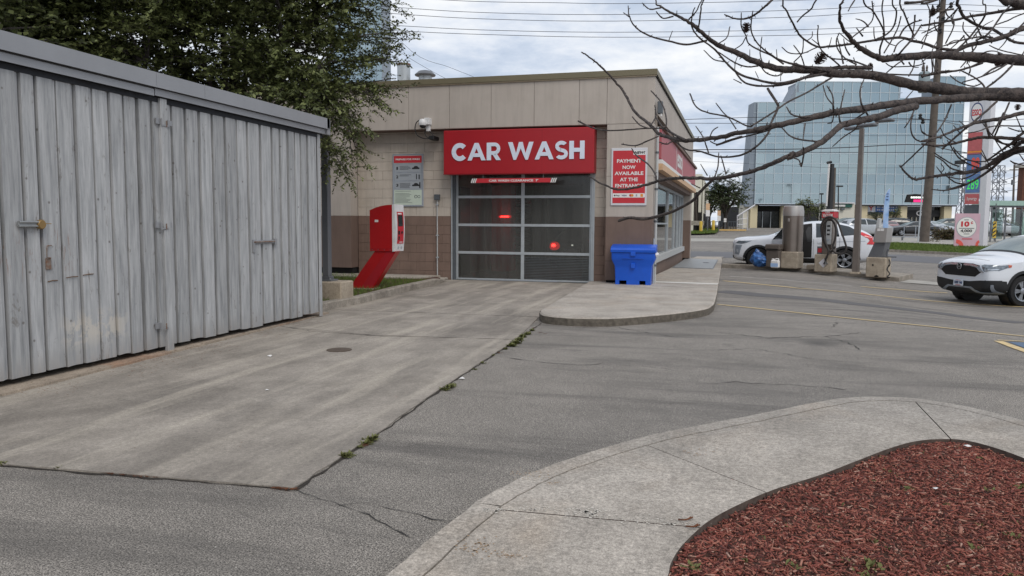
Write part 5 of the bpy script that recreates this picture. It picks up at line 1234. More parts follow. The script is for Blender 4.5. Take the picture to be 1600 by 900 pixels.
# lid: deep skirt, domed sloping top
M_ = MB(); prof = [(-.36, .79), (-.37, .85), (-.34, .895), (-.2, .935), (0, .965), (.2, .98), (.34, .975), (.36, .79)]
secs = [(-.545, .95), (-.535, .99), (.535, .99), (.545, .95)]
for xs_, kk in secs:
    for (y, z) in prof: M_.v.append(Vector((xs_, y * kk, .79 + (z - .79) * kk)))
n = len(prof)
for i in range(len(secs) - 1):
    for j in range(n): M_.f.append((i * n + j, i * n + (j + 1) % n, (i + 1) * n + (j + 1) % n, (i + 1) * n + j))
M_.f.append(tuple(range(n))); M_.f.append(tuple(3 * n + j for j in range(n))[::-1]); lid = M_.build('lid', 'bin_blue', gb, local=True, smooth=35)
M_ = MB(); M_.cbox(-.06, .06, -.375, -.33, .70, .81, .012); M_.build('hasp', 'bin_blue', gb, local=True)
M_ = MB(); M_.cbox(-.05, .05, -.335, -.25, .40, .53, .012); M_.build('latch_block', 'bin_blue', gb, local=True)
M_ = MB(); M_.cbox(-.26, .26, -.345, -.33, .64, .66, .004); M_.build('rib', 'bin_blue', gb, local=True)
# white crumpled bag stuck at the bin's right rim
q2 = gb; M_ = MB(); r = random.Random(4); M_.v = []; bm = bmesh.new(); bmesh.ops.create_icosphere(bm, subdivisions=2, radius=1)
for v in bm.verts: v.co = Vector((.56 + v.co.x * .06 * r.uniform(.7, 1.2), -.18 + v.co.y * .07 * r.uniform(.7, 1.2), .74 + v.co.z * .055 * r.uniform(.6, 1.3)))
bm.verts.index_update(); M_.add([wmat(gb) @ v.co for v in bm.verts], [tuple(v.index for v in f.verts) for f in bm.faces]); bm.free()
M_.build('plastic_bag', 'print_white', None, smooth=30, label='crumpled white plastic bag caught on the right rim of the blue grit bin', cat='bag')

# ================================================================ PAYMENT KIOSK
q = PZ(562, 452, .10); yk = q.y
kx0, kx1 = PY(577.8, 360, yk - .0).x, PY(613, 360, yk).x; kz0, kz1 = PY(596, 392.3, yk).z, PY(612, 319.8, yk).z; kzl = PY(577.5, 328.5, yk).z
kd = .30
ks = thing('payment_kiosk', 'red payment kiosk with a white front on a slanted red pedestal in the grass bed', 'payment kiosk', (q.x, yk, .10))
px0, px1 = PY(543, 452, yk).x, PY(580, 451, yk).x; tx0, tx1 = PY(585, 392.6, yk).x, PY(618, 392.6, yk).x
M_ = MB(); M_.prism([(px0, .09), (px1, .09), (tx1, kz0 + .0), (tx0, kz0)], lambda p: (p[0], yk + .03, p[1]), lambda p: (p[0], yk + .26, p[1])); M_.build('pedestal', 'kiosk_red', ks)
M_ = MB(); M_.prism([(px0 + (px1 - px0) * .5, .10), (px1 - .02, .10), (tx1 - .02, kz0 - .01), (tx0 + (tx1 - tx0) * .55, kz0 - .01)], lambda p: (p[0], yk + .022, p[1]), lambda p: (p[0], yk + .031, p[1])); M_.build('pedestal_panel', 'red_sign', ks)
M_ = MB(); M_.plate([(px0 - .08, yk - .05), (px1 + .05, yk - .05), (px1 + .05, yk + .35), (px0 - .08, yk + .35)], .125, 0.0); M_.build('foot_plate', 'block_concrete', ks)
M_ = MB(); hz = kz1 - kzl; pr = [(kx0, kz0), (kx1, kz0), (kx1, kz1)] + [(kx1 - (kx1 - kx0) * t_, kz1 - hz * t_ ** 2.1) for t_ in (.25, .5, .75, 1.0)]
M_.prism(pr, lambda p: (p[0], yk, p[1]), lambda p: (p[0], yk + kd, p[1])); M_.build('cabinet', 'kiosk_red', ks, smooth=20)
# white front, bulging slightly, faces the lane
wx1 = kx1 + .05; M_ = MB(); pr = [(kx1 + .001, kz0 - .005), (wx1, kz0 - .005)] + [(wx1 + .03 * math.sin(math.pi * t_), kz0 + (kz1 - kz0) * t_) for t_ in (.1, .3, .5, .7, .9)] + [(wx1, kz1 + .008), (kx1 + .001, kz1 + .008)]
M_.prism(pr, lambda p: (p[0], yk - .012, p[1]), lambda p: (p[0], yk + kd + .18, p[1])); fr2 = M_.build('front_panel', 'kiosk_white', ks, smooth=20)
def kf(v): return wx1 + .03 * math.sin(math.pi * v)
def kbox(y0, y1, v0, v1, t_, m_, name):
    M_ = MB(); n_ = 6
    for i in range(n_):
        a_, b2_ = v0 + (v1 - v0) * i / n_, v0 + (v1 - v0) * (i + 1) / n_; za, zb2 = kz0 + (kz1 - kz0) * a_, kz0 + (kz1 - kz0) * b2_
        M_.quad((kf(a_) + t_, y0, za), (kf(a_) + t_, y1, za), (kf(b2_) + t_, y1, zb2), (kf(b2_) + t_, y0, zb2))
    za, zb2 = kz0 + (kz1 - kz0) * v0, kz0 + (kz1 - kz0) * v1
    M_.quad((kf(v0), y0, za), (kf(v1), y0, zb2), (kf(v1) + t_, y0, zb2), (kf(v0) + t_, y0, za)); M_.quad((kf(v0), y1, za), (kf(v1), y1, zb2), (kf(v1) + t_, y1, zb2), (kf(v0) + t_, y1, za))
    return M_.build(name, m_, fr2)
kw = kd + .18
kbox(yk + .09, yk + kw - .06, .16, .85, .006, 'print_red', 'red_panel'); kbox(yk + .12, yk + kw - .12, .54, .78, .010, 'screen', 'screen')
kbox(yk + .12, yk + .20, .36, .44, .016, 'plastic_black', 'card_reader'); kbox(yk + .28, yk + .34, .38, .43, .02, 'plastic_black', 'card_slot'); kbox(yk + .14, yk + .19, .24, .32, .014, 'screen', 'receipt_slot')
kbox(yk + .12, yk + .32, .795, .825, .009, 'print_white', 'header_print'); kbox(yk + .2, yk + .36, .185, .20, .009, 'print_white', 'footer_print'); kbox(yk + .14, yk + .2, .045, .10, .008, 'alu', 'lock_plate'); kbox(yk + .3, yk + .36, .045, .10, .008, 'alu', 'lock_plate')
M_ = MB(); M_.box(kx0 + .02, kx1 - .02, yk - .003, yk + .01, kz0 + .045, kz0 + .051); M_.box(kx1 - .055, kx1 - .05, yk - .003, yk + .01, kz0 + .05, kz1 - .05); M_.build('seam', 'sign_edge_red', ks)
for k in range(4): M_ = MB(); M_.lathe((kx0 + .05 + k * (kx1 - kx0 - .1) / 3, yk, kz0 + .025), [(.011, .0), (.009, .006)], 8, True, Matrix.Rotation(R(90), 4, 'X')); M_.build('bolt', 'alu_dark', ks)
M_ = MB(); M_.box(kx0 + .12, kx0 + .2, yk - .003, yk + .005, kz0 + .62, kz0 + .67); M_.build('sticker', 'print_white', ks)
# steel access plate in the walk
P = [tuple(PP(*q_)[:2]) for q_ in ((1052, 418), (1113, 420), (1121, 406), (1072, 404))]
ap = thing('access_hatch', 'flat grey metal access hatch let into the walk beside the shop windows', 'hatch', (*P[0], pz(*P[0])))
M_ = MB(); M_.plate(P, lambda x, y: pz(x, y) + .012, lambda x, y: pz(x, y) - .02); M_.build('plate', 'galv', ap)
cxx = sum(p[0] for p in P) / 4; cyy = sum(p[1] for p in P) / 4; P2_ = [(cxx + (p[0] - cxx) * 1.05, cyy + (p[1] - cyy) * 1.05) for p in P]
M_ = MB(); M_.plate(P2_, lambda x, y: pz(x, y) + .006, lambda x, y: pz(x, y) - .02); M_.build('rim', 'alu_dark', ap)
q = PP(1103, 411); M_ = MB(); M_.lathe((q.x, q.y, pz(q.x, q.y) + .012), [(.12, 0), (.12, .008), (.0, .01)], 12); M_.build('handle_recess', 'plastic_black', ap)
# ================================================================ VEHICLES
SUV = [  # x, zb, ws, zs, wm, zm, wsh, zsh, wr, zr, wt, zt, zc
 (2.27, .36, .68, .42, .74, .58, .70, .84, .60, .90, .34, .93, .94),
 (2.21, .27, .80, .36, .85, .60, .81, .91, .69, .98, .36, 1.01, 1.02),
 (1.98, .22, .89, .33, .92, .62, .87, .97, .75, 1.05, .38, 1.08, 1.09),
 (1.70, .21, .90, .32, .925, .64, .89, 1.00, .77, 1.09, .40, 1.13, 1.14),
 (1.48, .21, .90, .32, .925, .66, .90, 1.02, .78, 1.10, .41, 1.14, 1.15),
 (1.28, .21, .90, .32, .925, .66, .90, 1.05, .80, 1.15, .42, 1.20, 1.21),
 (0.62, .21, .90, .32, .92, .66, .89, 1.06, .70, 1.50, .40, 1.57, 1.585),
 (0.20, .21, .90, .32, .92, .66, .89, 1.06, .63, 1.60, .38, 1.655, 1.665),
 (-.80, .21, .90, .32, .92, .66, .89, 1.08, .63, 1.635, .38, 1.68, 1.69),
 (-1.50, .21, .90, .32, .92, .66, .89, 1.10, .62, 1.60, .38, 1.645, 1.655),
 (-1.95, .23, .88, .34, .91, .68, .87, 1.12, .60, 1.50, .36, 1.56, 1.565),
 (-2.18, .27, .84, .38, .88, .70, .84, 1.10, .64, 1.28, .34, 1.30, 1.31),
 (-2.27, .34, .74, .44, .80, .66, .76, .96, .60, 1.04, .30, 1.05, 1.06)]
SED = [
 (2.35, .32, .60, .38, .66, .50, .62, .64, .50, .69, .30, .70, .71),
 (2.20, .22, .80, .32, .84, .52, .78, .72, .62, .78, .32, .80, .81),
 (1.70, .18, .88, .28, .90, .54, .86, .82, .72, .87, .36, .90, .91),
 (0.95, .18, .89, .28, .91, .56, .88, .89, .75, .94, .40, .98, .99),
 (0.25, .18, .89, .28, .91, .56, .88, .91, .66, 1.28, .38, 1.33, 1.34),
 (-.45, .18, .89, .28, .91, .56, .88, .93, .60, 1.40, .36, 1.435, 1.44),
 (-1.05, .18, .89, .28, .91, .56, .88, .94, .60, 1.33, .36, 1.36, 1.37),
 (-1.70, .20, .88, .30, .90, .58, .86, .95, .72, 1.02, .38, 1.05, 1.06),
 (-2.20, .26, .80, .36, .84, .60, .78, .92, .66, .97, .34, .98, .99),
 (-2.33, .34, .66, .42, .72, .58, .68, .78, .54, .84, .30, .85, .86)]
def ring(st):
    x, zb, ws, zs, wm, zm, wsh, zsh, wr, zr, wt, zt, zc = st
    h = [(ws * .72, zb), (ws, zs), (wm, zm), (wsh, zsh), (wr, zr), (wt, zt)]
    return [(x, 0, zb)] + [(x, a, z) for a, z in h] + [(x, 0, zc)] + [(x, -a, z) for a, z in h[::-1]]
def car_body(stations, wheels=(), wr=.40, lvl=2, name='body'):
    rings = [ring(s_) for s_ in stations]; k = len(rings[0]); v = [p for r_ in rings for p in r_]
    f = [(i * k + j, i * k + (j + 1) % k, (i + 1) * k + (j + 1) % k, (i + 1) * k + j) for i in range(len(rings) - 1) for j in range(k)]
    f += [tuple(range(k))[::-1], tuple((len(rings) - 1) * k + j for j in range(k))]
    me = bpy.data.meshes.new(name); me.from_pydata(v, [], f)
    bm = bmesh.new(); bm.from_mesh(me); bmesh.ops.recalc_face_normals(bm, faces=bm.faces)
    cl_ = bm.edges.layers.float.new('crease_edge')
    for e in bm.edges:
        i, j = e.verts[0].index, e.verts[1].index
        if abs(i - j) == k and (i % k) in (4, k - 4): e[cl_] = 0.55
        if abs(i - j) == k and (i % k) in (2, k - 2): e[cl_] = 0.3
    bm.to_mesh(me); bm.free()
    o = bpy.data.objects.new('tmp', me); COL.objects.link(o); s_ = o.modifiers.new('s', 'SUBSURF'); s_.levels = lvl; s_.render_levels = lvl
    kill = [o]
    for (wx, sy) in wheels:
        M_ = MB(); M_.lathe((wx, sy * .60, wr * .87), [(wr, 0), (wr, sy * .5)], 28, True, Matrix.Rotation(R(-90), 4, 'X'))
        M_ = MB()
        n_ = 28; y0, y1 = sy * .58, sy * 1.2
        a = [(wx + wr * math.cos(2 * math.pi * q / n_), y0, wr * .87 + wr * math.sin(2 * math.pi * q / n_)) for q in range(n_)]; c = [(p[0], y1, p[2]) for p in a]
        M_.add(a + c, [tuple(range(n_)), tuple(range(n_, 2 * n_))] + [(q, (q + 1) % n_, n_ + (q + 1) % n_, n_ + q) for q in range(n_)])
        mc = M_.mesh('cut'); bm = bmesh.new(); bm.from_mesh(mc); bmesh.ops.recalc_face_normals(bm, faces=bm.faces); bm.to_mesh(mc); bm.free()
        co = bpy.data.objects.new('cut', mc); COL.objects.link(co); kill.append(co)
        b_ = o.modifiers.new('b', 'BOOLEAN'); b_.operation = 'DIFFERENCE'; b_.object = co; b_.solver = 'EXACT'
    dg = bpy.context.evaluated_depsgraph_get(); dg.update(); out = bpy.data.meshes.new_from_object(o.evaluated_get(dg))
    for q in kill: mm = q.data; bpy.data.objects.remove(q); bpy.data.meshes.remove(mm)
    out.name = name; out.polygons.foreach_set('use_smooth', [True] * len(out.polygons)); out.set_sharp_from_angle(angle=R(38))
    # unbroken shell for projecting the trim on
    me2 = bpy.data.meshes.new('t'); me2.from_pydata(v, [], f); o2 = bpy.data.objects.new('t', me2); COL.objects.link(o2); s_ = o2.modifiers.new('s', 'SUBSURF'); s_.levels = lvl
    bm = bmesh.new(); bm.from_mesh(me2); bmesh.ops.recalc_face_normals(bm, faces=bm.faces)
    cl_ = bm.edges.layers.float.new('crease_edge')
    for e in bm.edges:
        i, j = e.verts[0].index, e.verts[1].index
        if abs(i - j) == k and (i % k) in (4, k - 4): e[cl_] = 0.55
        if abs(i - j) == k and (i % k) in (2, k - 2): e[cl_] = 0.3
    bm.to_mesh(me2); bm.free()
    dg = bpy.context.evaluated_depsgraph_get(); dg.update(); sh = bpy.data.meshes.new_from_object(o2.evaluated_get(dg))
    bvh = BVHTree.FromPolygons([q.co.copy() for q in sh.vertices], [tuple(p.vertices) for p in sh.polygons]); bpy.data.objects.remove(o2); bpy.data.meshes.remove(me2); bpy.data.meshes.remove(sh)
    return out, bvh
def conform(bvh, poly, view, off, cell=.06, skirt=.012):
    """cover a 2D outline with a thin panel lying `off` proud of the body.
    view: 'F' front (y,z), 'B' back (y,z), 'L' left side (x,z), 'R' right side, 'T' top (x,y)"""
    B = densify([Vector(p) for p in poly] + [Vector(poly[0])], cell)[:-1]; n = len(B); pts = list(B); PP_ = [(p.x, p.y) for p in B]
    X0, X1 = min(p[0] for p in PP_), max(p[0] for p in PP_); Y0, Y1 = min(p[1] for p in PP_), max(p[1] for p in PP_)
    x = X0 + cell / 2
    while x < X1:
        y = Y0 + cell / 2
        while y < Y1:
            if inpoly(x, y, PP_): pts.append(Vector((x, y)))
            y += cell
        x += cell
    vv, ee, ff, *_ = delaunay_2d_cdt(pts, [(i, (i + 1) % n) for i in range(n)], [], 1, 1e-6)
    def shoot(p):
        if view == 'F': o_, d_ = Vector((4, p[0], p[1])), Vector((-1, 0, 0))
        elif view == 'B': o_, d_ = Vector((-4, p[0], p[1])), Vector((1, 0, 0))
        elif view == 'L': o_, d_ = Vector((p[0], 3, p[1])), Vector((0, -1, 0))
        elif view == 'R': o_, d_ = Vector((p[0], -3, p[1])), Vector((0, 1, 0))
        else: o_, d_ = Vector((p[0], p[1], 4)), Vector((0, 0, -1))
        h = bvh.ray_cast(o_, d_)
        if h[0] is None: h = bvh.find_nearest(o_ + d_ * 2.2)
        nn_ = h[1] if h[1].dot(d_) < 0 else -h[1]
        return h[0] + nn_ * off, h[0] - nn_ * skirt
    S_ = [shoot(p) for p in vv]; M_ = MB(); m = len(vv)
    M_.v = [s_[0] for s_ in S_] + [s_[1] for s_ in S_]; M_.f = [tuple(f) for f in ff]
    cnt = {}
    for f in ff:
        for a, c in zip(f, list(f[1:]) + [f[0]]): cnt[(a, c)] = 1
    for (a, c) in cnt:
        if (c, a) not in cnt: M_.f.append((a, c, m + c, m + a))
    return M_
def panel(par, bvh, poly, view, off, m, name, mirror=False, cell=.06, smooth=50):
    out = [conform(bvh, poly, view, off, cell).build(name, m, par, local=True, smooth=smooth)]
    if mirror:
        if view in 'LR': out.append(conform(bvh, poly, 'R' if view == 'L' else 'L', off, cell).build(name, m, par, local=True, smooth=smooth))
        else: out.append(conform(bvh, [(-p[0], p[1]) for p in poly], view, off, cell).build(name, m, par, local=True, smooth=smooth))
    return out
def wheel_meshes(r_, rr, wd, spokes=5, dbl=True):
    """tyre and rim meshes, axle along +y (outer side +y), centred"""
    T_ = MB(); prof = [(rr, -wd / 2), (r_ - .02, -wd / 2), (r_, -wd / 2 + .03), (r_, wd / 2 - .03), (r_ - .02, wd / 2), (rr + .02, wd / 2 + .004), (rr, wd / 2 - .02)]
    n = 32; rotm = Matrix.Rotation(R(-90), 4, 'X'); T_.lathe((0, 0, 0), prof + [prof[0]], n, False, rotm); tm = T_.mesh('wheel'); tm.materials.append(MATS['tyre'])
    G_ = MB(); G_.lathe((0, 0, 0), [(rr - .025, wd / 2 - .06), (rr - .02, wd / 2 - .005), (rr, wd / 2 + .003), (rr, wd / 2 - .05)], n, False, rotm)
    for i in range(spokes):
        for d_ in ((-.16, .16) if dbl else (0,)):
            a = 2 * math.pi * i / spokes; a2 = a + d_
            w0, w1 = (.022, .026) if dbl else (.035, .045)
            c0_, c1_ = Vector((math.cos(a) * .05, 0, math.sin(a) * .05)), Vector((math.cos(a2) * (rr - .015), 0, math.sin(a2) * (rr - .015))); t_ = (c1_ - c0_).normalized(); s_ = Vector((-t_.z, 0, t_.x))
            yo = wd / 2 - .015; P = [c0_ - s_ * w0, c1_ - s_ * w1, c1_ + s_ * w1, c0_ + s_ * w0]
            G_.add([p + Vector((0, yo, 0)) for p in P] + [p + Vector((0, yo - .03, 0)) for p in P], [(0, 1, 2, 3), (7, 6, 5, 4)] + [(j, (j + 1) % 4, 4 + (j + 1) % 4, 4 + j) for j in range(4)])
    G_.lathe((0, 0, 0), [(.07, wd / 2 - .05), (.07, wd / 2 - .01), (.03, wd / 2), (0, wd / 2)], 14, True, rotm); gm = G_.mesh('rim'); gm.materials.append(MATS['rim_alloy'])
    D_ = MB(); D_.lathe((0, 0, 0), [(rr - .01, -.02), (0, -.02)], n, True, rotm); dm = D_.mesh('hub'); dm.materials.append(MATS['grille_black'])
    for me in (tm, gm):
        bm = bmesh.new(); bm.from_mesh(me); bmesh.ops.recalc_face_normals(bm, faces=bm.faces); bm.to_mesh(me); bm.free()
    tm.polygons.foreach_set('use_smooth', [True] * len(tm.polygons)); tm.set_sharp_from_angle(angle=R(35))
    return tm, gm, dm
WSUV = wheel_meshes(.355, .235, .23, 5, True); WSED = wheel_meshes(.33, .21, .21, 5, False)
def add_wheels(car, W3, xf, xr, y, r_, steer=0.0):
    for (x, s_, st) in ((xf, 1, steer), (xf, -1, steer), (xr, 1, 0), (xr, -1, 0)):
        Mw = wmat(car) @ Matrix.Translation((x, s_ * y, r_)) @ Matrix.Rotation(st + (math.pi if s_ < 0 else 0), 4, 'Z')
        t_ = inst('wheel', W3[0], car, Mw); inst('rim', W3[1], t_, Mw); inst('hub', W3[2], t_, Mw)
# window outlines in side view (x, z)
def suv_details(car, bvh, far=False):
    panel(car, bvh, [(1.14, 1.14), (.54, 1.49), (.18, 1.59), (-.36, 1.60), (-.36, 1.10)], 'L', .004, 'car_glass', 'side_window', True, .08)
    panel(car, bvh, [(-.46, 1.11), (-.46, 1.59), (-1.18, 1.575), (-1.22, 1.13)], 'L', .004, 'car_glass', 'side_window', True, .08)
    panel(car, bvh, [(-1.30, 1.15), (-1.27, 1.565), (-1.62, 1.50), (-1.95, 1.30), (-1.80, 1.19)], 'L', .004, 'car_glass', 'side_window', True, .08)

# ---------------------------------------------------------------- white SUV at the right edge
qn = PT(1597, 479); qf = PT(1493, 465.5)
axle = Vector((qn.x - qf.x, qn.y - qf.y, 0)).normalized()
fwd = Vector((axle.y, -axle.x, 0)); fwd = fwd if fwd.y < 0 else -fwd
hd = math.atan2(fwd.y, fwd.x)
left = Vector((-fwd.y, fwd.x, 0))         # car's left
WXF, TRK = 1.36, .79
# near wheel (image right) is the car's left one
cpos = Vector((qn.x, qn.y, 0)) - left * (TRK + .10) - fwd * WXF
zc = tz(qn.x, qn.y)
crv = thing('white_suv', 'white SUV with dark grille and licence plate, facing forward, cut by the right edge', 'car', (cpos.x, cpos.y, zc), hd, None)
SUVM, SUVB = car_body(SUV, [(1.36, 1), (1.36, -1), (-1.30, 1), (-1.30, -1)], .41)
SUVM.materials.append(MATS['car_white']); inst('body', SUVM, crv, wmat(crv))
add_wheels(crv, WSUV, 1.36, -1.30, .79, .355)
MI = lambda *a, **k: panel(crv, SUVB, *a, **k)
# black arch liners and cladding
def archring(par, bvh, x, r0, r1, zc_, side, m='trim_black', off=.010):
    P = [(x + r1 * math.cos(R(a)), zc_ + r1 * math.sin(R(a))) for a in range(-28, 209, 12)] + [(x + r0 * math.cos(R(a)), zc_ + r0 * math.sin(R(a))) for a in range(208, -29, -12)]
    panel(par, bvh, P, side, off, m, 'arch_cladding', False, .1)
for x in (1.36, -1.30):
    for sd_ in 'LR': archring(crv, SUVB, x, .405, .47, .357, sd_)
for sy in (1, -1):
    for x in (1.36, -1.30):
        M_ = MB(); n_ = 20; P = [(x + .402 * math.cos(2 * math.pi * q / n_), .357 + .402 * math.sin(2 * math.pi * q / n_)) for q in range(n_)]
        ya, yb = sy * .59, sy * .86
        M_.add([(p[0], ya, p[1]) for p in P] + [(p[0], yb, p[1]) for p in P], [tuple(range(n_))] + [(q, (q + 1) % n_, n_ + (q + 1) % n_, n_ + q) for q in range(n_)]); M_.build('wheel_well', 'grille_black', crv, local=True, fixn=False)
MI([(.88, .22), (.88, .37), (-.82, .37), (-.82, .22)], 'L', .012, 'trim_black', 'sill_cladding', True)
# windscreen and windows
MI([(1.25, -.73), (1.25, -.35), (1.25, .35), (1.25, .73), (.52, .62), (.48, .3), (.48, -.3), (.52, -.62)], 'T', .004, 'trim_black', 'windscreen_surround')
MI([(1.19, -.67), (1.18, 0), (1.19, .67), (.55, .585), (.52, 0), (.55, -.585)], 'T', .008, 'windscreen', 'windscreen')
suv_details(crv, SUVB)
for s_ in (1, -1):
    M_ = MB(); M_.tube([(1.15, s_ * .60, 1.24), (1.13, s_ * .1, 1.26)], .012, 6); M_.build('wiper', 'trim_black', crv, local=True)
    if s_ < 0: continue
    M_ = MB(); M_.cbox(.80, .94, s_ * 1.0 - .10, s_ * 1.0 + .10, 1.10, 1.24, .03); mr = M_.build('mirror', 'car_white', crv, local=True, smooth=30)
# nose: grille, chrome wings, badge, lamps, lower intake, silver blade, plate
# upper grille in outline tapering to the lamps
G = [(-.66, .80), (-.46, .665), (.46, .665), (.66, .80), (.56, .93), (.34, .965), (-.34, .965), (-.56, .93)]
MI(G, 'F', .006, 'grille_black', 'grille', cell=.05)
MI([(.10, .915), (.32, .905), (.50, .875), (.60, .785), (.70, .775), (.66, .82), (.58, .905), (.34, .955), (.10, .965)], 'F', .018, 'chrome', 'grille_wing', True, .04)
for z in (.70, .76, .82): MI([(-.46, z), (.46, z), (.46, z + .014), (-.46, z + .014)], 'F', .010, 'trim_black', 'grille_bar')
MI([(.61, .93), (.70, .80), (.87, .83), (.91, .93), (.82, .95), (.66, .95)], 'F', .012, 'lamp_glass', 'headlight', True, .04)
MI([(.72, .815), (.86, .84), (.87, .865), (.71, .84)], 'F', .017, 'chrome', 'lamp_reflector', True, .04)
MI([(1.78, .90), (2.02, .82), (2.12, .86), (2.05, .93), (1.80, .955)], 'L', .010, 'lamp_glass', 'headlight', True, .04)
MI([(1.72, .90), (1.785, .89), (1.79, .955), (1.70, .95)], 'L', .011, 'amber', 'side_marker', True, .04)
B_ = [(-.90, .60), (-.88, .28), (-.55, .25), (.55, .25), (.88, .28), (.90, .60), (.60, .585), (.30, .55), (-.30, .55), (-.60, .585)]
MI([(1.80, .24), (1.79, .42), (1.83, .58), (2.24, .60), (2.24, .28), (2.1, .25)], 'L', .010, 'trim_black', 'bumper_corner', True)
MI(B_, 'F', .010, 'trim_black', 'bumper_intake', cell=.05)
MI([(.26, .425), (.36, .43), (.50, .355), (.60, .318), (.80, .325), (.825, .50), (.85, .50), (.845, .30), (.62, .283), (.46, .315), (.34, .385), (.26, .39)], 'F', .020, 'silver_trim', 'bumper_blade', True, .035)
MI([(-.27, .392), (.27, .392), (.27, .425), (-.27, .425)], 'F', .018, 'silver_trim', 'bumper_blade', False, .05)
MI([(-.40, .215), (.40, .215), (.46, .262), (-.46, .262)], 'F', .012, 'grille_black', 'lower_lip', False)
for z in (.345, .385): MI([(.62, z), (.79, z), (.79, z + .01), (.62, z + .01)], 'F', .016, 'grille_black', 'fog_slat', True)
def on_nose(y, z, off):
    h = SUVB.ray_cast(Vector((4, y, z)), Vector((-1, 0, 0))); return h[0] + Vector((off, 0, 0))
e_ = on_nose(0, .885, .03)
def badge(par, e_, m='chrome'):
    M_ = MB(); s_ = .062
    for poly in ([(-.9, 1), (-.55, 1), (-.62, -1), (-.72, -1)], [(.9, 1), (.55, 1), (.62, -1), (.72, -1)], [(-.62, .12), (.62, .12), (.62, -.12), (-.62, -.12)], [(-.72, -1), (-.45, -1), (-.5, 0), (-.66, 0)], [(.72, -1), (.45, -1), (.5, 0), (.66, 0)]):
        M_.prism([(p[0] * s_, p[1] * s_) for p in poly], lambda p: (e_.x, p[0], e_.z + p[1]), lambda p: (e_.x + .012, p[0], e_.z + p[1]))
    n_ = 20; o_ = [(1.25 * s_ * math.cos(2 * math.pi * q / n_) ** 1 * (1), 1.15 * s_ * math.sin(2 * math.pi * q / n_)) for q in range(n_)]; i_ = [(p[0] * .86, p[1] * .86) for p in o_]
    for q in range(n_):
        P = [o_[q], o_[(q + 1) % n_], i_[(q + 1) % n_], i_[q]]; M_.prism(P, lambda p: (e_.x, p[0], e_.z + p[1]), lambda p: (e_.x + .014, p[0], e_.z + p[1]))
    return M_.build('badge', m, par, local=True)
badge(crv, e_)
pn_ = on_nose(-.0, .50, .03); M_ = MB(); M_.cbox(pn_.x, pn_.x + .012, -.155, .155, .425, .575, .006); pt = M_.build('licence_plate', 'plate', crv, local=True)
Mw = wmat(crv)
def wloc(v): return Mw @ Vector(v)
text('plate_characters', 'CBSP 748', .25, .062, wloc((pn_.x + .0135, 0, .50)), wloc((0, 1, 0)) - wloc((0, 0, 0)), (0, 0, 1), 'print_navy', pt, .02)
M_ = MB(); M_.box(pn_.x + .012, pn_.x + .0135, -.08, .08, .55, .558); M_.box(pn_.x + .012, pn_.x + .0135, -.08, .08, .436, .446); M_.build('plate_print', 'print_red', pt, local=True)
# door seams, roof rail, bonnet shut line
for x in (.92, -.41, -1.26): MI([(x, .40), (x + .008, .40), (x + .008, 1.04), (x, 1.04)], 'L', .002, 'trim_black', 'door_seam', True)
MI([(2.02, -.60), (2.03, 0), (2.02, .60), (2.028, .60), (2.042, 0), (2.028, -.60)], 'T', .002, 'trim_black', 'bonnet_seam')

# ---------------------------------------------------------------- white SUV at the vacuums, seen from the side
q_r = PT(1323, 424.5, 0); 
# rear wheel contact on the near side; find the heading so that the front wheel falls at its place
best = None
for k in range(120, 200):
    a = R(k); p = Vector((q_r.x, q_r.y, 0)) + Vector((math.cos(a), math.sin(a), 0)) * 2.67; p.z = tz(p.x, p.y)
    v = CM.transposed() @ (p - C0); px_ = 800 + F * v.x / -v.z
    if best is None or abs(px_ - 1173) < best[0]: best = (abs(px_ - 1173), a, p)
hd2 = best[1]; f2 = Vector((math.cos(hd2), math.sin(hd2), 0)); l2 = Vector((-f2.y, f2.x, 0))
# near side is the car's left when it faces image-left
q0 = Vector((q_r.x, q_r.y, 0)) + f2 * 1.30 - l2 * .88
ecl = thing('white_coupe_suv', 'white sloping-back SUV behind the vacuum island with its front door open', 'car', (q0.x, q0.y, tz(q0.x, q0.y)), hd2)
ECL = [
 (2.20, .38, .62, .46, .70, .64, .66, .86, .56, .94, .34, .98, .99),
 (2.12, .28, .78, .36, .83, .64, .80, .93, .69, 1.01, .36, 1.045, 1.055),
 (1.85, .22, .88, .33, .90, .64, .87, .98, .76, 1.055, .38, 1.09, 1.10),
 (1.40, .21, .89, .32, .90, .65, .88, 1.01, .78, 1.09, .40, 1.125, 1.135),
 (1.10, .21, .89, .32, .90, .66, .88, 1.03, .79, 1.115, .42, 1.15, 1.16),
 (0.88, .21, .89, .32, .90, .66, .88, 1.04, .77, 1.15, .42, 1.19, 1.20),
 (0.25, .21, .89, .32, .90, .66, .88, 1.03, .68, 1.46, .40, 1.53, 1.54),
 (-.15, .21, .89, .32, .90, .66, .87, 1.06, .62, 1.60, .38, 1.655, 1.665),
 (-.80, .21, .89, .32, .90, .66, .87, 1.10, .61, 1.62, .38, 1.675, 1.685),
 (-1.40, .21, .89, .32, .90, .68, .86, 1.16, .60, 1.53, .38, 1.58, 1.59),
 (-1.85, .24, .88, .36, .89, .72, .84, 1.20, .60, 1.33, .36, 1.37, 1.38),
 (-2.12, .30, .83, .40, .86, .74, .80, 1.14, .62, 1.21, .34, 1.23, 1.235),
 (-2.20, .38, .72, .46, .78, .68, .72, .94, .58, 1.00, .30, 1.02, 1.03)]
em, eb = car_body(ECL, [(1.37, 1), (1.37, -1), (-1.30, 1), (-1.30, -1)], .41); em.materials.append(MATS['car_white']); inst('body', em, ecl, wmat(ecl))
add_wheels(ecl, WSUV, 1.37, -1.30, .78, .355)
PI_ = lambda *a, **k: panel(ecl, eb, *a, **k)
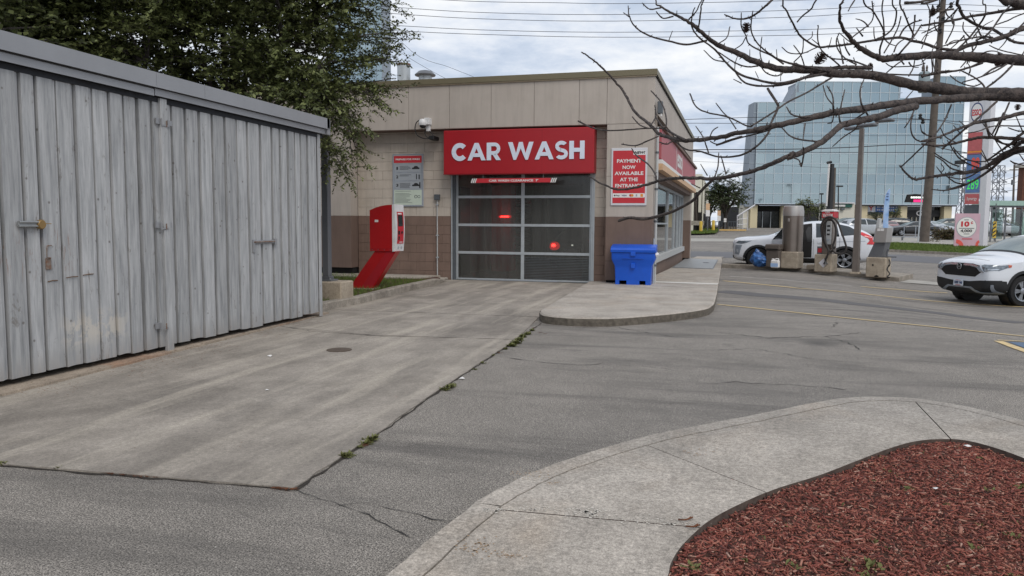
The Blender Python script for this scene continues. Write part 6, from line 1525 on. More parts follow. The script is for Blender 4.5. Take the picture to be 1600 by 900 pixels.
for x in (1.37, -1.30): archring(ecl, eb, x, .405, .475, .357, 'L'); archring(ecl, eb, x, .405, .475, .357, 'R')
for x in (1.37, -1.30):
    M_ = MB(); n_ = 20; P = [(x + .402 * math.cos(2 * math.pi * q / n_), .357 + .402 * math.sin(2 * math.pi * q / n_)) for q in range(n_)]
    M_.add([(p[0], .59, p[1]) for p in P] + [(p[0], .85, p[1]) for p in P], [tuple(range(n_))] + [(q, (q + 1) % n_, n_ + (q + 1) % n_, n_ + q) for q in range(n_)]); M_.build('wheel_well', 'grille_black', ecl, local=True, fixn=False)
PI_([(.90, .23), (.90, .40), (-.85, .40), (-.85, .23)], 'L', .012, 'trim_black', 'sill_cladding', True)
# open front doorway on the near side: dark interior, seats
door_o = [(.84, .42), (.90, .80), (.82, 1.05), (.22, 1.44), (-.05, 1.54), (-.30, 1.575), (-.30, .42)]
PI_(door_o, 'L', .006, 'seat_dark', 'door_opening'); PI_([(.60, 1.14), (.22, 1.38), (-.02, 1.46), (-.02, 1.13)], 'L', .009, 'leaf_light', 'far_window', cell=.1)
PI_([(-.16, .95), (-.10, 1.30), (-.17, 1.46), (-.26, 1.46), (-.28, .95)], 'L', .010, 'trim_black', 'seat_back')
PI_([(.80, 1.08), (.22, 1.44), (.24, 1.47), (.86, 1.11)], 'L', .014, 'trim_black', 'pillar_trim')
PI_([(-.42, 1.10), (-.42, 1.575), (-1.05, 1.56), (-1.12, 1.14)], 'L', .005, 'car_glass', 'side_window', True); PI_([(-1.18, 1.16), (-1.12, 1.55), (-1.42, 1.48), (-1.78, 1.26), (-1.60, 1.20)], 'L', .005, 'car_glass', 'side_window', True)
PI_([(.80, 1.10), (.22, 1.44), (-.30, 1.575), (-.30, 1.08)], 'R', .005, 'car_glass', 'side_window')
PI_([(.84, -.66), (.83, 0), (.84, .66), (.24, .56), (.21, 0), (.24, -.56)], 'T', .006, 'windscreen', 'windscreen')
# boomerang tail lamp, front lamp, chrome shield, intake
PI_([(-1.64, 1.26), (-1.80, 1.29), (-2.10, 1.14), (-2.17, 1.05), (-2.14, .88), (-1.93, .90), (-2.02, 1.02), (-1.98, 1.09)], 'L', .012, 'lens_red', 'tail_light', True, .05)
PI_([(1.56, .97), (2.00, .955), (2.10, .88), (1.92, .855), (1.74, .89)], 'L', .010, 'lamp_glass', 'headlight', True, .05)
PI_([(1.88, .82), (2.09, .82), (2.10, .50), (1.97, .48)], 'L', .008, 'silver_trim', 'bumper_shield', True, .05); PI_([(2.00, .66), (2.05, .66), (2.05, .56), (2.0, .56)], 'L', .012, 'headlamp', 'fog_light', True, .05)
PI_([(-.55, .90), (.55, .90), (.60, .80), (.45, .68), (-.45, .68), (-.60, .80)], 'F', .008, 'grille_black', 'grille'); PI_([(-.70, .46), (.70, .46), (.66, .34), (-.66, .34)], 'F', .010, 'trim_black', 'bumper_intake')
PI_([(-.35, .40), (-.342, .40), (-.342, 1.05), (-.35, 1.05)], 'L', .004, 'trim_black', 'door_seam'); PI_([(-1.14, .60), (-1.132, .60), (-1.132, 1.10), (-1.14, 1.10)], 'L', .004, 'trim_black', 'door_seam')
PI_([(-.50, .93), (-.50, .945), (-1.9, 1.005), (-1.9, .99)], 'L', .003, 'silver_trim', 'body_crease')
PI_([(-.48, .90), (-.48, .935), (-.66, .94), (-.66, .905)], 'L', .02, 'car_white', 'door_handle')
M_ = MB(); M_.cbox(.56, .72, .93, 1.12, 1.02, 1.17, .03); M_.build('mirror', 'trim_black', ecl, local=True)
# the open door leaf swung out on its front hinges
Dm = Matrix.Translation((.92, .90, 0)) @ Matrix.Rotation(R(-62), 4, 'Z'); dl = MB(); P = [(0, .42), (-.02, .80), (-.10, 1.02), (-1.12, 1.06), (-1.22, .85), (-1.16, .60), (-1.0, .42)]
dl.prism(P, lambda p: Dm @ Vector((p[0], 0, p[1])), lambda p: Dm @ Vector((p[0], .07, p[1]))); dd = dl.build('door', 'car_white', ecl, local=True)
M_ = MB(); M_.prism([(-.06, .48), (-.06, .95), (-1.05, 1.0), (-1.1, .8), (-.98, .5)], lambda p: Dm @ Vector((p[0], -.03, p[1])), lambda p: Dm @ Vector((p[0], -.002, p[1]))); M_.build('door_trim', 'seat_dark', dd, local=True)
fr_ = MB(); pf = [(-.10, 1.02), (-.70, 1.40), (-1.12, 1.50), (-1.14, 1.06)]
fr_.tube([Dm @ Vector((p[0], .03, p[1])) for p in pf], .022, 6); fr_.build('window_frame', 'trim_black', dd, local=True)
M_ = MB(); M_.prism(pf, lambda p: Dm @ Vector((p[0], .028, p[1])), lambda p: Dm @ Vector((p[0], .033, p[1]))); M_.build('window', 'car_glass', dd, local=True)

ecl.scale = (1.07, 1.04, 1.03); ecl.location += f2 * .18
# ---------------------------------------------------------------- vehicle inside the wash
q = PY(897, 392, 25.0); sx = .5; dw = thing('car_in_wash', 'dark car seen dimly through the door glass with its red tail lights lit', 'car', (PY(911, 400, 27.2).x, 27.4, .02), R(90))
dm_, db_ = car_body(SED, [], .38, 2); dm2 = dm_.copy(); dm_.materials.append(MATS['car_black']); inst('body', dm_, dw, wmat(dw)); add_wheels(dw, WSED, 1.4, -1.4, .78, .33)
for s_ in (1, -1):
    P = [((.62 + .20 * math.cos(R(a))) * s_, .78 + .14 * math.sin(R(a))) for a in range(0, 360, 24)]; halo_ = panel(dw, db_, P, 'B', .012, 'lamp_red_halo', 'tail_light')[0]  # broad weak ellipse paints the red halo around the lit core
    P = [((.64 + .07 * math.cos(R(a))) * s_, .80 + .04 * math.sin(R(a))) for a in range(0, 360, 30)]; conform(db_, P, 'B', .03).build('lamp_core', 'lamp_red', halo_, local=True)
panel(dw, db_, [(-.25, .55), (.25, .55), (.25, .67), (-.25, .67)], 'B', .012, 'plate', 'licence_plate'); panel(dw, db_, [(-.03, .80), (.03, .80), (.03, .83), (-.03, .83)], 'B', .016, 'lamp_white', 'plate_lamp')

# ---------------------------------------------------------------- far parked cars
PSUV = [tuple(s_) for s_ in SUV]
def far_meshes(stations, kind):
    me, bv = car_body(stations, [(1.40, 1), (1.40, -1), (-1.35, 1), (-1.35, -1)], .38, 2); return me, bv
FS = far_meshes(SED, 's'); FU = far_meshes(SUV, 'u')
def farcar(px, py, dep, hdg, kind, m, label, name='parked_car'):
    p = PT(px, py) if dep is None else PD(px, py, dep); z = tz(p.x, p.y) + .012
    c = thing(name, label, 'car', (p.x, p.y, z), hdg, 'cars parked in the lot before the glass office block'); me, bv = FS if kind == 's' else FU
    me = me.copy(); me.materials.clear(); me.materials.append(MATS[m]); inst('body', me, c, wmat(c)); add_wheels(c, WSED, 1.40, -1.35, .78, .33)
    if kind == 's':
        panel(c, bv, [(.72, 1.0), (.15, 1.26), (-.40, 1.34), (-.40, .97)], 'L', .006, 'car_glass', 'side_window', True, .2); panel(c, bv, [(-.48, .97), (-.48, 1.34), (-1.0, 1.26), (-1.35, 1.03)], 'L', .006, 'car_glass', 'side_window', True, .2)
        panel(c, bv, [(.80, -.62), (.80, .62), (.22, .54), (.22, -.54)], 'T', .006, 'windscreen', 'windscreen', False, .2); panel(c, bv, [(-1.15, -.5), (-1.15, .5), (-1.62, .58), (-1.62, -.58)], 'T', .006, 'car_glass', 'rear_window', False, .2)
        panel(c, bv, [(.45, .62), (.74, .62), (.76, .74), (.5, .74)], 'B', .012, 'lens_red', 'tail_light', True, .1); panel(c, bv, [(.45, .56), (.74, .56), (.76, .66), (.5, .64)], 'F', .012, 'headlamp', 'headlight', True, .1)
    else:
        suv_details(c, bv); panel(c, bv, [(1.18, -.66), (1.18, .66), (.56, .57), (.56, -.57)], 'T', .006, 'windscreen', 'windscreen', False, .2)
        panel(c, bv, [(-.5, 1.20), (.5, 1.20), (.45, 1.45), (-.45, 1.45)], 'B', .01, 'car_glass', 'rear_window', False, .2); panel(c, bv, [(.55, .80), (.76, .80), (.74, 1.02), (.6, 1.02)], 'B', .012, 'lens_red', 'tail_light', True, .1); panel(c, bv, [(.5, .72), (.8, .74), (.8, .84), (.5, .80)], 'F', .012, 'headlamp', 'headlight', True, .1)
    return c
latd = YAW   # heading that runs across the view
farcar(1424, 370.5, 74, latd + math.pi, 's', 'car_black', 'black sedan parked side-on in the far lot just left of the wooden pole')
farcar(1388, 369, 77, latd + R(70), 's', 'car_red', 'dark red car seen from behind next to the black sedan in the far lot')
farcar(1352, 368.5, 70, latd + R(8), 'u', 'car_silver', 'silver grey SUV in the far lot immediately right of the tall square lamp post')
farcar(1322, 363, 92, latd + R(180), 'u', 'car_grey', 'grey green car in the far lot behind the vacuum unit')
farcar(1458, 368, 80, latd + R(-75), 's', 'car_silver', 'light silver car in the far lot immediately right of the wooden pole')
farcar(1480, 365, 88, latd + R(180), 'u', 'car_grey', 'grey SUV in the far lot behind the reddish hedge')
farcar(1408, 362, 98, latd, 'u', 'car_black', 'dark SUV roof showing behind the black sedan in the far lot')
farcar(1500, 364, 95, latd + R(90), 's', 'car_black', 'black car partly hidden behind the pink price poster')
farcar(1365, 362, 100, latd + R(180), 's', 'car_black', 'dark car at the back of the far lot behind the blue feather flag')
farcar(1565, 371, 75, latd, 's', 'car_silver', 'white-silver car passing behind the bus shelter')
farcar(1300, 361, 100, latd, 's', 'car_black', 'dark car at the back of the far lot, left of the lamp post')
# ================================================================ VACUUM ISLAND EQUIPMENT
uI = Vector((u.x, u.y, 0)); nI3 = Vector((nI.x, nI.y, 0)); aI = math.atan2(u.y, u.x)
def isl(px, py):
    """point on top of the island"""
    q = PT(px, py, .14); return q
def frame_at(q): return Matrix.Translation(q) @ Matrix.Rotation(aI, 4, 'Z')
def sz(q): return depth(q) / F
# fore-shortening of a width along the island
def isx(q, px): # signed distance along u to the vertical plane point at pixel px
    d = ray(px, 400); d2 = Vector((d.x, d.y)); a = Vector((q.x, q.y)); # solve a + u*s = t*d2
    den = u.x * d2.y - u.y * d2.x; return -(a.x * d2.y - a.y * d2.x) / den
def zat(q, py, px=None):
    px = px or 0; v = CM.transposed() @ (Vector(q) - C0); d_ = -v.z; 
    # height whose projection is py at this plan position
    lo, hi = -2.0, 12.0
    for _ in range(30):
        m_ = (lo + hi) / 2; w_ = CM.transposed() @ (Vector((q.x, q.y, m_)) - C0); yy_ = 450 - F * w_.y / -w_.z
        if yy_ > py: lo = m_
        else: hi = m_
    return (lo + hi) / 2
def island_block(px0, px1, pyb, pyt, name_thing, label, cat, dep=.5):
    q = isl((px0 + px1) / 2, pyb); w0, w1 = isx(q, px0), isx(q, px1) - .24; h = zat(q, pyt) - q.z
    t = thing(name_thing, label, cat, q, aI); M_ = MB(); M_.cbox(w0, w1, 0, dep, -.03, h, .025); M_.build('concrete_base', 'block_concrete', t, local=True); return t, q, w0, w1, h
# tall stainless canister
t, q, w0, w1, h = island_block(1219, 1257, 418.5, 393.5, 'vacuum_canister', 'tall stainless steel vacuum canister on a stained concrete block', 'vacuum')
qc = q + nI3 * .35; rr_ = (isx(qc, 1252) - isx(qc, 1222.5)) / 2; cxl = (isx(qc, 1252) + isx(qc, 1222.5)) / 2; ht = zat(qc, 322) - q.z; hm = zat(qc, 337) - q.z
M_ = MB(); M_.lathe((cxl, .36, 0), [(rr_, h - .01), (rr_, hm)], 36); M_.build('canister', 'stainless', t, local=True, smooth=40)
M_ = MB(); M_.lathe((cxl, .36, 0), [(rr_ + .012, hm - .01), (rr_ + .012, hm + .16), (rr_ - .02, ht - .01), (rr_ - .05, ht + .01), (0, ht + .02)], 36); M_.build('lid', 'stainless_light', t, local=True, smooth=30)
M_ = MB(); M_.cbox(cxl - .03, cxl + .03, .355 - rr_ - .03, .36 - rr_, hm - .2, hm - .1, .005); M_.build('latch', 'stainless_light', t, local=True)
for xk, z_ in ():
    M_ = MB(); M_.tube(smoothpath([Vector((xk - .12, -.012, z_ + .2)), Vector((xk, -.014, z_ + .15)), Vector((xk + .02, -.014, z_ + .05)), Vector((xk + .01, -.014, z_ - .05))], 4), .012, 6); M_.build('rust_stain', 'rusty', t, local=True)
# vacuum unit with hose
t, q, w0, w1, h = island_block(1272.5, 1311.5, 424.0, 397.5, 'vacuum_unit', 'coin vacuum with red and white cap and coiled dark hose on a concrete block', 'vacuum')
qc = q + nI3 * .2; x0, x1 = isx(qc, 1284), isx(qc, 1311.5) - .2; z1, z2, z3 = zat(qc, 341) - q.z, zat(qc, 330.5) - q.z, zat(qc, 327) - q.z
M_ = MB(); M_.cbox(x0 + .01, x1 - .01, .1, .48, h - .01, z1, .02); M_.build('cabinet', 'stainless', t, local=True)
M_ = MB(); M_.cbox(x0 - .01, x1 + .01, .08, .50, z1 + .001, z2, .02); hd_ = M_.build('header', 'print_red', t, local=True)
M_ = MB(); M_.box(x0 - .02, x1 + .02, .07, .51, z2, z2 + .03); M_.v += []; M_.prism([(x0 - .02, z2 + .03), (x1 + .02, z2 + .03), ((x0 + x1) / 2 + .1, z3), ((x0 + x1) / 2 - .1, z3)], lambda p: (p[0], .10, p[1]), lambda p: (p[0], .49, p[1])); M_.build('cap', 'print_white', t, local=True)
Wt = wmat(t); text('lettering', 'VACUUM', (x1 - x0) * .88, .11, Wt @ Vector(((x0 + x1) / 2, .078, z1 + .09)), uI, (0, 0, 1), 'print_white', hd_, .03); text('lettering', 'SUPER', (x1 - x0) * .4, .05, Wt @ Vector(((x0 + x1) / 2, .078, z1 + .19)), uI, (0, 0, 1), 'print_white', hd_, .01)
xm_ = (x0 + x1) / 2
M_ = MB(); M_.cbox(xm_ - .02, xm_ + .15, .04, .10, zat(qc, 382) - q.z, zat(qc, 346) - q.z, .01); cpn = M_.build('coin_panel', 'dirty_white', t, local=True)
for k, z_ in enumerate((.80, .62, .44, .2)):
    zz_ = zat(qc, 382) - q.z + (zat(qc, 346) - zat(qc, 382)) * z_; M_ = MB(); M_.box(xm_ + .02, xm_ + .11, .034, .04, zz_ - .03, zz_ + .03); M_.build('panel_print', 'plastic_black' if k != 3 else 'print_grey', cpn, local=True)
def hp(px, py, o=-.02): s_ = isx(qc, px); return Vector((s_, o, zat(qc + uI * s_, py) - q.z))
H1 = [hp(1309, 385, -.05), hp(1303, 393), hp(1297, 388), hp(1291, 378), hp(1287, 366), hp(1287, 352, -.08), hp(1292, 342, -.1), hp(1299, 339, -.12), hp(1306, 341, -.1), hp(1312, 348, -.06), hp(1317, 362), hp(1323, 376, -.04), hp(1326, 388), hp(1323, 395), hp(1314, 396), hp(1307, 392, -.06), hp(1305, 384), hp(1308, 372), hp(1308, 356), hp(1303, 345, -.04), hp(1297, 343, -.04), hp(1291, 350, -.04), hp(1290, 364), hp(1294, 378, -.07), hp(1300, 392, -.1), hp(1296, 403, -.05)]
M_ = MB(); M_.tube(smoothpath(H1, 6), .032, 8); M_.build('hose', 'hose', t, local=True, smooth=60)
M_ = MB(); a = hp(1295, 403, -.05); M_.lathe(a, [(.035, 0), (.03, -.10), (.075, -.19), (.0, -.19)], 10); M_.build('nozzle', 'plastic_black', t, local=True)
a, c = hp(1278, 397.5, .12), hp(1287, 385, .12); M_ = MB(); M_.cbox(a.x, c.x, .1, .3, h - .005, c.z, .01); bx_ = M_.build('coin_box', 'steel_grey', t, local=True); M_ = MB(); M_.box(a.x + .03, c.x - .03, .094, .10, h + .05, c.z - .06); M_.build('sticker', 'print_red', bx_, local=True)
cx_ = (w0 + w1) / 2 + .02; M_ = MB(); d_ = .15; zc2 = h * .48; M_.prism([(cx_ - d_, zc2), (cx_, zc2 - d_), (cx_ + d_, zc2), (cx_, zc2 + d_)], lambda p: (p[0], -.008, p[1]), lambda p: (p[0], .002, p[1])); M_.build('diamond_plate', 'frame_white', t, local=True)
# air / wash unit with a slanted front
t, q, w0, w1, h = island_block(1353.5, 1397.5, 432.5, 402.5, 'mat_cleaner', 'stainless cabinet with a slanted front panel on the last concrete block of the island', 'air station', .5)
for (px_, s_) in ((1364.5, .02), (1390, .02)):
    M_ = MB(); M_.lathe((isx(q, px_), -.004, h * .6), [(.028, 0), (.028, .006)], 10, True, Matrix.Rotation(R(90), 4, 'X')); M_.build('lifting_hole', 'recess_black', t, local=True)
M_ = MB(); M_.prism([(isx(q, 1367), .02), (isx(q, 1375), .02), (isx(q, 1373.5), .06), (isx(q, 1371), .08), (isx(q, 1368.5), .06)], lambda p: (p[0], -.004, p[1] - .03), lambda p: (p[0], .002, p[1] - .03)); M_.build('drain_hole', 'recess_black', t, local=True)
qc = q + nI3 * .2
def hp2(px, py, o=0.0): s_ = isx(qc, px); return (s_, zat(qc + uI * s_, py) - q.z)
P = [hp2(1357, 403), hp2(1379, 403), hp2(1384, 379), hp2(1367, 379)]; M_ = MB(); M_.prism(P, lambda p: (p[0], .1, p[1]), lambda p: (p[0], .6, p[1])); M_.build('slanted_panel', 'steel_grey', t, local=True)
P = [hp2(1369, 378.6), hp2(1386, 378.6), hp2(1387, 356), hp2(1370, 356)]; M_ = MB(); M_.prism(P, lambda p: (p[0], .02, p[1]), lambda p: (p[0], .55, p[1])); hb = M_.build('cabinet', 'stainless_light', t, local=True)
P = [hp2(1361, 378), hp2(1368.5, 378), hp2(1370, 342), hp2(1366.5, 341)]; M_ = MB(); M_.prism(P, lambda p: (p[0], .3, p[1]), lambda p: (p[0], .5, p[1])); M_.build('side_fin', 'dirty_white', t, local=True)
for px_ in (1374.5, 1380):
    a = hp2(px_, 359); M_ = MB(); M_.box(a[0] - .045, a[0] + .045, .01, .02, a[1] - .04, a[1] + .04); M_.build('sticker', 'print_white', hb, local=True)
a = hp2(1386, 402); M_ = MB(); M_.tube([(a[0], .2, h), (a[0], .2, h + .18), (a[0] + .04, .2, h + .26)], .03, 7); M_.tube([(a[0] - .12, .18, h + .02), (a[0] + .3, .1, h + .03)], .02, 7); M_.build('tap', 'steel_grey', t, local=True)
M_ = MB(); M_.tube(smoothpath([Vector((w1 - .02, .3, h - .02)), Vector((w1 + .06, .2, h * .7)), Vector((w1 + .02, .1, h * .4)), Vector((w1 + .1, .1, .1)), Vector((w1 + .08, -.05, .02)), Vector((w1 + .16, -.1, .0))], 5), .018, 7); M_.build('chain', 'plastic_black', t, local=True)
# low grey kerb-stone between the first two blocks
q = isl(1265, 420.5); w0, w1 = isx(q, 1258.5), isx(q, 1271.5); M_ = MB(); M_.cbox(w0, w1, .1, .5, -.02, .14, .02); M_ = MB().add([frame_at(q) @ v for v in M_.v], M_.f); M_.build('stepping_stone', 'block_concrete', None, label='low concrete stone between the two vacuum blocks', cat='concrete block')
# taupe bin behind the blue bag
q = isl(1207, 418) + nI3 * .35; w0, w1 = isx(q, 1195), isx(q, 1218); hh_ = zat(q, 382) - q.z; hm = zat(q, 391) - q.z
t = thing('litter_bin', 'grey brown litter bin with an overhanging lid between the blue bag and the steel canister', 'bin', q, aI)
M_ = MB(); M_.cbox(w0 + .03, w1 - .02, 0, .5, -.02, hm, .03); M_.build('body', 'bin_taupe', t, local=True); M_ = MB(); M_.cbox(w0, w1, -.03, .53, hm + .001, hh_, .03); M_.build('lid', 'bin_taupe', t, local=True); M_ = MB(); M_.box(w0 + .06, w1 - .06, -.034, -.03, hm + .02, hm + .05); M_.build('flap_slot', 'recess_black', t, local=True)
# blue refuse bag
q = isl(1187, 416.5) + nI3 * .25; w0, w1 = isx(q, 1173.5), isx(q, 1200.5); hh_ = zat(q, 391) - q.z
bm = bmesh.new(); bmesh.ops.create_icosphere(bm, subdivisions=4, radius=1)
for v in bm.verts:
    n_ = v.co.normalized(); f_ = 1 + .16 * noise.noise(n_ * 2.3 + Vector((3, 1, 2))) + .07 * noise.noise(n_ * 6.0)
    zz_ = v.co.z; kx = (1.0 - .42 * max(zz_, 0)) ; v.co = Vector(((w0 + w1) / 2 + v.co.x * (w1 - w0) / 2 * f_ * kx - .12 * max(zz_, 0), .02 + v.co.y * .26 * f_ * kx, max(-.02, hh_ * .42 + v.co.z * hh_ * .5 * f_ + (.12 * hh_ if n_.z > .93 else 0))))
bm.verts.index_update(); Mf = frame_at(q); M_ = MB().add([Mf @ v.co for v in bm.verts], [tuple(v.index for v in f.verts) for f in bm.faces]); bm.free()
M_.build('refuse_bag', 'bag_blue', None, smooth=25, label='full blue see-through refuse bag slumped on the island', cat='bag')
# white jug
q = isl(1210, 419) + nI3 * .08; w0, w1 = isx(q, 1204), isx(q, 1216.5); hh_ = zat(q, 404) - q.z
t = thing('plastic_jug', 'white and blue plastic jug with a hand hole beside the refuse bag', 'jug', q, aI)
M_ = MB(); M_.cbox(w0, w1, 0, .15, 0, hh_ * .82, .03); M_.build('body', 'print_white', t, local=True); M_ = MB(); M_.cbox(w0 + .02, w0 + .09, .04, .11, hh_ * .82, hh_ * .97, .01); M_.tube([(w0 + .09, .075, hh_ * .85), (w1 - .1, .075, hh_ * .98), (w1 - .03, .075, hh_ * .96), (w1 - .02, .075, hh_ * .78)], .02, 7); M_.build('handle', 'print_white', t, local=True)
M_ = MB(); M_.box(w0 + .01, w1 - .01, -.003, .0, hh_ * .12, hh_ * .5); M_.build('label_band', 'flag_blue', t, local=True)
# lamp post on the island
q = isl(1334, 428.5) + nI3 * .15; zt_ = zat(q, 200) - q.z
t = thing('lamp_post', 'tall square brown-grey lamp post with flat twin heads on the vacuum island', 'lamp post', q, aI)
M_ = MB(); M_.cbox(-.13, .13, -.13, .13, 0, .07, .01); M_.build('base_cover', 'block_concrete', t, local=True)
M_ = MB(); lt_ = .22; k = 4; a0, a1 = .088, .058
M_.add([(sx_ * a0, sy_ * a0, .07) for sx_, sy_ in ((-1, -1), (1, -1), (1, 1), (-1, 1))] + [(sx_ * a1 + .0, sy_ * a1, zt_ - .02) for sx_, sy_ in ((-1, -1), (1, -1), (1, 1), (-1, 1))], [(3, 2, 1, 0), (4, 5, 6, 7), (0, 1, 5, 4), (1, 2, 6, 5), (2, 3, 7, 6), (3, 0, 4, 7)])
M_.build('pole', 'tan_pole', t, local=True)
M_ = MB(); M_.tube([(-.4, .2, zt_ + .05), (.5, -.1, zt_ + .1)], .03, 8); M_.build('cross_arm', 'tan_pole', t, local=True)
for (x, y, z) in ((-.32, .2, zt_ + .03), (.28, -.35, zt_ + .02), (.62, .1, zt_ + .18)):
    M_ = MB(); M_.cbox(x - .26, x + .26, y - .16, y + .16, z - .04, z + .05, .03); M_.build('lamp_head', 'steel_grey', t, local=True)

# ================================================================ ACROSS THE STREET
camL = Vector((math.cos(YAW), math.sin(YAW), 0)); camN = Vector((-math.sin(YAW), math.cos(YAW), 0))   # across / away from the camera
def board(px0, px1, pyt, pyb, dep, th, name, m, parent, off=0.0):
    """upright slab facing back along the view axis, dep metres away"""
    M_ = MB(); c = [PD(px0, pyb, dep), PD(px1, pyb, dep), PD(px1, pyt, dep), PD(px0, pyt, dep)]
    zt = (c[2].z + c[3].z) / 2; zb = (c[0].z + c[1].z) / 2; a, b2 = Vector((c[0].x, c[0].y, 0)), Vector((c[1].x, c[1].y, 0))
    sp = a + camN * off; ep2 = b2 + camN * off
    d_ = (ep2 - sp); ep2 = sp + camL * d_.dot(camL)
    P = [sp, ep2, ep2 + camN * th, sp + camN * th]
    M_.add([p + Vector((0, 0, zb - p.z)) for p in P] + [p + Vector((0, 0, zt - p.z)) for p in P], [(3, 2, 1, 0), (4, 5, 6, 7), (0, 1, 5, 4), (1, 2, 6, 5), (2, 3, 7, 6), (3, 0, 4, 7)])
    return M_.build(name, m, parent)
DO = 118.0
pb_ = PD(1178, 357, DO); ob = thing('glass_office_block', 'eight storey office block clad in pale blue mirror glass with a cream ground floor', 'building', (pb_.x, pb_.y, 1.0), YAW)
L0 = pb_ ; 
# local frame: x across, y away, z up from world 0
OM = Matrix.Translation((L0.x, L0.y, 0)) @ Matrix.Rotation(YAW, 4, 'Z'); OI = OM.inverted()
def ol(px, py): q = OI @ PD(px, py, DO); return q.x, q.z
def obox(x0, x1, y0, y1, z0, z1, name, m, par=None):
    M_ = MB(); M_.box(x0, x1, y0, y1, z0, z1, OM); return M_.build(name, m, par or ob)
CW = (ol(1498, 318)[0] - 0) / 22.0; zg = ol(1300, 318.5)[1]; RH = 15.45 / F * DO
XW = CW * 22; ZT1 = zg + 10 * RH; ZT2 = ol(1330, 128)[1]
XA = ol(1249, 130)[0]; XB = ol(1411, 130)[0]; XC = ol(1464, 120)[0]; ZT3 = ol(1480, 119.5)[1]; ZT4 = ol(1440, 153)[1]
obox(.2, XW - .2, .25, 4.6, zg, ZT1 - .05, 'core_wall', 'grey_clad')
obox(XA - .2, XB - .2, .25, 4.2, ZT1 - .05, ZT2 - .05, 'upper_storey', 'grey_clad'); obox(XB - .2, XC, .3, 4.2, ZT1 - .05, ZT4, 'upper_storey', 'grey_clad'); obox(XC, XW - .1, .25, 4.2, ZT1 - .05, ZT3 - .05, 'stair_tower', 'grey_clad')
pm_ = {}
def pane(x, z, w_, h_, y=0.0):
    k = (round(w_, 2), round(h_, 2))
    if k not in pm_:
        M_ = MB(); M_.box(.05, k[0] - .05, .0, .05, .05, k[1] - .05); me = M_.mesh('window_pane'); me.materials.append(MATS['mirror_pane']); pm_[k] = me
    inst('window_pane', pm_[k], ob, OM @ Matrix.Translation((x, y + .10, z)) @ Matrix.Rotation(rnd.uniform(-.002, .002), 4, 'X') @ Matrix.Rotation(rnd.uniform(-.002, .002), 4, 'Z'))
for j in range(10):
    for i in range(22): pane(i * CW, zg + j * RH, CW, RH)
ca = int(round(XA / CW)); cbn = int(round(XB / CW)); ccn = int(round(XC / CW))
for i in range(ca, cbn):
    for j in range(2): pane(i * CW, ZT1 + j * (ZT2 - ZT1) / 2, CW, (ZT2 - ZT1) / 2)
for i in range(cbn, ccn): pane(i * CW, ZT1, CW, ZT4 - ZT1)
for i in range(ccn, 22):
    for j in range(2): pane(i * CW, ZT1 + j * (ZT3 - ZT1) / 2, CW, (ZT3 - ZT1) / 2)
M_ = MB()
for i in range(23):
    zt = ZT1 if i < ca else ZT2 if i <= cbn else ZT4 if i < ccn else ZT3; M_.box(i * CW - .055, i * CW + .055, .02, .18, zg, zt, OM)
for j in range(11): M_.box(-.05, XW + .05, .025, .17, zg + j * RH - .055, zg + j * RH + .055, OM)
M_.box(XA, XB, .025, .17, (ZT1 + ZT2) / 2 - .05, (ZT1 + ZT2) / 2 + .05, OM); M_.box(XA - .1, XB, .02, .2, ZT2 - .05, ZT2 + .08, OM); M_.box(XC, XW, .02, .2, ZT3 - .05, ZT3 + .08, OM)
M_.build('mullion_grid', 'mullion', ob, kind='stuff')
# sloped left flank of the upper part and the grey side wall
M_ = MB(); x_ = XA; M_.prism([(x_ - 1.6, ZT1), (x_, ZT1), (x_, ZT2)], lambda p: OM @ Vector((p[0], .1, p[1])), lambda p: OM @ Vector((p[0], 3.6, p[1]))); M_.build('sloped_flank', 'grey_clad', ob)
xl_ = ol(1166, 300)[0]; M_ = MB(); M_.prism([(xl_, 0), (-.02, 0), (-.02, ZT1 + .05), (xl_ + .9, ZT1 + .05)], lambda p: OM @ Vector((p[0], .3, max(p[1], zg * .0 + (zg - .5 if p[1] == 0 else 0)))), lambda p: OM @ Vector((p[0], 3.2, max(p[1], (zg - .5 if p[1] == 0 else 0))))); M_.build('side_wall', 'grey_clad', ob)
for j in range(1, 11): obox(xl_ + .1 + .08 * j, -.03, .26, .3, zg + j * RH - .03, zg + j * RH + .03, 'side_joint', 'mullion')
# ground floor
gz = 1.0
obox(-.1, XW, .5, 1.0, zg - .28, zg - .03, 'canopy_soffit', 'alu_dark'); obox(-.05, XW + .05, -.25, .6, zg - .12, zg - .05, 'canopy_edge', 'frame_silver')
obox(0, XW, 2.4, 20, gz - .3, zg - .28, 'ground_floor_core', 'dark_void')
def oc(px0, px1, y0, y1, name, m, pyt=None, pyb=None, par=None):
    z1 = zg - .282 if pyt is None else ol(px0, pyt)[1]; z0 = gz - .2 if pyb is None else ol(px0, pyb)[1]
    return obox(ol(px0, 340)[0], ol(px1, 340)[0], y0, y1, z0, z1, name, m, par)
for p0_, p1_ in ((1173.5, 1184.5), (1340, 1357), (1409, 1419), (1477, 1489)): oc(p0_, p1_, .4, 1.6, 'column', 'cream_wall')
oc(1163, 1173, 1.0, 3, 'column', 'cream_pale'); oc(1226, 1238, 1.5, 2.3, 'column', 'cream_wall')
for i, (p0_, p1_) in enumerate(((1185, 1197), (1198, 1210), (1211, 1225), (1240, 1262), (1264, 1286))):
    gp_ = oc(p0_, p1_, 2.2, 2.3, 'shop_window', 'dark_glass', 330); oc(p0_, p0_ + .8, 2.1, 2.19, 'window_post', 'alu', 330, None, gp_)
oc(1310, 1340, 1.8, 2.3, 'shop_wall', 'cream_wall'); oc(1357, 1409, 1.8, 2.3, 'shop_wall', 'cream_wall', 333); oc(1357, 1409, 1.6, 2.3, 'shop_canopy', 'alu_dark', 331, 334)
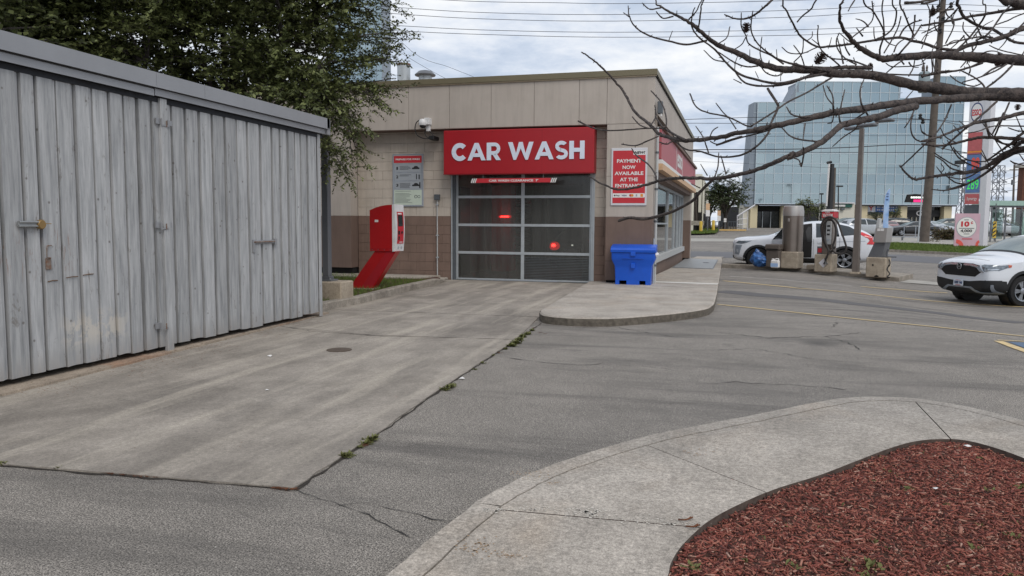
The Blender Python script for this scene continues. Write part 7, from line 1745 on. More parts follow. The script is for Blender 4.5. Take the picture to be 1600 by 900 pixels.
w_ = oc(1361, 1373, 1.2, 1.5, 'sign_panel', 'banner_pale', 319.5, 331); w2 = oc(1373.3, 1408.5, 1.2, 1.5, 'sign_panel', 'banner_blue', 319.5, 331)
q = PD(1366.5, 325, DO); text('lettering', 'Y', .9, .75, OM @ Vector((ol(1366.8, 325)[0], 1.19, ol(1366, 325)[1])), camL, (0, 0, 1), 'print_red', w_, .03)
for k in range(2):
    M_ = MB(); z = ol(1390, 323.5 + k * 4.2)[1]; x0_ = ol(1376, 325)[0]
    for j in range(9): M_.box(x0_ + j * .36, x0_ + j * .36 + .26 - (.1 if j % 3 == 1 else 0), 1.18, 1.2, z - .11, z + .11, OM)
    M_.build('print_lines', 'banner_pale', w2)
gs_ = oc(1419, 1477, 1.8, 2.2, 'shop_front', 'dark_glass'); oc(1420, 1476, 1.3, 1.79, 'shop_fascia', 'print_black', 328, 338)
text('lettering', 'G', .9, .8, OM @ Vector((ol(1443, 333)[0], 1.28, ol(1443, 333)[1])), camL, (0, 0, 1), 'print_white', gs_, .02); text('lettering', 'co', .9, .6, OM @ Vector((ol(1453, 333)[0], 1.28, ol(1453, 333)[1])), camL, (0, 0, 1), 'print_white', gs_, .02)
for p_ in (1426, 1433, 1440, 1450, 1460, 1468): oc(p_, p_ + .9, 1.6, 1.79, 'window_post', 'cream_pale', 339, None, gs_)
# pink and magenta glow of a lit shop sign on the lowest panes
sg2 = thing('lit_shop_sign', 'dark board with magenta lit lettering low on the mirror glass above the shop front', 'sign', OM @ Vector((ol(1435, 315)[0], -.1, zg)), YAW)
M_ = MB(); P = [(ol(1414, 316)[0], ol(1414, 316)[1]), (ol(1418, 304)[0], ol(1418, 304)[1]), (ol(1430, 303)[0], ol(1430, 303)[1]), (ol(1444, 304)[0], ol(1444, 304)[1]), (ol(1446, 316.5)[0], ol(1446, 316.5)[1])]
M_.prism(P, lambda p: OM @ Vector((p[0], -.05, p[1])), lambda p: OM @ Vector((p[0], .018, p[1]))); M_.build('board', 'dark_void', sg2)
M_ = MB(); x0_, z_ = ol(1423, 308.5)
for j in range(8): M_.box(x0_ + j * .26, x0_ + j * .26 + .18, -.07, -.05, z_ - .12, z_ + .12, OM)
M_.build('lettering', 'lamp_white', sg2); M_ = MB(); x0_, z_ = ol(1427, 313); M_.box(x0_, x0_ + 1.7, -.07, -.05, z_ - .28, z_ + .12, OM); M_.build('glow_panel', 'lamp_magenta', sg2)
# ramp rail at its left end
rl = thing('ramp_railing', 'white metal railing of a ramp climbing to the left end of the glass office block', 'railing', PD(1165, 362, 100))
def rail(P, dep, r_, m='frame_white', par=rl, name='rail'): M_ = MB(); M_.tube([PD(x, y, dep) for x, y in P], r_, 6); return M_.build(name, m, par)
rail([(1152, 338), (1152, 360)], 100, .08); rail([(1152, 338), (1180, 320)], 100, .11); rail([(1152, 343), (1168, 341)], 100, .05); rail([(1152, 351), (1168, 350)], 100, .04)
for x_ in (1160.5, 1168): rail([(x_, 334 - (x_ - 1160) * .5), (x_, 360)], 100, .05, name='baluster')
# small white kiosk with a green band
kq = PD(1315, 360, 108); kk_ = thing('white_kiosk', 'small white flat-roofed kiosk with a dark green band in front of the office block', 'kiosk', kq, YAW)
board(1296, 1334, 317, 358, 108, 4, 'wall', 'cream_pale', kk_); g_ = board(1296.5, 1330, 319, 324, 108, .2, 'green_band', 'dark_green', kk_, -.25); board(1296, 1334, 316.2, 318, 108, 4.5, 'roof', 'frame_white', kk_, -.4); board(1313, 1318, 325.5, 328.5, 108, .3, 'air_unit', 'alu_dark', kk_, -.35)
M_ = MB()
for j in range(12): 
    a = PD(1297.5 + j * 1.9, 321.5, 108) - camN * .3; M_.cbox(-.07, .07, -.02, .02, -.13, .13, .005, Matrix.Translation(a) @ Matrix.Rotation(YAW, 4, 'Z'))
M_.build('band_print', 'print_white', g_)
# low cream building at the left end of the street
lb = thing('cream_side_building', 'cream two storey building with a dark loading recess at the end of the side lane', 'building', PD(1090, 368, 82), YAW)
board(1072, 1097, 272, 300, 84, 20, 'upper_wall', 'cream_pale', lb); board(1074, 1097, 300, 362, 84.5, 18, 'recess', 'dark_void', lb); board(1070, 1083, 300, 362, 82, 6, 'pier', 'cream_pale', lb)
M_ = MB(); 
a, c = PD(1097, 275, 84), PD(1108, 290, 110); a2, c2 = PD(1097, 312, 84), PD(1108, 325, 110)
M_.slab((a.x, a.y), (c.x, c.y), 2.9, a.z, .3); M_.build('flank_wall', 'cream_pale', lb)
M_ = MB(); M_.slab((a.x, a.y), (c.x, c.y), .2, 2.89, .2); M_.build('flank_recess', 'dark_void', lb)
board(1096.5, 1098, 275, 362, 83.9, .5, 'corner_column', 'cream_pale', lb)
for i in range(5): board(1084.5 + i * 2.4, 1085.6 + i * 2.4, 302, 350, 84.3, .15, 'post', 'bin_taupe', lb, -.1)
board(1071, 1100, 345, 352, 80, .3, 'low_wall', 'kerb_concrete', lb)
# signs and bollards at the lane
def post_sign(px, pyt, pym, pyb, dep, w_, label, m1, m2, name='lane_sign'):
    q = PD(px, pyb, dep); t = thing(name, label, 'sign', q, YAW); board(px - .5, px + .5, pyt, pyb, dep, .08, 'post', 'steel_grey', t, .1)
    board(px - w_ / 2, px + w_ / 2, pyt, (pyt + pym) / 2, dep, .05, 'upper_panel', m1, t); board(px - w_ / 2, px + w_ / 2, (pyt + pym) / 2 + .4, pym, dep, .05, 'lower_panel', m2, t); return t
post_sign(1106, 318, 338, 360, 78, 6, 'white and orange notice on a post at the corner of the cream building', 'awning_orange', 'print_white'); post_sign(1123.5, 329, 345, 361, 86, 5, 'narrow white and orange sign on a post in front of the dark street tree', 'awning_orange', 'print_white')
post_sign(1133, 341, 347, 358, 90, 4, 'small white board standing low beneath the dark street tree', 'print_white', 'print_white')
for px_, py_, dp_, lb_ in ((1095, 360, 80, 'stout yellow bollard in front of the loading recess'), (1114.5, 358, 82, 'yellow bollard between the two lane signs')):
    q = PD(px_, py_, dp_); t = thing('bollard', lb_, 'bollard', q); M_ = MB(); M_.lathe((q.x, q.y, q.z - .1), [(.16, 0), (.16, .95), (.1, 1.05), (0, 1.06)], 14); M_.build('post', 'bollard_yellow', t, smooth=40)
board(1104, 1166, 358.2, 360.5, 92, .4, 'painted_kerb', 'kerb_yellow', None).__setitem__('kind', 'structure')
wr_ = thing('rail_fence', 'dark railing fence at the foot of the street tree', 'fence', PD(1150, 360, 98)); 
for x_ in range(1102, 1154, 4): board(x_, x_ + .6, 346, 358, 98, .1, 'fence_post', 'alu_dark', wr_)
board(1101, 1153, 346, 347, 98, .1, 'top_rail', 'alu_dark', wr_, -.02); board(1101, 1153, 354, 358, 98, .1, 'low_wall', 'kerb_concrete', wr_, .15)
# rail in front of the far parked cars
rf = thing('parking_rail', 'thin white metal rail in front of the black sedan in the far lot', 'railing', PD(1420, 374, 66))
for x_ in (1393, 1412, 1430, 1469): board(x_, x_ + .7, 353, 373, 66, .06, 'post', 'frame_silver', rf)
board(1378, 1478, 353, 353.8, 66, .05, 'top_rail', 'frame_silver', rf, -.06); board(1378, 1478, 369.5, 371, 66, .2, 'lower_rail', 'frame_silver', rf, -.06)
board(1409, 1411, 370, 378, 60, .1, 'bollard_post', 'steel_grey', rf)
# feather flag
q = PD(1383, 374, 62); t = thing('feather_flag', 'pale blue feather flag with a few dark letters standing behind the vacuum island', 'flag', q, YAW)
P = [(1380, 357), (1380.5, 340), (1382, 318), (1384, 305), (1388, 296.5), (1391, 295), (1391, 302), (1389, 325), (1388, 345), (1388.5, 372), (1380, 372)]
M_ = MB(); a3 = [PD(x, y, 62) for x, y in P]; b3 = [p + camN * .03 for p in a3]
wav = [Vector((0, 0, 0)) for _ in P]; M_.add(a3 + b3, [tuple(range(len(P))), tuple(range(2 * len(P) - 1, len(P) - 1, -1))] + [(i, (i + 1) % len(P), len(P) + (i + 1) % len(P), len(P) + i) for i in range(len(P))]); fl2 = M_.build('cloth', 'flag_blue', t)
M_ = MB(); M_.tube([PD(1380, 375, 62.05), PD(1380.3, 340, 62.05), PD(1382, 317, 62.05), PD(1385, 301, 62.05), PD(1390, 294.5, 62.05)], .03, 6); M_.build('pole', 'frame_white', t)
for (x_, y_, w_, h_) in ((1387, 303, 3, 1.2), (1386.5, 307, 3, 1.6), (1386, 312, 3.2, 1.6), (1384.5, 352, 4, 8)):
    if h_ < 5: board(x_ - w_ / 2, x_ + w_ / 2, y_ - h_ / 2, y_ + h_ / 2, 62, .02, 'print', 'print_navy', fl2, -.03)
# dark edge-on sign and timber pole behind the vacuum
q = PD(1296, 352, 70); t = thing('edge_on_sign', 'tall narrow dark-framed sign seen edge-on leaning above the vacuum unit', 'sign', q)
M_ = MB(); M_.tube([PD(1294.5, 352, 70), PD(1297.5, 300, 70), PD(1299.8, 256, 70)], [.28, .26, .22], 4); M_.build('frame', 'plastic_black', t); M_ = MB(); M_.tube([PD(1291.5, 322, 69.9), PD(1295.5, 256, 69.9)], [.07, .09], 4); M_.build('face', 'print_white', t); 
M_ = MB(); M_.tube([PD(1292, 254.5, 70), PD(1299.5, 253, 70)], .12, 4); M_.build('top', 'plastic_black', t)
q = PD(1302, 352, 80); t = thing('timber_post', 'shorter timber pole right behind the edge-on sign', 'pole', q); M_ = MB(); M_.tube([PD(1301, 352, 80), PD(1304, 262, 80)], [.18, .15], 8); M_.build('post', 'wood_pole', t)
def arm_lamp(px, pt, pb, dep, s_, label):
    q = PD(px, pb, dep); t = thing('street_lamp', label, 'street lamp', q); M_ = MB(); M_.tube([PD(px, pb, dep), PD(px + .5, pt, dep)], .07, 6); M_.build('pole', 'plastic_black', t); board(px - 1, px + s_, pt - 1.2, pt + 1, dep, .4, 'lamp_head', 'plastic_black', t)
arm_lamp(1309.5, 291, 350, 95, 8, 'slim black street lamp with a boxy head right of the timber pole'); arm_lamp(1283, 303, 350, 105, 4, 'small black street lamp rising over the young tree by the office')

# ================================================================ PRICE PYLON, POSTER, SHELTER
DE = 48.0; q = PT(1533, 389); zb_ = tz(q.x, q.y); EM_a = YAW + R(24)
q = PD(1530, 389, DE); bx0 = Vector((q.x, q.y, 0)); ang = YAW - R(48); rt = Vector((math.cos(ang), math.sin(ang), 0)); bk = Vector((-rt.y, rt.x, 0))   # rt along the sign face
def pv(px, py, o=0.0): # intersection with the sign face plane
    d_ = ray(px, py); t_ = (Vector((bx0.x, bx0.y, CAMH)) + bk * o - C0).dot(bk) / d_.dot(bk); p = C0 + d_ * t_; return (p - bx0).dot(rt), p.z
t = thing('price_pylon', 'tall white fuel price pylon with an oval emblem and coloured price panels', 'sign', (bx0.x, bx0.y, zb_), 0)
ZTOP = pv(1530, 156)[1]
def pbx(x0, x1, y0, y1, z0, z1, name, m, par=None):
    M_ = MB(); P = [bx0 + rt * x0 + bk * y0, bx0 + rt * x1 + bk * y0, bx0 + rt * x1 + bk * y1, bx0 + rt * x0 + bk * y1]; M_.plate([(p.x, p.y) for p in P], z1, z0); return M_.build(name, m, par or t)
fx0, fx1 = pv(1510, 250)[0], pv(1534, 250)[0]
cd_ = .62
pbx(fx1, fx1 + .34, 0, cd_ + .25, zb_ - .1, ZTOP, 'column', 'frame_white')
zz_p = lambda y: pv(1522, y)[1]
pbx(fx0, fx1 - .005, .03, cd_, zz_p(310), ZTOP, 'cabinet', 'frame_white')
pbx(fx0, fx1 - .01, .1, cd_ - .1, zz_p(335), zz_p(320), 'lower_frame', 'alu_dark')
W_ = fx1 - fx0; 
def face(y0, y1, m, name, o=.0): return pbx(fx0 + .03, fx1 - .04, .005 - o, .03, zz_p(y1), zz_p(y0), name, m)
mat('hazed_red', S(186, 96, 98), 0.5, bmp=0); face(207, 242, 'hazed_red', 'red_panel'); face(236, 238.5, 'print_orange', 'yellow_stripe', .004); mat('panel_blue', S(92, 122, 168), 0.5, bmp=0); face(240.5, 271, 'panel_blue', 'price_panel'); face(272, 301, 'panel_blue', 'price_panel'); rs_ = face(303, 319, 'hazed_red', 'reward_panel')  # panel colours paled to paint haze into them
cz_ = zz_p(176); rx_, rz_ = W_ * .40, .62
for (a_, m_, o_) in ((1.0, 'print_navy', -.004), (.86, 'print_white', -.008)):
    M_ = MB(); n_ = 28; P = [(fx0 + W_ * .5 + rx_ * a_ * math.cos(2 * math.pi * k / n_), cz_ + rz_ * a_ * math.sin(2 * math.pi * k / n_)) for k in range(n_)]
    M_.prism(P, lambda p: bx0 + rt * p[0] + bk * (.03 + o_) + Vector((0, 0, p[1])), lambda p: bx0 + rt * p[0] + bk * .035 + Vector((0, 0, p[1]))); M_.build('emblem', m_, t)
def ptext(s_, wf, h_, py, m_, par, bold=.03, xo=.5, o=.0): return text('lettering', s_, W_ * wf, h_, bx0 + rt * (fx0 + W_ * xo) + bk * (.0 - o) + Vector((0, 0, zz_p(py))), rt, (0, 0, 1), m_, par, bold)
ptext('ESSO', .60, .40, 176, 'print_red', t, .03, o=-.018); ptext('Synergy', .66, .26, 311, 'print_white', rs_, .0); ptext('98', .55, .8, 256, 'digit_red', t, .05, .6); ptext('289', .75, .62, 288, 'lamp_green', t, .0, .5)
# poster in front
q = PD(1510, 389, 45.5); t2 = thing('points_poster', 'pink poster board with a white circle reading 10c and 4,000 by the price pylon', 'poster', q, YAW)
bd = board(1490.5, 1529, 333.5, 388, 45.5, .06, 'board', 'poster_pink' if 'poster_pink' in MATS else (mat('poster_pink', S(206, 174, 186), 0.5, scale=1.4, c2=S(196, 160, 174), bmp=0) and 'poster_pink'), t2)
def disc(px, py, rp, dep, m_, name, par, o=0.0, asp=1.0):
    c = PD(px, py, dep); r_ = rp * dep / F; M_ = MB(); n_ = 30; M_.prism([(r_ * math.cos(2 * math.pi * k / n_), r_ * asp * math.sin(2 * math.pi * k / n_)) for k in range(n_)], lambda p: c + camL * p[0] + Vector((0, 0, p[1])) - camN * o, lambda p: c + camL * p[0] + Vector((0, 0, p[1])) + camN * .01); return M_.build(name, m_, par)
disc(1510, 355, 16, 45.5, 'print_grey', 'circle', bd, .008); ci = disc(1510, 355, 15, 45.5, 'print_white', 'circle', bd, .012)
def btext(s_, px, py, wp, hp_, m_, par, bold=.03, dep=45.5): text('lettering', s_, wp * dep / F, hp_ * dep / F, PD(px, py, dep) - camN * .016, camL, (0, 0, 1), m_, par, bold)
btext('10', 1508, 350, 13, 8.5, 'print_red', ci, .05); btext('c', 1518.5, 348, 3.5, 4, 'print_red', ci, .03); btext('4,000', 1509.5, 361, 18, 5.2, 'print_black', ci, .03)
for (y_, w_) in ((343.5, 7), (356.7, 24), (365.5, 9)): board(1510 - w_ / 2, 1510 + w_ / 2, y_ - .5, y_ + .5, 45.5, .01, 'print_line', 'alu_dark', ci, -.02)
board(1503, 1519, 372.6, 374, 45.5, .01, 'print_line', 'print_red', bd, -.012)
def qring(px, py, r0, r1, a0, a1, name='swirl'):
    c = PD(px, py, 45.5); k = 45.5 / F; M_ = MB(); P = [(r1 * k * math.cos(R(a)), r1 * k * math.sin(R(a))) for a in range(a0, a1 + 1, 10)] + [(r0 * k * math.cos(R(a)), r0 * k * math.sin(R(a))) for a in range(a1, a0 - 1, -10)]
    M_.prism(P, lambda p: c + camL * p[0] + Vector((0, 0, p[1])) - camN * .012, lambda p: c + camL * p[0] + Vector((0, 0, p[1])) + camN * .01); M_.build(name, 'digit_red', bd)
qring(1493.5, 386, 6, 12, 0, 90); qring(1533, 383, 5, 9, 120, 200)
for x_ in (1494, 1525): board(x_, x_ + 1, 386, 390, 45.6, .05, 'leg', 'steel_grey', t2)
# hydro hazard marker and small sign
q = PD(1553, 375, 52); t = thing('hazard_marker', 'narrow yellow and black striped hazard marker on a post right of the price pylon', 'road sign', q, YAW); hb_ = board(1551, 1556, 346, 372, 52, .04, 'panel', 'bollard_yellow', t)
for k in range(4):
    c = PD(1553.5, 350 + k * 6, 52) - camN * .012; M_ = MB(); M_.prism([(-.10, -.12), (-.10, -.02), (.10, .12), (.10, .02)], lambda p: c + camL * p[0] + Vector((0, 0, p[1])), lambda p: c + camL * p[0] + Vector((0, 0, p[1])) + camN * .01); M_.build('stripe', 'print_black', hb_)
board(1553, 1554, 318, 376, 52.1, .05, 'post', 'steel_grey', t)
q = PD(1554, 330, 58); t = thing('lane_arrow_sign', 'white road sign with a black arrow above the hazard marker', 'road sign', q, YAW); s3 = board(1549, 1561, 320, 341, 58, .04, 'panel', 'print_white', t); board(1554.5, 1555.5, 320, 380, 58.2, .06, 'post', 'steel_grey', t)
c = PD(1554, 330, 58) - camN * .012; M_ = MB(); k = 58 / F
M_.prism([(-2 * k, 0), (2 * k, 4 * k), (-.5 * k, 7 * k), (-3.5 * k, 5 * k)], lambda p: c + camL * p[0] + Vector((0, 0, p[1])), lambda p: c + camL * p[0] + Vector((0, 0, p[1])) + camN * .01); M_.prism([(-1 * k, -8 * k), (1 * k, -8 * k), (5 * k, 3 * k), (3.4 * k, 3 * k)], lambda p: c + camL * p[0] + Vector((0, 0, p[1])), lambda p: c + camL * p[0] + Vector((0, 0, p[1])) + camN * .01); M_.build('arrow', 'print_black', s3)
# bus shelter
q = PD(1580, 376, 56); bs = thing('bus_shelter', 'glass bus shelter with a pale green roof behind the SUV at the right edge', 'bus shelter', q, YAW)
board(1541, 1640, 314, 321.5, 56, 2.2, 'roof', 'shelter_roof', bs, -.4); board(1542, 1640, 321.6, 324.5, 56, .1, 'roof_beam', 'steel_grey', bs, -.3)
for x_ in (1543, 1565, 1589, 1620): board(x_, x_ + 1.6, 324.6, 378, 56, .1, 'post', 'steel_grey', bs, -.28)
for x_ in (1545, 1567, 1600): board(x_, x_ + 19, 326, 374, 56, .02, 'glass_pane', 'shelter_glass', bs, 1.5)
mp2 = board(1590.8, 1608, 331, 372, 56, .1, 'map_panel', 'shelter_roof', bs, -.45); board(1592, 1607, 332.5, 339, 56, .02, 'print', 'alu', mp2, -.5)
for k in range(5): board(1593 + k * 2.6, 1594 + k * 2.6, 345 + (k % 2) * 4, 366, 56, .02, 'print', 'dark_green', mp2, -.5)
# brown brick tower block at the very edge
q = PD(1610, 350, 150); t = thing('brick_building', 'distant dark brown brick building at the right edge behind the bus shelter', 'building', q, YAW); board(1592.5, 1700, 262, 372, 150, 1.5, 'wall', 'brick_brown', t); board(1591, 1700, 258, 262.5, 150, 1.8, 'parapet', 'far_concrete', t, -.6)
for i in range(8):
    for j in range(5): board(1600 + i * 12, 1605 + i * 12, 268 + j * 14, 276 + j * 14, 150, .1, 'window', 'dark_glass', t, -.06)
# transmission towers
def pylon(px, pyt, pyb, dep, wt, wb, label):
    q = PD(px, pyb, dep); t = thing('transmission_tower', label, 'pylon', q); k = dep / F; H_ = PD(px, pyt, dep).z - q.z; M_ = MB(); r_ = .13
    lv = [0, .25, .45, .6, .72, .84, 1.0]
    def hw(f): return (wb + (wt - wb) * min(f / .6, 1)) * k / 2
    for sx_, sy_ in ((-1, -1), (1, -1), (1, 1), (-1, 1)): M_.tube([q + camL * sx_ * hw(f) + camN * sy_ * hw(f) + Vector((0, 0, H_ * f)) for f in lv], r_, 4)
    for a, c in zip(lv[:-1], lv[1:]):
        for sy_ in (-1, 1):
            for s_ in (-1, 1): M_.tube([q + camL * s_ * hw(a) + camN * sy_ * hw(a) + Vector((0, 0, H_ * a)), q - camL * s_ * hw(c) + camN * sy_ * hw(c) + Vector((0, 0, H_ * c))], r_ * .8, 4)
            M_.tube([q - camL * hw(c) + camN * sy_ * hw(c) + Vector((0, 0, H_ * c)), q + camL * hw(c) + camN * sy_ * hw(c) + Vector((0, 0, H_ * c))], r_ * .8, 4)
    M_.build('lattice', 'lattice', t); A_ = MB()
    for f, ww in ((.55, 1.5), (.72, 1.3), (.88, 1.1)):
        for s_ in (-1, 1):
            e = q + camL * s_ * wb * k * ww * .7 + Vector((0, 0, H_ * f)); A_.tube([q + camL * s_ * hw(f) + Vector((0, 0, H_ * f)), e], r_, 4); A_.tube([q + camL * s_ * hw(f) + Vector((0, 0, H_ * (f + .05))), e], r_, 4)
    A_.build('cross_arm', 'lattice', t)
pylon(1556, 259, 350, 260, 11, 15, 'grey lattice transmission tower between the price pylon and the bus shelter pole'); pylon(1502, 262, 350, 240, 9, 14, 'grey lattice transmission tower showing left of the price pylon')
q = PD(1503, 340, 90); t = thing('area_light', 'dark flat area light on a thin pole just left of the price pylon', 'street lamp', q); board(1497.5, 1508.5, 250.5, 256, 90, .8, 'lamp_head', 'plastic_black', t); board(1502.5, 1504, 256, 345, 90, .1, 'pole', 'steel_grey', t, .3)
q = PD(1584, 350, 110); t = thing('far_utility_pole', 'thin distant utility pole with a box, right of the transmission tower', 'pole', q); M_ = MB(); M_.tube([PD(1582, 350, 110), PD(1585, 257, 110)], [.16, .12], 6); M_.build('pole', 'wood_pole', t); board(1579.5, 1583, 281, 289, 110, .3, 'transformer_box', 'steel_grey', t, -.3); board(1578, 1592, 264.5, 265.5, 110, .1, 'cross_arm', 'wood_pole', t)
# ---- utility pole with transformer, and the wires
DU = 57.0; q = PT(1443, 382.5); q = PD(1443.5, 382.5, DU); up = thing('utility_pole', 'thick weathered wooden utility pole with a transformer and wires', 'utility pole', q)
PTS = [PD(1443.5, 384, DU), PD(1452, 280, DU), PD(1460, 170, DU), PD(1468, 70, DU), PD(1474, 0, DU), PD(1479, -70, DU)]
M_ = MB(); M_.tube(PTS, [.34, .30, .25, .21, .18, .16], 14); M_.build('pole', 'wood_pole', up, smooth=60)
M_ = MB(); M_.tube([PD(1434, 382, DU - .45), PD(1441, 300, DU - .45)], .05, 6); M_.build('conduit', 'alu', up)
c = PD(1444, 128, DU - .7); M_ = MB(); M_.lathe(c, [(.34, -.75), (.38, -.7), (.38, .6), (.3, .7), (0, .75)], 18); tf = M_.build('transformer', 'transformer', up, smooth=40)
for dx_ in (-.15, .15): M_ = MB(); M_.lathe(c + camL * dx_ + Vector((0, 0, .75)), [(.06, 0), (.09, .1), (.05, .15), (.09, .25), (.03, .45)], 8); M_.build('insulator', 'wood_pole', tf)
M_ = MB(); M_.cbox(-.9, .75, -.05, .05, -.05, .05, .01, Matrix.Translation(PD(1450, 141, DU - .4)) @ Matrix.Rotation(YAW, 4, 'Z')); M_.build('bracket', 'transformer', up)
for (x_, y_) in ((1466, 12), (1486, 8), (1474, 30), (1469, 48), (1438, 182), (1442, 189)):
    M_ = MB(); c = PD(x_, y_, DU - .3); M_.lathe(c, [(.10, -.2), (.15, -.08), (.08, 0), (.15, .08), (.06, .2)], 8); M_.build('insulator', 'plastic_black', up)
M_ = MB(); M_.tube([PD(1440, 2, DU - .2), PD(1500, -8, DU - .2)], .08, 6); M_.tube([PD(1455, 20, DU - .2), PD(1490, 14, DU - .2)], .07, 6); M_.build('cross_arm', 'wood_pole', up)
wires = [([(300, -12), (611, 11), (760, 19.8), (960, 22.7), (1240, 16), (1440, 7), (1600, 11), (1800, 20)], .020), ([(300, -2), (611, 21), (760, 29.7), (960, 33), (1240, 26.6), (1440, 15), (1600, 22), (1800, 30)], .020),
 ([(300, 22), (620, 40), (760, 47), (960, 50.4), (1240, 46.6), (1440, 40), (1600, 44), (1800, 50)], .020), ([(300, 30), (620, 48), (760, 54), (960, 58.2), (1240, 55), (1440, 48), (1600, 55), (1800, 60)], .020),
 ([(400, -30), (680, -1), (880, 4.5), (960, 5.7), (1100, 4), (1260, 0), (1440, -8)], .020),
 ([(1000, 190), (1060, 187), (1240, 182.5), (1440, 186), (1520, 190), (1700, 180)], .022), ([(947, 194), (1060, 192.5), (1240, 192.6), (1436, 187), (1500, 195)], .02), ([(1000, 213.5), (1180, 213), (1440, 212), (1600, 214), (1700, 214)], .014),
 ([(1000, 235), (1078, 234), (1240, 233), (1332, 230), (1436, 226), (1530, 240), (1700, 233)], .034), ([(1000, 238), (1180, 237.5), (1280, 238), (1448, 238.5), (1600, 241), (1700, 240)], .022), ([(1000, 249), (1180, 256), (1300, 262), (1450, 262)], .010)]
Mf_ = [(('upper' if k < 5 else 'lower'), w_) for k, w_ in enumerate(wires)]
wl_ = ['uppermost but one overhead wire, running to the top of the utility pole', 'overhead wire third from the top of the sky', 'overhead wire fourth from the top, just over the roof flue', 'lowest wire of the upper bundle over the car wash', 'highest overhead wire, leaving the picture at the top edge', 'highest wire of the lower bundle crossing in front of the office block', 'second wire of the lower bundle, reaching the pole at the insulators', 'faint thin wire in the middle of the lower bundle', 'thick black cable of the lower bundle sagging to the utility pole', 'thin wire just below the thick black cable', 'very thin lowest wire behind the bare branches']
for k, (P, r_) in enumerate(wires):
    M_ = MB(); M_.tube(smoothpath([PD(x, y, DU) for x, y in P], 6), r_, 5); M_.build('overhead_wire', 'wire', None, label=wl_[k], cat='wire', group='overhead wires', smooth=60)
for P, l_ in (([(560, -10), (643, 80), (702, 105), (744, 122), (800, 150)], 'faint wire slanting down behind the roof flue, the upper of two'), ([(560, 40), (640, 91), (702, 125.5), (760, 150)], 'faint wire slanting down behind the roof flue, the lower of two')):
    M_ = MB(); M_.tube(smoothpath([PD(x, y, 90) for x, y in P], 5), .02, 4); M_.build('overhead_wire', 'wire', None, label=l_, cat='wire', group='overhead wires')
for k, P in enumerate(([(1560, 290), (1600, 282)], [(1560, 300), (1640, 290)], [(1510, 300), (1700, 240)], [(1562, 268), (1640, 262)], [(1560, 330), (1640, 285)])):
    M_ = MB(); M_.tube([PD(x, y, 200 - k * 9) for x, y in P], .05, 4); M_.build('power_line', 'wire', None, label=('short faint line beside the far utility pole, the upper of the close pair', 'short faint line beside the far utility pole, the lower of the close pair', 'long faint line rising to the right behind the price pylon', 'faint level line near the top of the right lattice tower', 'faint line rising steeply behind the bus shelter roof')[k], cat='wire', group='distant power lines')
# glass tower behind the big tree
DT = 190; q = PD(550, 130, DT); t = thing('glass_tower', 'tall pale blue glass tower glimpsed through the leaves of the big tree', 'building', (q.x, q.y, 1.0), YAW)
TM = Matrix.Translation((q.x, q.y, 0)) @ Matrix.Rotation(YAW, 4, 'Z'); kx = DT / F; x0_, x1_ = (513 - 550) * kx, (596 - 550) * kx
zt_ = PD(550, -60, DT).z; M_ = MB(); M_.box(x0_, x1_, .3, 14, .5, zt_, TM); M_.build('core', 'grey_clad', t)
pw, ph = (x1_ - x0_) / 10, 2.3; M_ = MB(); M_.box(.05, pw - .05, 0, .05, .05, ph - .05); tme = M_.mesh('window_pane'); tme.materials.append(MATS['mirror_pane'])
z = PD(550, 215, DT).z
while z < zt_ - ph:
    for i in range(10): inst('window_pane', tme, t, TM @ Matrix.Translation((x0_ + i * pw, .2, z)))
    z += ph
M_ = MB()
for i in range(11): M_.box(x0_ + i * pw - .04, x0_ + i * pw + .04, .1, .28, 1, zt_, TM)
M_.build('mullion_grid', 'grey_clad', t, kind='stuff')
# ================================================================ LEAFY TREES
def leafy(parent, twigs, leaf_len, leaf_w, per, m, seed, name='crown', flat=.5, droop=.25, twm='bark', twr=.004):
    """twigs: list of (start, direction, length)"""
    rs = np.random.RandomState(seed); V_ = []; F_ = []; base = 0; TW = MB()
    for (p, d, L) in twigs:
        p = np.array(p); d = np.array(d); d = d / np.linalg.norm(d); n = max(3, int(per * L / .5 * rs.uniform(.8, 1.2)))
        t = (np.arange(n) + .6) / n; side = np.cross(d, [0, 0, 1.0]); side /= (np.linalg.norm(side) + 1e-9); up = np.cross(side, d)
        C_ = p + d * (t * L)[:, None] + np.array([0, 0, -1]) * (droop * L * t ** 2)[:, None]
        sg = np.where(np.arange(n) % 2 == 0, 1, -1)[:, None]
        ld = side * sg * rs.uniform(.5, 1.1, (n, 1)) + d * rs.uniform(.3, 1.0, (n, 1)) + up * rs.normal(0, flat, (n, 1)) + np.array([0, 0, -1]) * rs.uniform(0, .5, (n, 1))
        ld /= np.linalg.norm(ld, axis=1)[:, None]; w_ = np.cross(ld, np.array([0, 0, 1.0]) + rs.normal(0, .45, (n, 3))); w_ /= np.linalg.norm(w_, axis=1)[:, None]
        ln = leaf_len * rs.uniform(.6, 1.25, (n, 1)); ww = leaf_w * rs.uniform(.7, 1.2, (n, 1))
        q = np.stack([C_, C_ + ld * ln * .45 + w_ * ww, C_ + ld * ln, C_ + ld * ln * .45 - w_ * ww], 1)
        V_.append(q.reshape(-1, 3)); F_.append(base + np.arange(4 * n).reshape(-1, 4)); base += 4 * n
        if twr: TW.tube([tuple(p), tuple(p + d * L * .5 - np.array([0, 0, droop * L * .25])), tuple(p + d * L - np.array([0, 0, droop * L]))], [twr, twr * .7, twr * .3], 3, False)
    o = npmesh(name, np.concatenate(V_), np.concatenate(F_), m, parent)
    if twr and TW.v: TW.build('twigs', twm, parent, fixn=False, kind='stuff')
    return o
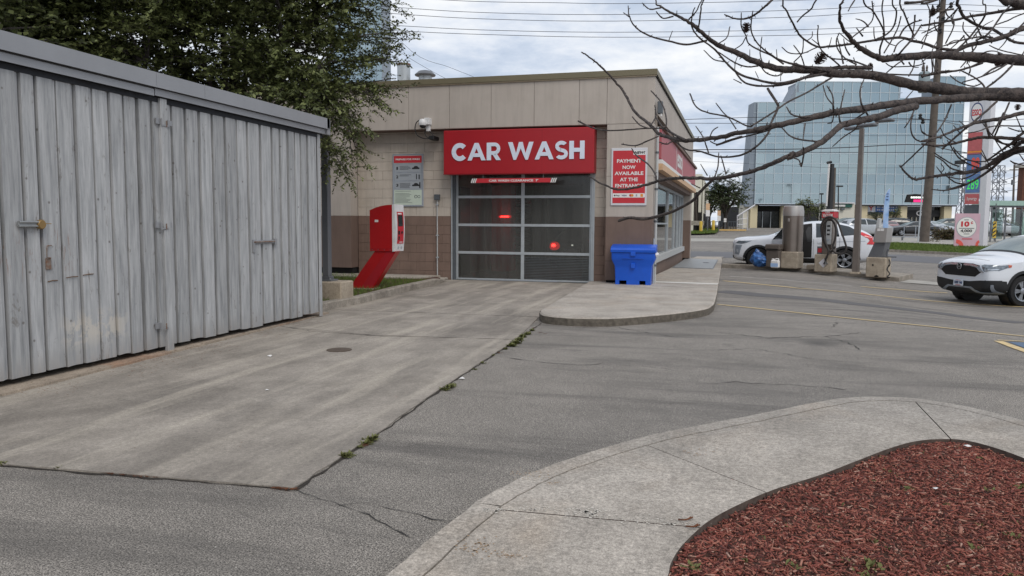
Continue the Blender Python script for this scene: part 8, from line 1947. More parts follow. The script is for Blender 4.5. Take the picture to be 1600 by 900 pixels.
def bough_path(a, b_, sag, r):
    a, b_ = Vector(a), Vector(b_); m_ = a.lerp(b_, .5) + Vector((r.uniform(-.3, .3), r.uniform(-.3, .3), sag)); return smoothpath([a, m_, b_], 6)
base = (-10.4, 14.6, 0.1)
bt = thing('leafy_tree', 'big dark small-leaved tree drooping over the shed end and the car wash parapet', 'tree', base)
r = random.Random(21); TR = MB(); trunk_p = [Vector(base), Vector((-10.35, 14.5, 1.5)), Vector((-10.2, 14.4, 3.2)), Vector((-10.1, 14.5, 5.2)), Vector((-10.0, 14.6, 7.5))]
TR.tube(trunk_p, [.22, .18, .15, .11, .05], 12); TR.build('trunk', 'bark', bt, smooth=60)
tips = [(640, 50, 15), (636, 62, 15.2), (628, 97, 15), (612, 12, 15.5), (600, -40, 15.5), (612, 152, 14.6), (618, 122, 14.8), (598, 172, 14.2), (566, 205, 13.9), (556, 232, 13.7), (552, 262, 13.5), (540, 268, 13.4), (530, 200, 13.4), (522, 245, 13.3), (604, 78, 15), (596, 135, 14.5), (560, 160, 14), (580, 110, 14.4), (540, 120, 14), (520, 150, 13.6), (512, 178, 13.3), (560, 60, 15), (545, 90, 14.5), (570, 28, 15.5), (530, 30, 15), (500, 60, 14.5), (490, 120, 13.6), (470, 150, 13.2), (550, 190, 13.5), (508, 215, 13.2), (516, 232, 13.2), (588, 148, 14.6), (622, 70, 15.4), (545, 5, 15.2), (520, -30, 15), (610, 60, 15.1), (528, 262, 13.4), (520, 190, 13.4), (535, 175, 13.8), (560, 130, 14.2), (575, 85, 14.8), (590, 50, 15)]
NR = len(tips)
for i in range(22):
    for j in range(9):
        tips.append((-70 + i * 28 + r.uniform(-16, 16), -190 + j * 44 + r.uniform(-24, 24), r.uniform(12.6, 17.5) if i > 7 else r.uniform(12.6, 15)))
leaders = [smoothpath([Vector((-10.25, 14.45, 2.2)), PD(*q_)], 6) if False else smoothpath([Vector((-10.25, 14.45, 2.2)), Vector((-10.25, 14.45, 2.2)).lerp(PD(*q_), .5) + Vector((0, 0, .5)), PD(*q_)], 6) for q_ in ((70, 40, 14), (200, -60, 15.5), (300, 60, 14.5), (420, -80, 16), (440, 70, 14.5), (500, 20, 15), (330, -200, 15), (140, -150, 15), (470, 140, 14), (230, 100, 13.8))]
LB = MB(); tw = []
for P in leaders: LB.tube(P, [.075 * (1 - .75 * i / len(P)) for i in range(len(P))], 7, False)
lp = [p for P in leaders for p in P[3:]]
for k, (px, py, dp) in enumerate(tips):
    tip = PD(px, py, dp); o_ = min(lp, key=lambda p: (p - tip).length + max(0, p.z - tip.z + .3) * 1.2 + .8 * r.random())
    P = bough_path(o_, tip, r.uniform(.0, .35), r)
    LB.tube(P, [.017 * (1 - i / len(P)) + .005 for i in range(len(P))], 4, False)
    bd_ = (tip - o_).normalized(); n = len(P); right = k < NR; nt_ = 17 if right else 46
    for j in range(nt_):
        f_ = 1 - (r.random() ** 1.2) * (.5 if right else .8); i = min(int(f_ * (n - 1)), n - 2); p = P[i].lerp(P[i + 1], f_ * (n - 1) - i)
        sp_r = .11 if right else .32
        d = bd_ * r.uniform(.3, 1.0) + Vector((r.gauss(0, .6), r.gauss(0, .6), r.gauss(-.02, .22)))
        tw.append((p + Vector((r.gauss(0, sp_r), r.gauss(0, sp_r), r.gauss(0, sp_r * .6))), d, r.uniform(.22, .5) if right else r.uniform(.3, .6)))
LB.build('limbs', 'bark', bt, fixn=False); leafy(bt, tw[:NR * 17], .074, .0185, 22, 'leaf_elm', 3, twr=.0025); leafy(bt, tw[NR * 17:], .094, .027, 24, 'leaf_elm', 4, twr=.0025)
# second tree with broader, lighter leaves at the left edge
base = (-11.6, 7.6, 0.0); bt2 = thing('broad_leaf_tree', 'tree with broader lighter green leaves behind the shed at the left edge', 'tree', base); tw = []; LB = MB()
TR = MB(); TR.tube([base, (-11.5, 7.6, 2), (-11.2, 7.8, 4.5)], [.16, .12, .07], 10); TR.build('trunk', 'bark', bt2, smooth=60)
for k in range(80):
    px, py = r.uniform(-260, 105), r.uniform(-160, 85); tip = PD(px, py, r.uniform(10.0, 13.0)); o_ = Vector((-11.4, 7.65, min(max(tip.z - 1.0, 1.8), 4.2))); P = bough_path(o_, tip, .3, r)
    LB.tube(P, [.03 * (1 - i / len(P)) + .006 for i in range(len(P))], 5, False)
    for j in range(16):
        f_ = 1 - r.random() * .45; i = min(int(f_ * (len(P) - 1)), len(P) - 2); p = P[i]; tw.append((p + Vector((r.gauss(0, .22), r.gauss(0, .22), r.gauss(0, .2))), Vector((r.gauss(0, 1), r.gauss(0, 1), r.gauss(0, .4))), r.uniform(.2, .45)))
LB.build('limbs', 'bark', bt2, fixn=False); leafy(bt2, tw, .10, .038, 17, 'leaf_light' if False else 'leaf_elm', 5)
# smaller trees across the street
def small_tree(px, pyb, dep, hpx, wpx, label, name, m='leaf_far', n=300, seed=1, per=10, leaf=.16, open_=.35, trunk=.22, gap=0.0, low=.25, cat='tree', tm='bark'):
    r = random.Random(seed); q = PD(px, pyb, dep); k = dep / F; H_ = hpx * k; W_ = wpx * k; t = thing(name, label, cat, q); T_ = MB(); fork = q + Vector((0, 0, H_ * low))
    T_.tube([q - Vector((0, 0, .3)), fork, q + camL * .1 + Vector((0, 0, H_ * .55))], [trunk, trunk * .7, trunk * .4], 8); T_.build('trunk', tm, t); LB = MB(); tw = []
    nb = max(6, n // 24)
    for b_ in range(nb):
        a = r.uniform(0, 6.283); e = r.uniform(-.1, 1.25); rr_ = (r.random() ** .4); d = Vector((math.cos(a) * math.cos(e), math.sin(a) * math.cos(e), math.sin(e)))
        cz_ = H_ * (low + 1) / 2 + .0; tip = q + Vector((d.x * W_ / 2 * rr_, d.y * W_ / 2 * rr_, cz_ + (d.z - .35) * (H_ * (1 - low) / 2) * 1.25 * rr_))
        if tip.z > q.z + H_: tip.z = q.z + H_ * r.uniform(.9, 1)
        P = bough_path(fork + Vector((0, 0, r.uniform(0, .3) * H_ * .5)), tip, .0, r); LB.tube(P, [trunk * .4 * (1 - i / len(P)) + .02 for i in range(len(P))], 4, False); s_ = W_ * .085
        for j in range(n // nb): tw.append((P[-1 - int(r.random() * 4)] + Vector((r.gauss(0, s_), r.gauss(0, s_), r.gauss(0, s_ * .7))), Vector((r.gauss(0, 1), r.gauss(0, 1), r.gauss(.2, .5))), r.uniform(.5, 1.0) * leaf * 5))
    LB.build('limbs', tm, t, fixn=False); leafy(t, tw, leaf, leaf * .32, per, m, seed, 'crown', .5, .1, tm, 0.012); return t
small_tree(1133, 362, 95, 100, 84, 'spreading dark street tree with sky gaps between the cream building and the glass office block', 'street_tree', 'leaf_far', 620, 3, 11, .20, trunk=.32, low=.22)
small_tree(1108, 360, 120, 70, 60, 'lower dark tree behind the corner of the cream building', 'street_tree', 'leaf_far', 300, 6, 11, .24, trunk=.25)
small_tree(1165, 358, 135, 66, 50, 'lower dark tree close against the left side of the glass office block', 'street_tree', 'leaf_far', 260, 9, 11, .26, trunk=.25)
small_tree(1262, 354, 100, 54, 34, 'slender yellow-green young tree between the steel canister and the vacuum unit', 'young_tree', 'leaf_light', 190, 12, 9, .17, trunk=.1, low=.15)
small_tree(1281, 352, 104, 40, 20, 'small darker green tree just left of the edge-on sign', 'young_tree', 'leaf_far', 90, 15, 9, .17, trunk=.08, low=.15)
small_tree(1369, 354, 100, 30, 20, 'small green tree in front of the banner with the red letter', 'young_tree', 'leaf_far', 70, 18, 8, .16, trunk=.08, low=.2)
small_tree(1394, 352, 100, 30, 22, 'small wispy tree right of the blue feather flag', 'young_tree', 'leaf_light', 60, 22, 8, .16, trunk=.08, low=.2)
small_tree(1574, 372, 95, 44, 40, 'yellowing tree seen through the bus shelter', 'young_tree', 'leaf_light', 160, 25, 9, .17, trunk=.12, low=.1)
def hedge(px0, px1, pyt, pyb, dep, label, m, seed, n=260, leaf=.13, name='hedge'):
    r = random.Random(seed); a, b_ = PD(px0, pyb, dep), PD(px1, pyb, dep); h = PD(px0, pyt, dep).z - a.z; t = thing(name, label, name, (a + b_) / 2); tw = []
    for _ in range(n): tw.append((a.lerp(b_, r.random()) + camN * r.uniform(-.5, .6) + Vector((0, 0, h * r.random() ** .8 * .92)), Vector((r.gauss(0, 1), r.gauss(0, 1), r.gauss(.5, .5))), .5))
    leafy(t, tw, leaf, leaf * .35, 9, m, seed, 'foliage', .5, .1, 'bark', .01)
hedge(1463, 1494, 359, 379, 62, 'reddish brown clipped hedge between the wooden pole and the pink poster', 'leaf_rust', 31, 420)
hedge(1556, 1640, 350, 377, 78, 'dark hedge behind the bus shelter', 'leaf_far', 33, 420, .17)
hedge(1452, 1466, 378, 383, 57.5, 'dry weeds at the foot of the wooden utility pole', 'leaf_rust', 35, 50, .08, 'weed_clump')

# ================================================================ THE BARE PINE IN THE FOREGROUND
def cv(kind, L):
    s_ = {'C': (960, 0, 5.293), 'A': (1240, 0, 7.5), 'B': (1440, 0, 7.5), 'D': (1180, 100, 5.0), 'E': (880, 160, 4.444), 'F': (1440, 100, 5.625), 'Q': (880, 0, 4.444), 'P': (0, 0, 1), 'G': (1400, 240, 6.43), 'H': (1240, 0, 4.444), 'K': (1480, 120, 3.333)}[kind]
    return [(s_[0] + x / s_[2], s_[1] + y / s_[2]) for x, y in L]
BR = [  # width at first point, width at last, [crop, points]...
 (2.2, 24, ('C', [(340, -12), (380, 50), (480, 110), (600, 170), (700, 250), (850, 370), (1000, 430), (1200, 525), (1400, 578)]), ('P', [(1250, 108)]), ('H', [(300, 510), (540, 520), (830, 590)]), ('F', [(0, 195), (150, 215), (350, 250), (600, 265), (900, 270)])),
 (2.2, 15, ('Q', [(125, 360), (180, 395), (260, 460), (350, 555), (420, 640), (500, 780)]), ('E', [(600, 155), (660, 215), (740, 245), (850, 262), (1000, 255), (1200, 215), (1400, 185)]), ('D', [(0, 515), (200, 475), (400, 425), (600, 385), (860, 345), (1100, 310), (1400, 280)]), ('F', [(350, 300), (600, 282), (900, 290)])),
 (2.8, 13, ('E', [(180, 512), (280, 570), (380, 605), (480, 595), (600, 565), (700, 535), (850, 525), (1000, 530), (1100, 525), (1300, 480), (1450, 425), (1600, 355)]), ('D', [(250, 735), (430, 660), (560, 580), (660, 490), (780, 450), (950, 415), (1100, 365), (1250, 330)])),
 (5, 5, ('E', [(380, 825), (460, 800), (560, 810), (680, 785), (800, 740), (900, 680), (960, 610), (1040, 535)])),
 (3, 17, ('A', [(590, -8), (545, 100), (540, 240), (600, 370), (700, 490), (800, 580), (950, 655), (1060, 690)]), ('H', [(700, 400), (900, 385), (1100, 385), (1300, 400), (1600, 420)])),
 (7, 8, ('H', [(1100, 372), (1200, 320), (1350, 285), (1480, 250), (1600, 200)])),
 (10, 16, ('P', [(1563, -4), (1580, 3), (1602, 8)])), (3.5, 5, ('B', [(0, 300), (240, 260), (400, 230), (560, 195), (750, 165), (950, 130), (1200, 95)])),
 (5, 4, ('H', [(770, 20), (880, 14), (1000, -4)])), (2.6, 5, ('C', [(1395, -8), (1430, 100), (1500, 240)]), ('A', [(100, 440), (270, 545), (400, 545), (600, 525), (800, 495), (1000, 465), (1250, 440), (1400, 480), (1500, 500)]), ('B', [(200, 565), (400, 590)])),
 (2.5, 4, ('C', [(910, 120), (1000, 155), (1100, 150), (1170, 115), (1250, 50), (1310, -6)])), (2.6, 2, ('C', [(615, 160), (680, 90), (730, -8)])), (2.4, 3, ('C', [(742, -8), (715, 90), (700, 200), (680, 255)])),
 (1.8, 4, ('C', [(113, 45), (125, 140), (180, 230), (300, 300), (450, 340), (600, 368), (765, 335)])), (2, 2, ('C', [(75, 105), (120, 138)])), (1.8, 2.5, ('C', [(230, 25), (290, 75), (385, 65)])), (2, 2.5, ('C', [(345, 95), (400, 150), (490, 135)])),
 (1.8, 5, ('C', [(665, 60), (645, 120), (640, 220), (700, 310), (820, 400), (900, 490), (960, 555), (1050, 620), (1200, 665), (1350, 690), (1500, 665)]), ('P', [(1260, 121), (1290, 115)])),
 (3, 4, ('C', [(990, 580), (1060, 670), (1150, 705), (1300, 710), (1450, 690), (1550, 650), (1640, 610)])), (1.6, 2, ('C', [(985, 655), (1050, 688)])), (2, 3, ('C', [(860, 430), (1000, 520), (1100, 552), (1190, 545)])), (1.6, 2.2, ('C', [(740, 415), (820, 490), (905, 510)])),
 (1.8, 3, ('C', [(1050, 105), (1050, 220), (1085, 290), (1110, 360), (1190, 410), (1300, 460), (1400, 530)])), (1.8, 4, ('C', [(1145, 90), (1130, 240), (1170, 340), (1250, 420), (1380, 500), (1588, 555)]), ('P', [(1300, 112)])), (1.6, 2, ('C', [(980, 415), (1050, 370), (1085, 310)])), (2, 2, ('C', [(955, 220), (930, 310), (860, 360)])),
 (1.6, 2, ('C', [(1220, 305), (1205, 440), (1225, 520)])), (2, 2.4, ('C', [(1210, 550), (1260, 605), (1340, 628), (1400, 600)])), (1.4, 1.6, ('C', [(480, 255), (450, 335)])), (1.4, 1.5, ('C', [(517, 88), (515, 130)])), (1.3, 1.5, ('C', [(783, 255), (780, 320)])), (1.4, 1.6, ('C', [(1165, 590), (1190, 645)])), (1.3, 1.5, ('C', [(1375, 600), (1375, 670)])), (1.4, 1.6, ('C', [(1020, 460), (1000, 520), (995, 580)])), (1.2, 1.4, ('C', [(1120, 410), (1120, 460)])), (1.4, 1.7, ('C', [(1340, 410), (1345, 480)])), (1.6, 2, ('C', [(1385, 390), (1440, 435), (1520, 445), (1600, 430)])),
 (3.2, 2.5, ('D', [(600, 105), (500, 165), (400, 225), (250, 300), (150, 370), (0, 465)]), ('P', [(1168, 197), (1136.5, 182.5), (1105, 175.8), (1087, 166)]), ('Q', [(880, 650)])),
 (1.8, 2.2, ('Q', [(1060, 715), (1110, 780), (1150, 820), (1200, 895)])), (1.8, 2.6, ('E', [(920, 165), (970, 240), (1010, 350)])), (2, 2.2, ('E', [(1075, 170), (1040, 195), (1020, 235)])),
 (2.5, 4.5, ('E', [(640, 100), (690, 170), (760, 215), (850, 262)])), (2, 4.5, ('E', [(665, 275), (720, 290), (770, 270), (850, 325), (950, 340), (1080, 378), (1220, 370), (1330, 315), (1420, 220), (1440, 150), (1490, 40), (1480, 0)]), ('Q', [(1420, 615)])),
 (2, 3, ('E', [(1065, 300), (1200, 255), (1350, 215), (1440, 190)])), (2, 2.4, ('E', [(1020, 270), (1070, 290), (1140, 265), (1240, 235)])), (2.8, 2.4, ('E', [(105, 130), (200, 175), (300, 195), (450, 190), (580, 180), (690, 180)])), (2.2, 2.6, ('E', [(405, 290), (500, 300), (580, 270), (660, 235)])), (2.4, 3, ('E', [(475, 320), (510, 370), (590, 430), (640, 500), (645, 535)])), (2, 2.4, ('E', [(480, 100), (530, 155), (590, 180)])),
 (2.4, 3, ('Q', [(610, 630), (680, 710), (712, 800), (715, 870), (690, 900)])), (2, 2.4, ('Q', [(635, 730), (645, 800), (610, 870)])), (1.8, 2.6, ('E', [(1080, 350), (1075, 440), (1050, 525)])), (1.8, 2.4, ('E', [(1095, 370), (1115, 440), (1130, 500)])), (1.8, 2.2, ('E', [(955, 430), (1000, 505)])), (2, 2, ('E', [(890, 565), (950, 595)])),
 (2.4, 3, ('D', [(210, 500), (270, 560), (350, 590), (480, 605)])), (2.4, 3, ('D', [(245, 335), (280, 390), (350, 412), (430, 415)])), (2.2, 2.6, ('D', [(375, 585), (390, 465)])), (2, 3, ('D', [(700, 200), (670, 330), (655, 400), (668, 480)])), (2.2, 2.8, ('D', [(560, 170), (605, 250), (610, 350)])), (2, 2.6, ('D', [(530, 170), (560, 260), (610, 325), (612, 380)])), (2, 3.2, ('D', [(850, 120), (820, 200), (830, 310), (880, 400)])), (2, 2, ('D', [(565, 465), (600, 455), (612, 405)])), (2.6, 2, ('D', [(860, 375), (780, 430), (700, 470)])), (1.8, 2.6, ('D', [(605, 645), (690, 570), (775, 515), (800, 480)])),
 (2.8, 2, ('D', [(375, 650), (380, 700), (360, 800), (340, 750), (280, 730)])), (1.8, 2.6, ('D', [(1165, 500), (1200, 450), (1245, 355)])), (2.2, 2.6, ('D', [(1240, 355), (1215, 470), (1230, 560), (1290, 605), (1400, 600)])),
 (3, 2.5, ('F', [(260, 360), (200, 500), (100, 640), (0, 735)]), ('P', [(1408, 261)])), (2, 8, ('P', [(1406, 259), (1409, 263), (1419, 274), (1431, 280), (1447, 277), (1462, 275), (1493, 271)]), ('K', [(120, 495), (200, 470), (300, 400), (400, 370)])),
 (3, 7, ('F', [(0, 680), (150, 640), (300, 580), (400, 545), (500, 510), (700, 480), (900, 430)])), (4, 4, ('F', [(180, 750), (300, 640), (420, 540), (550, 430), (660, 330)])), (3, 6, ('F', [(0, 700), (130, 720), (280, 700), (420, 665), (530, 645), (700, 650), (900, 660)])), (4, 4, ('F', [(560, 515), (580, 580), (600, 645)])), (1.8, 2.5, ('F', [(380, 610), (500, 590), (640, 545), (850, 545)])), (3, 3, ('F', [(640, 640), (700, 500), (770, 340)])), (3, 3, ('F', [(620, 620), (690, 490), (720, 430)])), (4, 8, ('F', [(600, 890), (700, 840), (820, 780), (900, 760)])), (3, 5, ('F', [(560, 860), (700, 760), (800, 690), (900, 600)])), (2, 2.4, ('F', [(760, 560), (850, 590), (900, 590)])),
 (2, 2.4, ('F', [(250, 100), (330, 160), (450, 195), (530, 170)])), (2.5, 3, ('F', [(350, 60), (450, 110), (530, 170), (570, 235)])), (3, 4, ('F', [(0, 110), (150, 70), (300, 60), (420, 30), (540, -10)])), (2.5, 3, ('F', [(360, 160), (500, 120), (650, 60), (750, 0)])), (3.5, 3.5, ('F', [(570, 210), (700, 110), (780, 30), (810, -10)])), (2.4, 3, ('H', [(540, 520), (640, 515), (900, 520), (1080, 490)])),
 (3, 2.4, ('A', [(1240, 430), (1300, 330), (1400, 265), (1500, 235)])), (2.2, 3, ('A', [(390, 655), (480, 690), (640, 700), (760, 735), (860, 775)])), (1.8, 3, ('A', [(290, 295), (280, 430), (310, 560), (380, 640), (460, 700), (550, 780)])), (1.8, 2.6, ('A', [(535, 385), (500, 480), (520, 580), (600, 680), (740, 760)])), (1.6, 2, ('A', [(540, 390), (620, 460), (700, 520)])), (2.4, 2, ('A', [(690, 435), (800, 350), (900, 270), (935, 180), (920, 15)])), (2.6, 3, ('A', [(815, -10), (930, 130), (1020, 280), (1060, 400), (1015, 560), (1010, 650)])), (2.4, 2.4, ('A', [(1050, -8), (1055, 250), (1065, 420)])), (2.4, 3, ('A', [(1158, -8), (1205, 130), (1180, 290), (1100, 395), (960, 465)])),
 (2.6, 3.6, ('A', [(1248, -8), (1300, 160), (1350, 290), (1400, 400), (1390, 460)])), (2, 2.4, ('A', [(1260, 190), (1220, 330), (1150, 470), (1060, 620)])), (3, 3.6, ('A', [(1500, 290), (1400, 440), (1300, 560), (1200, 670)])), (2.4, 2, ('A', [(722, -8), (640, 130)])), (2.8, 2.4, ('A', [(272, -8), (210, 100), (100, 190), (40, 260)])), (1.6, 2, ('A', [(940, 320), (945, 430), (970, 480)])), (1.8, 2, ('A', [(1080, 740), (1150, 780), (1300, 780), (1440, 770), (1540, 740)])), (2, 2.4, ('A', [(1420, 700), (1400, 800), (1350, 890)])), (2, 2.2, ('D', [(1240, 200), (1160, 290)])), (2, 2.4, ('A', [(1080, 860), (1200, 760), (1290, 700)])),
 (5, 7, ('P', [(1240, 99), (1257, 105), (1293, 107), (1320, 105), (1360, 106)])), (2, 2.2, ('A', [(0, 530), (80, 640), (125, 765)])), (2, 2, ('A', [(0, 730), (90, 640), (110, 560), (115, 460)])), (1.6, 2.2, ('A', [(0, 630), (110, 625), (270, 555)])), (1.5, 1.8, ('A', [(220, 370), (215, 430), (160, 475)])), (1.5, 1.8, ('A', [(445, 440), (420, 540)])), (1.5, 1.8, ('A', [(215, 460), (290, 520)])),
 (5, 4.5, ('B', [(428, -10), (440, 80), (500, 200), (640, 290), (760, 335), (830, 340), (930, 400), (1060, 480), (1200, 510)])), (3, 3.5, ('B', [(1060, 50), (950, 160), (850, 310), (750, 420), (640, 470)])), (3.5, 3, ('B', [(750, 170), (690, 270), (560, 440), (430, 570)])), (2, 2.2, ('B', [(718, -10), (750, 60), (750, 160)])), (2.2, 3, ('B', [(565, 150), (640, 290), (700, 420), (790, 475)])), (2, 2.2, ('B', [(490, 260), (490, 350), (570, 445)])), (2.6, 3.5, ('B', [(250, 540), (500, 465), (700, 430), (830, 440)])), (2, 2.6, ('B', [(0, 390), (150, 320), (300, 225), (440, 80)])), (2, 2.2, ('B', [(380, 230), (370, 330), (280, 510)])), (1.8, 2.2, ('B', [(790, 530), (900, 580), (1060, 620), (1200, 650)])), (5, 7, ('B', [(850, 460), (1000, 410), (1200, 320)])), (2, 2.4, ('B', [(870, 290), (1000, 245), (1200, 160)])), (2.4, 3, ('B', [(1100, 400), (1200, 270)])), (2, 2.6, ('B', [(840, 340), (960, 420), (1100, 500), (1200, 500)])),
 (3, 3.6, ('B', [(0, 900), (200, 860), (400, 830), (560, 790), (700, 730), (900, 660)])), (3, 4, ('B', [(700, 900), (850, 800), (1000, 740), (1100, 660)])), (2.4, 2.4, ('B', [(460, 790), (520, 720)])), (2, 2.4, ('B', [(0, 570), (80, 350), (100, 200), (130, 60)])), (1.6, 2, ('B', [(0, 480), (60, 400), (200, 330), (230, 280)])), (1.8, 2, ('B', [(60, 40), (90, 110), (100, 200)])), (1.8, 2.2, ('B', [(0, 730), (110, 640), (230, 560)])), (1.6, 2, ('B', [(180, 480), (120, 620), (130, 850)])), (2, 2.4, ('B', [(130, 60), (160, 150), (90, 200)])),
 (2, 3, ('G', [(390, 20), (480, 80), (560, 150), (700, 190)])), (1.6, 1.8, ('G', [(450, 100), (482, 150), (455, 190)])), (1.6, 2, ('G', [(405, 130), (460, 200)])), (2, 3, ('G', [(360, 360), (480, 370), (560, 350), (700, 305)])), (1.8, 3, ('G', [(500, 220), (600, 290), (720, 310)])), (2, 6, ('K', [(0, 592), (100, 560), (230, 480), (400, 330)])), (2, 2.2, ('K', [(180, 380), (240, 500)])), (1.8, 3, ('K', [(0, 330), (60, 420), (150, 470), (230, 480)])), (1.8, 2.4, ('K', [(30, 370), (100, 430), (200, 440), (300, 400)])), (2, 2.6, ('K', [(0, 520), (90, 530), (200, 470)])), (2, 2.2, ('K', [(330, 440), (370, 455), (400, 460)])), (3, 3.6, ('K', [(220, 310), (300, 350), (400, 345)])), (1.8, 2.2, ('K', [(180, 235), (240, 310), (330, 370)])), (2, 2.2, ('K', [(250, 330), (310, 420)])),
 (2, 2.4, ('F', [(110, 780), (250, 870), (330, 900)])), (1.8, 2.2, ('F', [(165, 560), (210, 640), (300, 690)])), (1.8, 2, ('F', [(280, 730), (330, 830), (440, 850), (520, 880)])), (2, 2.4, ('F', [(0, 590), (60, 630), (180, 650)])), (1.8, 2, ('F', [(520, 780), (570, 850)])), (1.8, 2, ('F', [(850, 780), (900, 850)])), (1.6, 2, ('F', [(330, 500), (400, 560)])), (1.6, 2, ('F', [(280, 540), (330, 600)])), (2, 2.2, ('F', [(830, 460), (890, 600)])), (2, 2.2, ('F', [(780, 850), (830, 880), (900, 870)])), (1.6, 2, ('D', [(1290, 475), (1310, 540), (1400, 570)])),
]
def dfield(px, py): return 3.55 + .42 * math.sin(px * .0085 + .6) + .30 * math.sin(py * .021 + px * .004 + 1.0) + (.25 if px < 1100 else 0) * (1100 - px) / 200
TX = PD(1960, 300, 4.3); tb = Vector((TX.x, TX.y, 0.08))
pine = thing('bare_pine', 'leafless pine with crooked grey branches and a few cones reaching in from the upper right', 'tree', tb)
M_ = MB(); M_.tube(smoothpath([tb, tb + Vector((.03, -.02, 1.2)), tb + Vector((-.02, .03, 2.6)), tb + Vector((.04, .02, 4.2)), tb + Vector((0, 0, 6.0))], 4), [.19 - .008 * i for i in range(17)], 14); M_.build('trunk', 'pine_bark', pine, smooth=70)
r = random.Random(33); small = MB()
for bi, e in enumerate(BR):
    w0, w1 = e[0], e[1]; L = []
    for kd_, pts_ in e[2:]: L += cv(kd_, pts_)
    n0 = len(L); bul = r.uniform(-.22, .22); tipo = r.uniform(-.25, .3)
    P = []
    for i, (x, y) in enumerate(L):
        t_ = i / (n0 - 1); b_ = bul * math.sin(math.pi * t_) if max(w0, w1) < 6 else 0; tp_ = tipo * (1 - t_) ** 2 if w0 < 3.2 else 0
        P.append((x, y, dfield(x, y) + b_ + tp_))
    W_ = [w0 + (w1 - w0) * ((i / (n0 - 1)) ** (1.15 if w1 > 9 else .9)) for i in range(n0)]
    # carry on beyond the frame where the photograph cuts a branch
    if P[-1][0] >= 1590 and w1 >= 2.4:
        x, y, d_ = P[-1]; P += [(1680, y + (P[-1][1] - P[-2][1]) / max(P[-1][0] - P[-2][0], 1) * 50, d_ + .1), (1820, y + (150 - y) * .35, d_ + .45), (1955, y * .7 + 60, 4.3)]; W_ += [w1 * 1.05, w1 * 1.15, w1 * 1.25]
    for end in (0, -1):
        x, y, d_ = P[end]
        if y <= 1 and 1000 < x < 1590:
            x2, y2, _ = P[1 if end == 0 else -2]; s_ = 70 / max(abs(y - y2), 6); q_ = (x + (x - x2) * s_ * .5 + 30, y - 70, d_ + .15); q3 = (q_[0] + 90, q_[1] - 70, d_ + .4)
            if end == 0: P = [q3, q_] + P; W_ = [W_[0], W_[0]] + W_
            else: P += [q_, q3]; W_ += [W_[-1], W_[-1] * 1.1]
    sp = smoothpath([PD(x, y, d_) for x, y, d_ in P], 6); m_ = len(sp); rad = []
    for i in range(m_):
        f_ = i / (m_ - 1) * (len(W_) - 1); j = min(int(f_), len(W_) - 2); w_ = W_[j] + (W_[j + 1] - W_[j]) * (f_ - j)
        rad.append(max(.46 * w_ * depth(sp[i]) / F * (1 + .05 * r.uniform(-1, 1) + (.10 if r.random() < .05 else 0)), .0016))
    jit = min(max(rad) * .06, .0015); sp = [p + Vector((r.gauss(0, jit), r.gauss(0, jit), r.gauss(0, jit))) for p in sp]
    if w0 <= w1: rad[0] *= .8
    M_ = MB(); M_.tube(sp, rad, 12 if max(w0, w1) > 9 else 8 if max(w0, w1) > 4 else 6)
    if W_ and max(w0, w1) > 2.3:      # bud scars, short spurs
        k_ = int(len(sp) * (.3 if max(w0, w1) > 6 else .22))
        for _ in range(k_):
            i = r.randrange(1, m_ - 1); d_ = Vector((r.gauss(0, 1), r.gauss(0, 1), r.gauss(.3, 1))).normalized(); rr2 = rad[i]
            l_ = rr2 * r.uniform(.2, .5) + .007; M_.tube([sp[i] + d_ * rr2 * .5, sp[i] + d_ * (rr2 + l_)], [min(rr2 * .3, .006) + .001, .001], 5)
    M_.build('branch', 'pine_bark', pine, smooth=60, fixn=False)
# extra fine twigs filling the dense knot of the crown
for k in range(34):
    x, y = r.uniform(1290, 1598), r.uniform(5, 125); a = r.uniform(-2.6, -.5) if r.random() < .7 else r.uniform(.4, 2.6); l_ = r.uniform(14, 42); cvv = r.uniform(-.9, .9); d0 = dfield(x, y) + r.uniform(-.1, .1)
    P = [PD(x + l_ * t_ * math.cos(a + cvv * t_), y + l_ * t_ * math.sin(a + cvv * t_), d0 + t_ * r.uniform(-.1, .25)) for t_ in (0, .33, .66, 1)]
    M_ = MB(); M_.tube(smoothpath(P, 4), [.0042 - .0022 * i / 12 for i in range(13)], 6); M_.build('branch', 'pine_bark', pine, smooth=60, fixn=False)
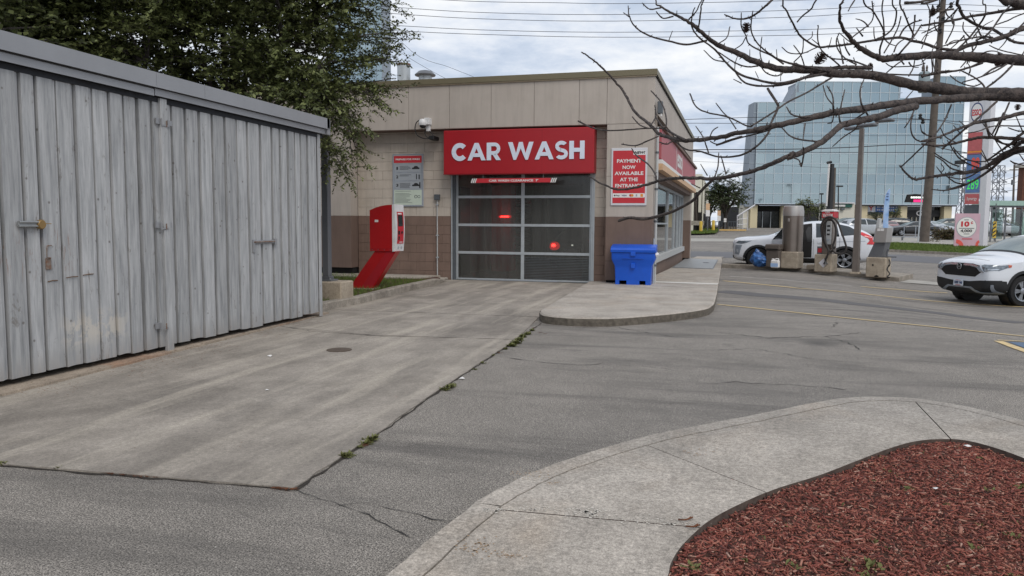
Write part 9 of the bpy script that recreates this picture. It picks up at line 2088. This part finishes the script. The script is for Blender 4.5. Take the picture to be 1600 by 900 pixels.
# cones: overlapping open scales round a core
def cone(px, py, s_px, elong=1.0, tilt=0.0, label=None):
    c = PD(px, py, dfield(px, py) + .02); R_ = s_px / 2 * depth(c) / F; M_ = MB(); H_ = R_ * 2 * elong; ax_ = Matrix.Rotation(tilt, 4, 'Y') @ Matrix.Rotation(r.uniform(-.4, .4), 4, 'X')
    M_.lathe(c, [(.001, -H_ * .45), (R_ * .35, -H_ * .3), (R_ * .4, 0), (R_ * .25, H_ * .35), (.001, H_ * .45)], 8, True, ax_)
    for k in range(44):
        f_ = k / 43; z = (-.45 + .9 * f_) * H_; a = k * 2.4; pr = R_ * (.35 + .65 * math.sin(math.pi * min(f_ * .9 + .08, 1))); up_ = .35 - f_ * .1
        d = Vector((math.cos(a), math.sin(a), up_)).normalized(); s2 = Vector((-math.sin(a), math.cos(a), 0)); b0 = Vector((0, 0, z)); w_ = R_ * .22
        Q = [b0 + d * pr * .3 - s2 * w_ * .4, b0 + d * pr * .3 + s2 * w_ * .4, b0 + d * pr + s2 * w_, b0 + d * pr * 1.06, b0 + d * pr - s2 * w_]; th_ = Vector((0, 0, R_ * .07))
        Q2 = [q + th_ for q in Q]; n5 = 5; Wq = [c + (ax_ @ q) for q in Q + Q2]; M_.add(Wq, [(0, 1, 2, 3, 4), (9, 8, 7, 6, 5)] + [(j, (j + 1) % n5, n5 + (j + 1) % n5, n5 + j) for j in range(n5)])
    M_.build('cone', 'cone', pine, fixn=False)
cone(1166, 44, 16); cone(1281, 92, 20, 1.1, .7); cone(1588, 227, 15); cone(1457, 20, 13, 1.0, .3); cone(1590, 168, 10); cone(1558, 99, 12, .8, 1.2); cone(1359, 104, 12, .7, 1.3)
# twigs fallen on the foreground walk
for (P, l_) in (([(1072, 822), (1083, 826), (1093, 820)], 'dry curled twig lying on the walk nearest the mulch edge'), ([(1060, 812), (1072, 815), (1082, 808)], 'second small dry twig on the walk just beyond the first')):
    q = [PZ(x, y, .136) for x, y in P]; M_ = MB(); M_.tube(smoothpath([q[0], q[1] + Vector((0, 0, .01)), q[2]], 4), .004, 6); M_.tube([q[1] + Vector((0, 0, .008)), q[1] + Vector((.02, .03, .014))], .003, 5); M_.build('fallen_twig', 'dead_leaf', None, label=l_, cat='twig')
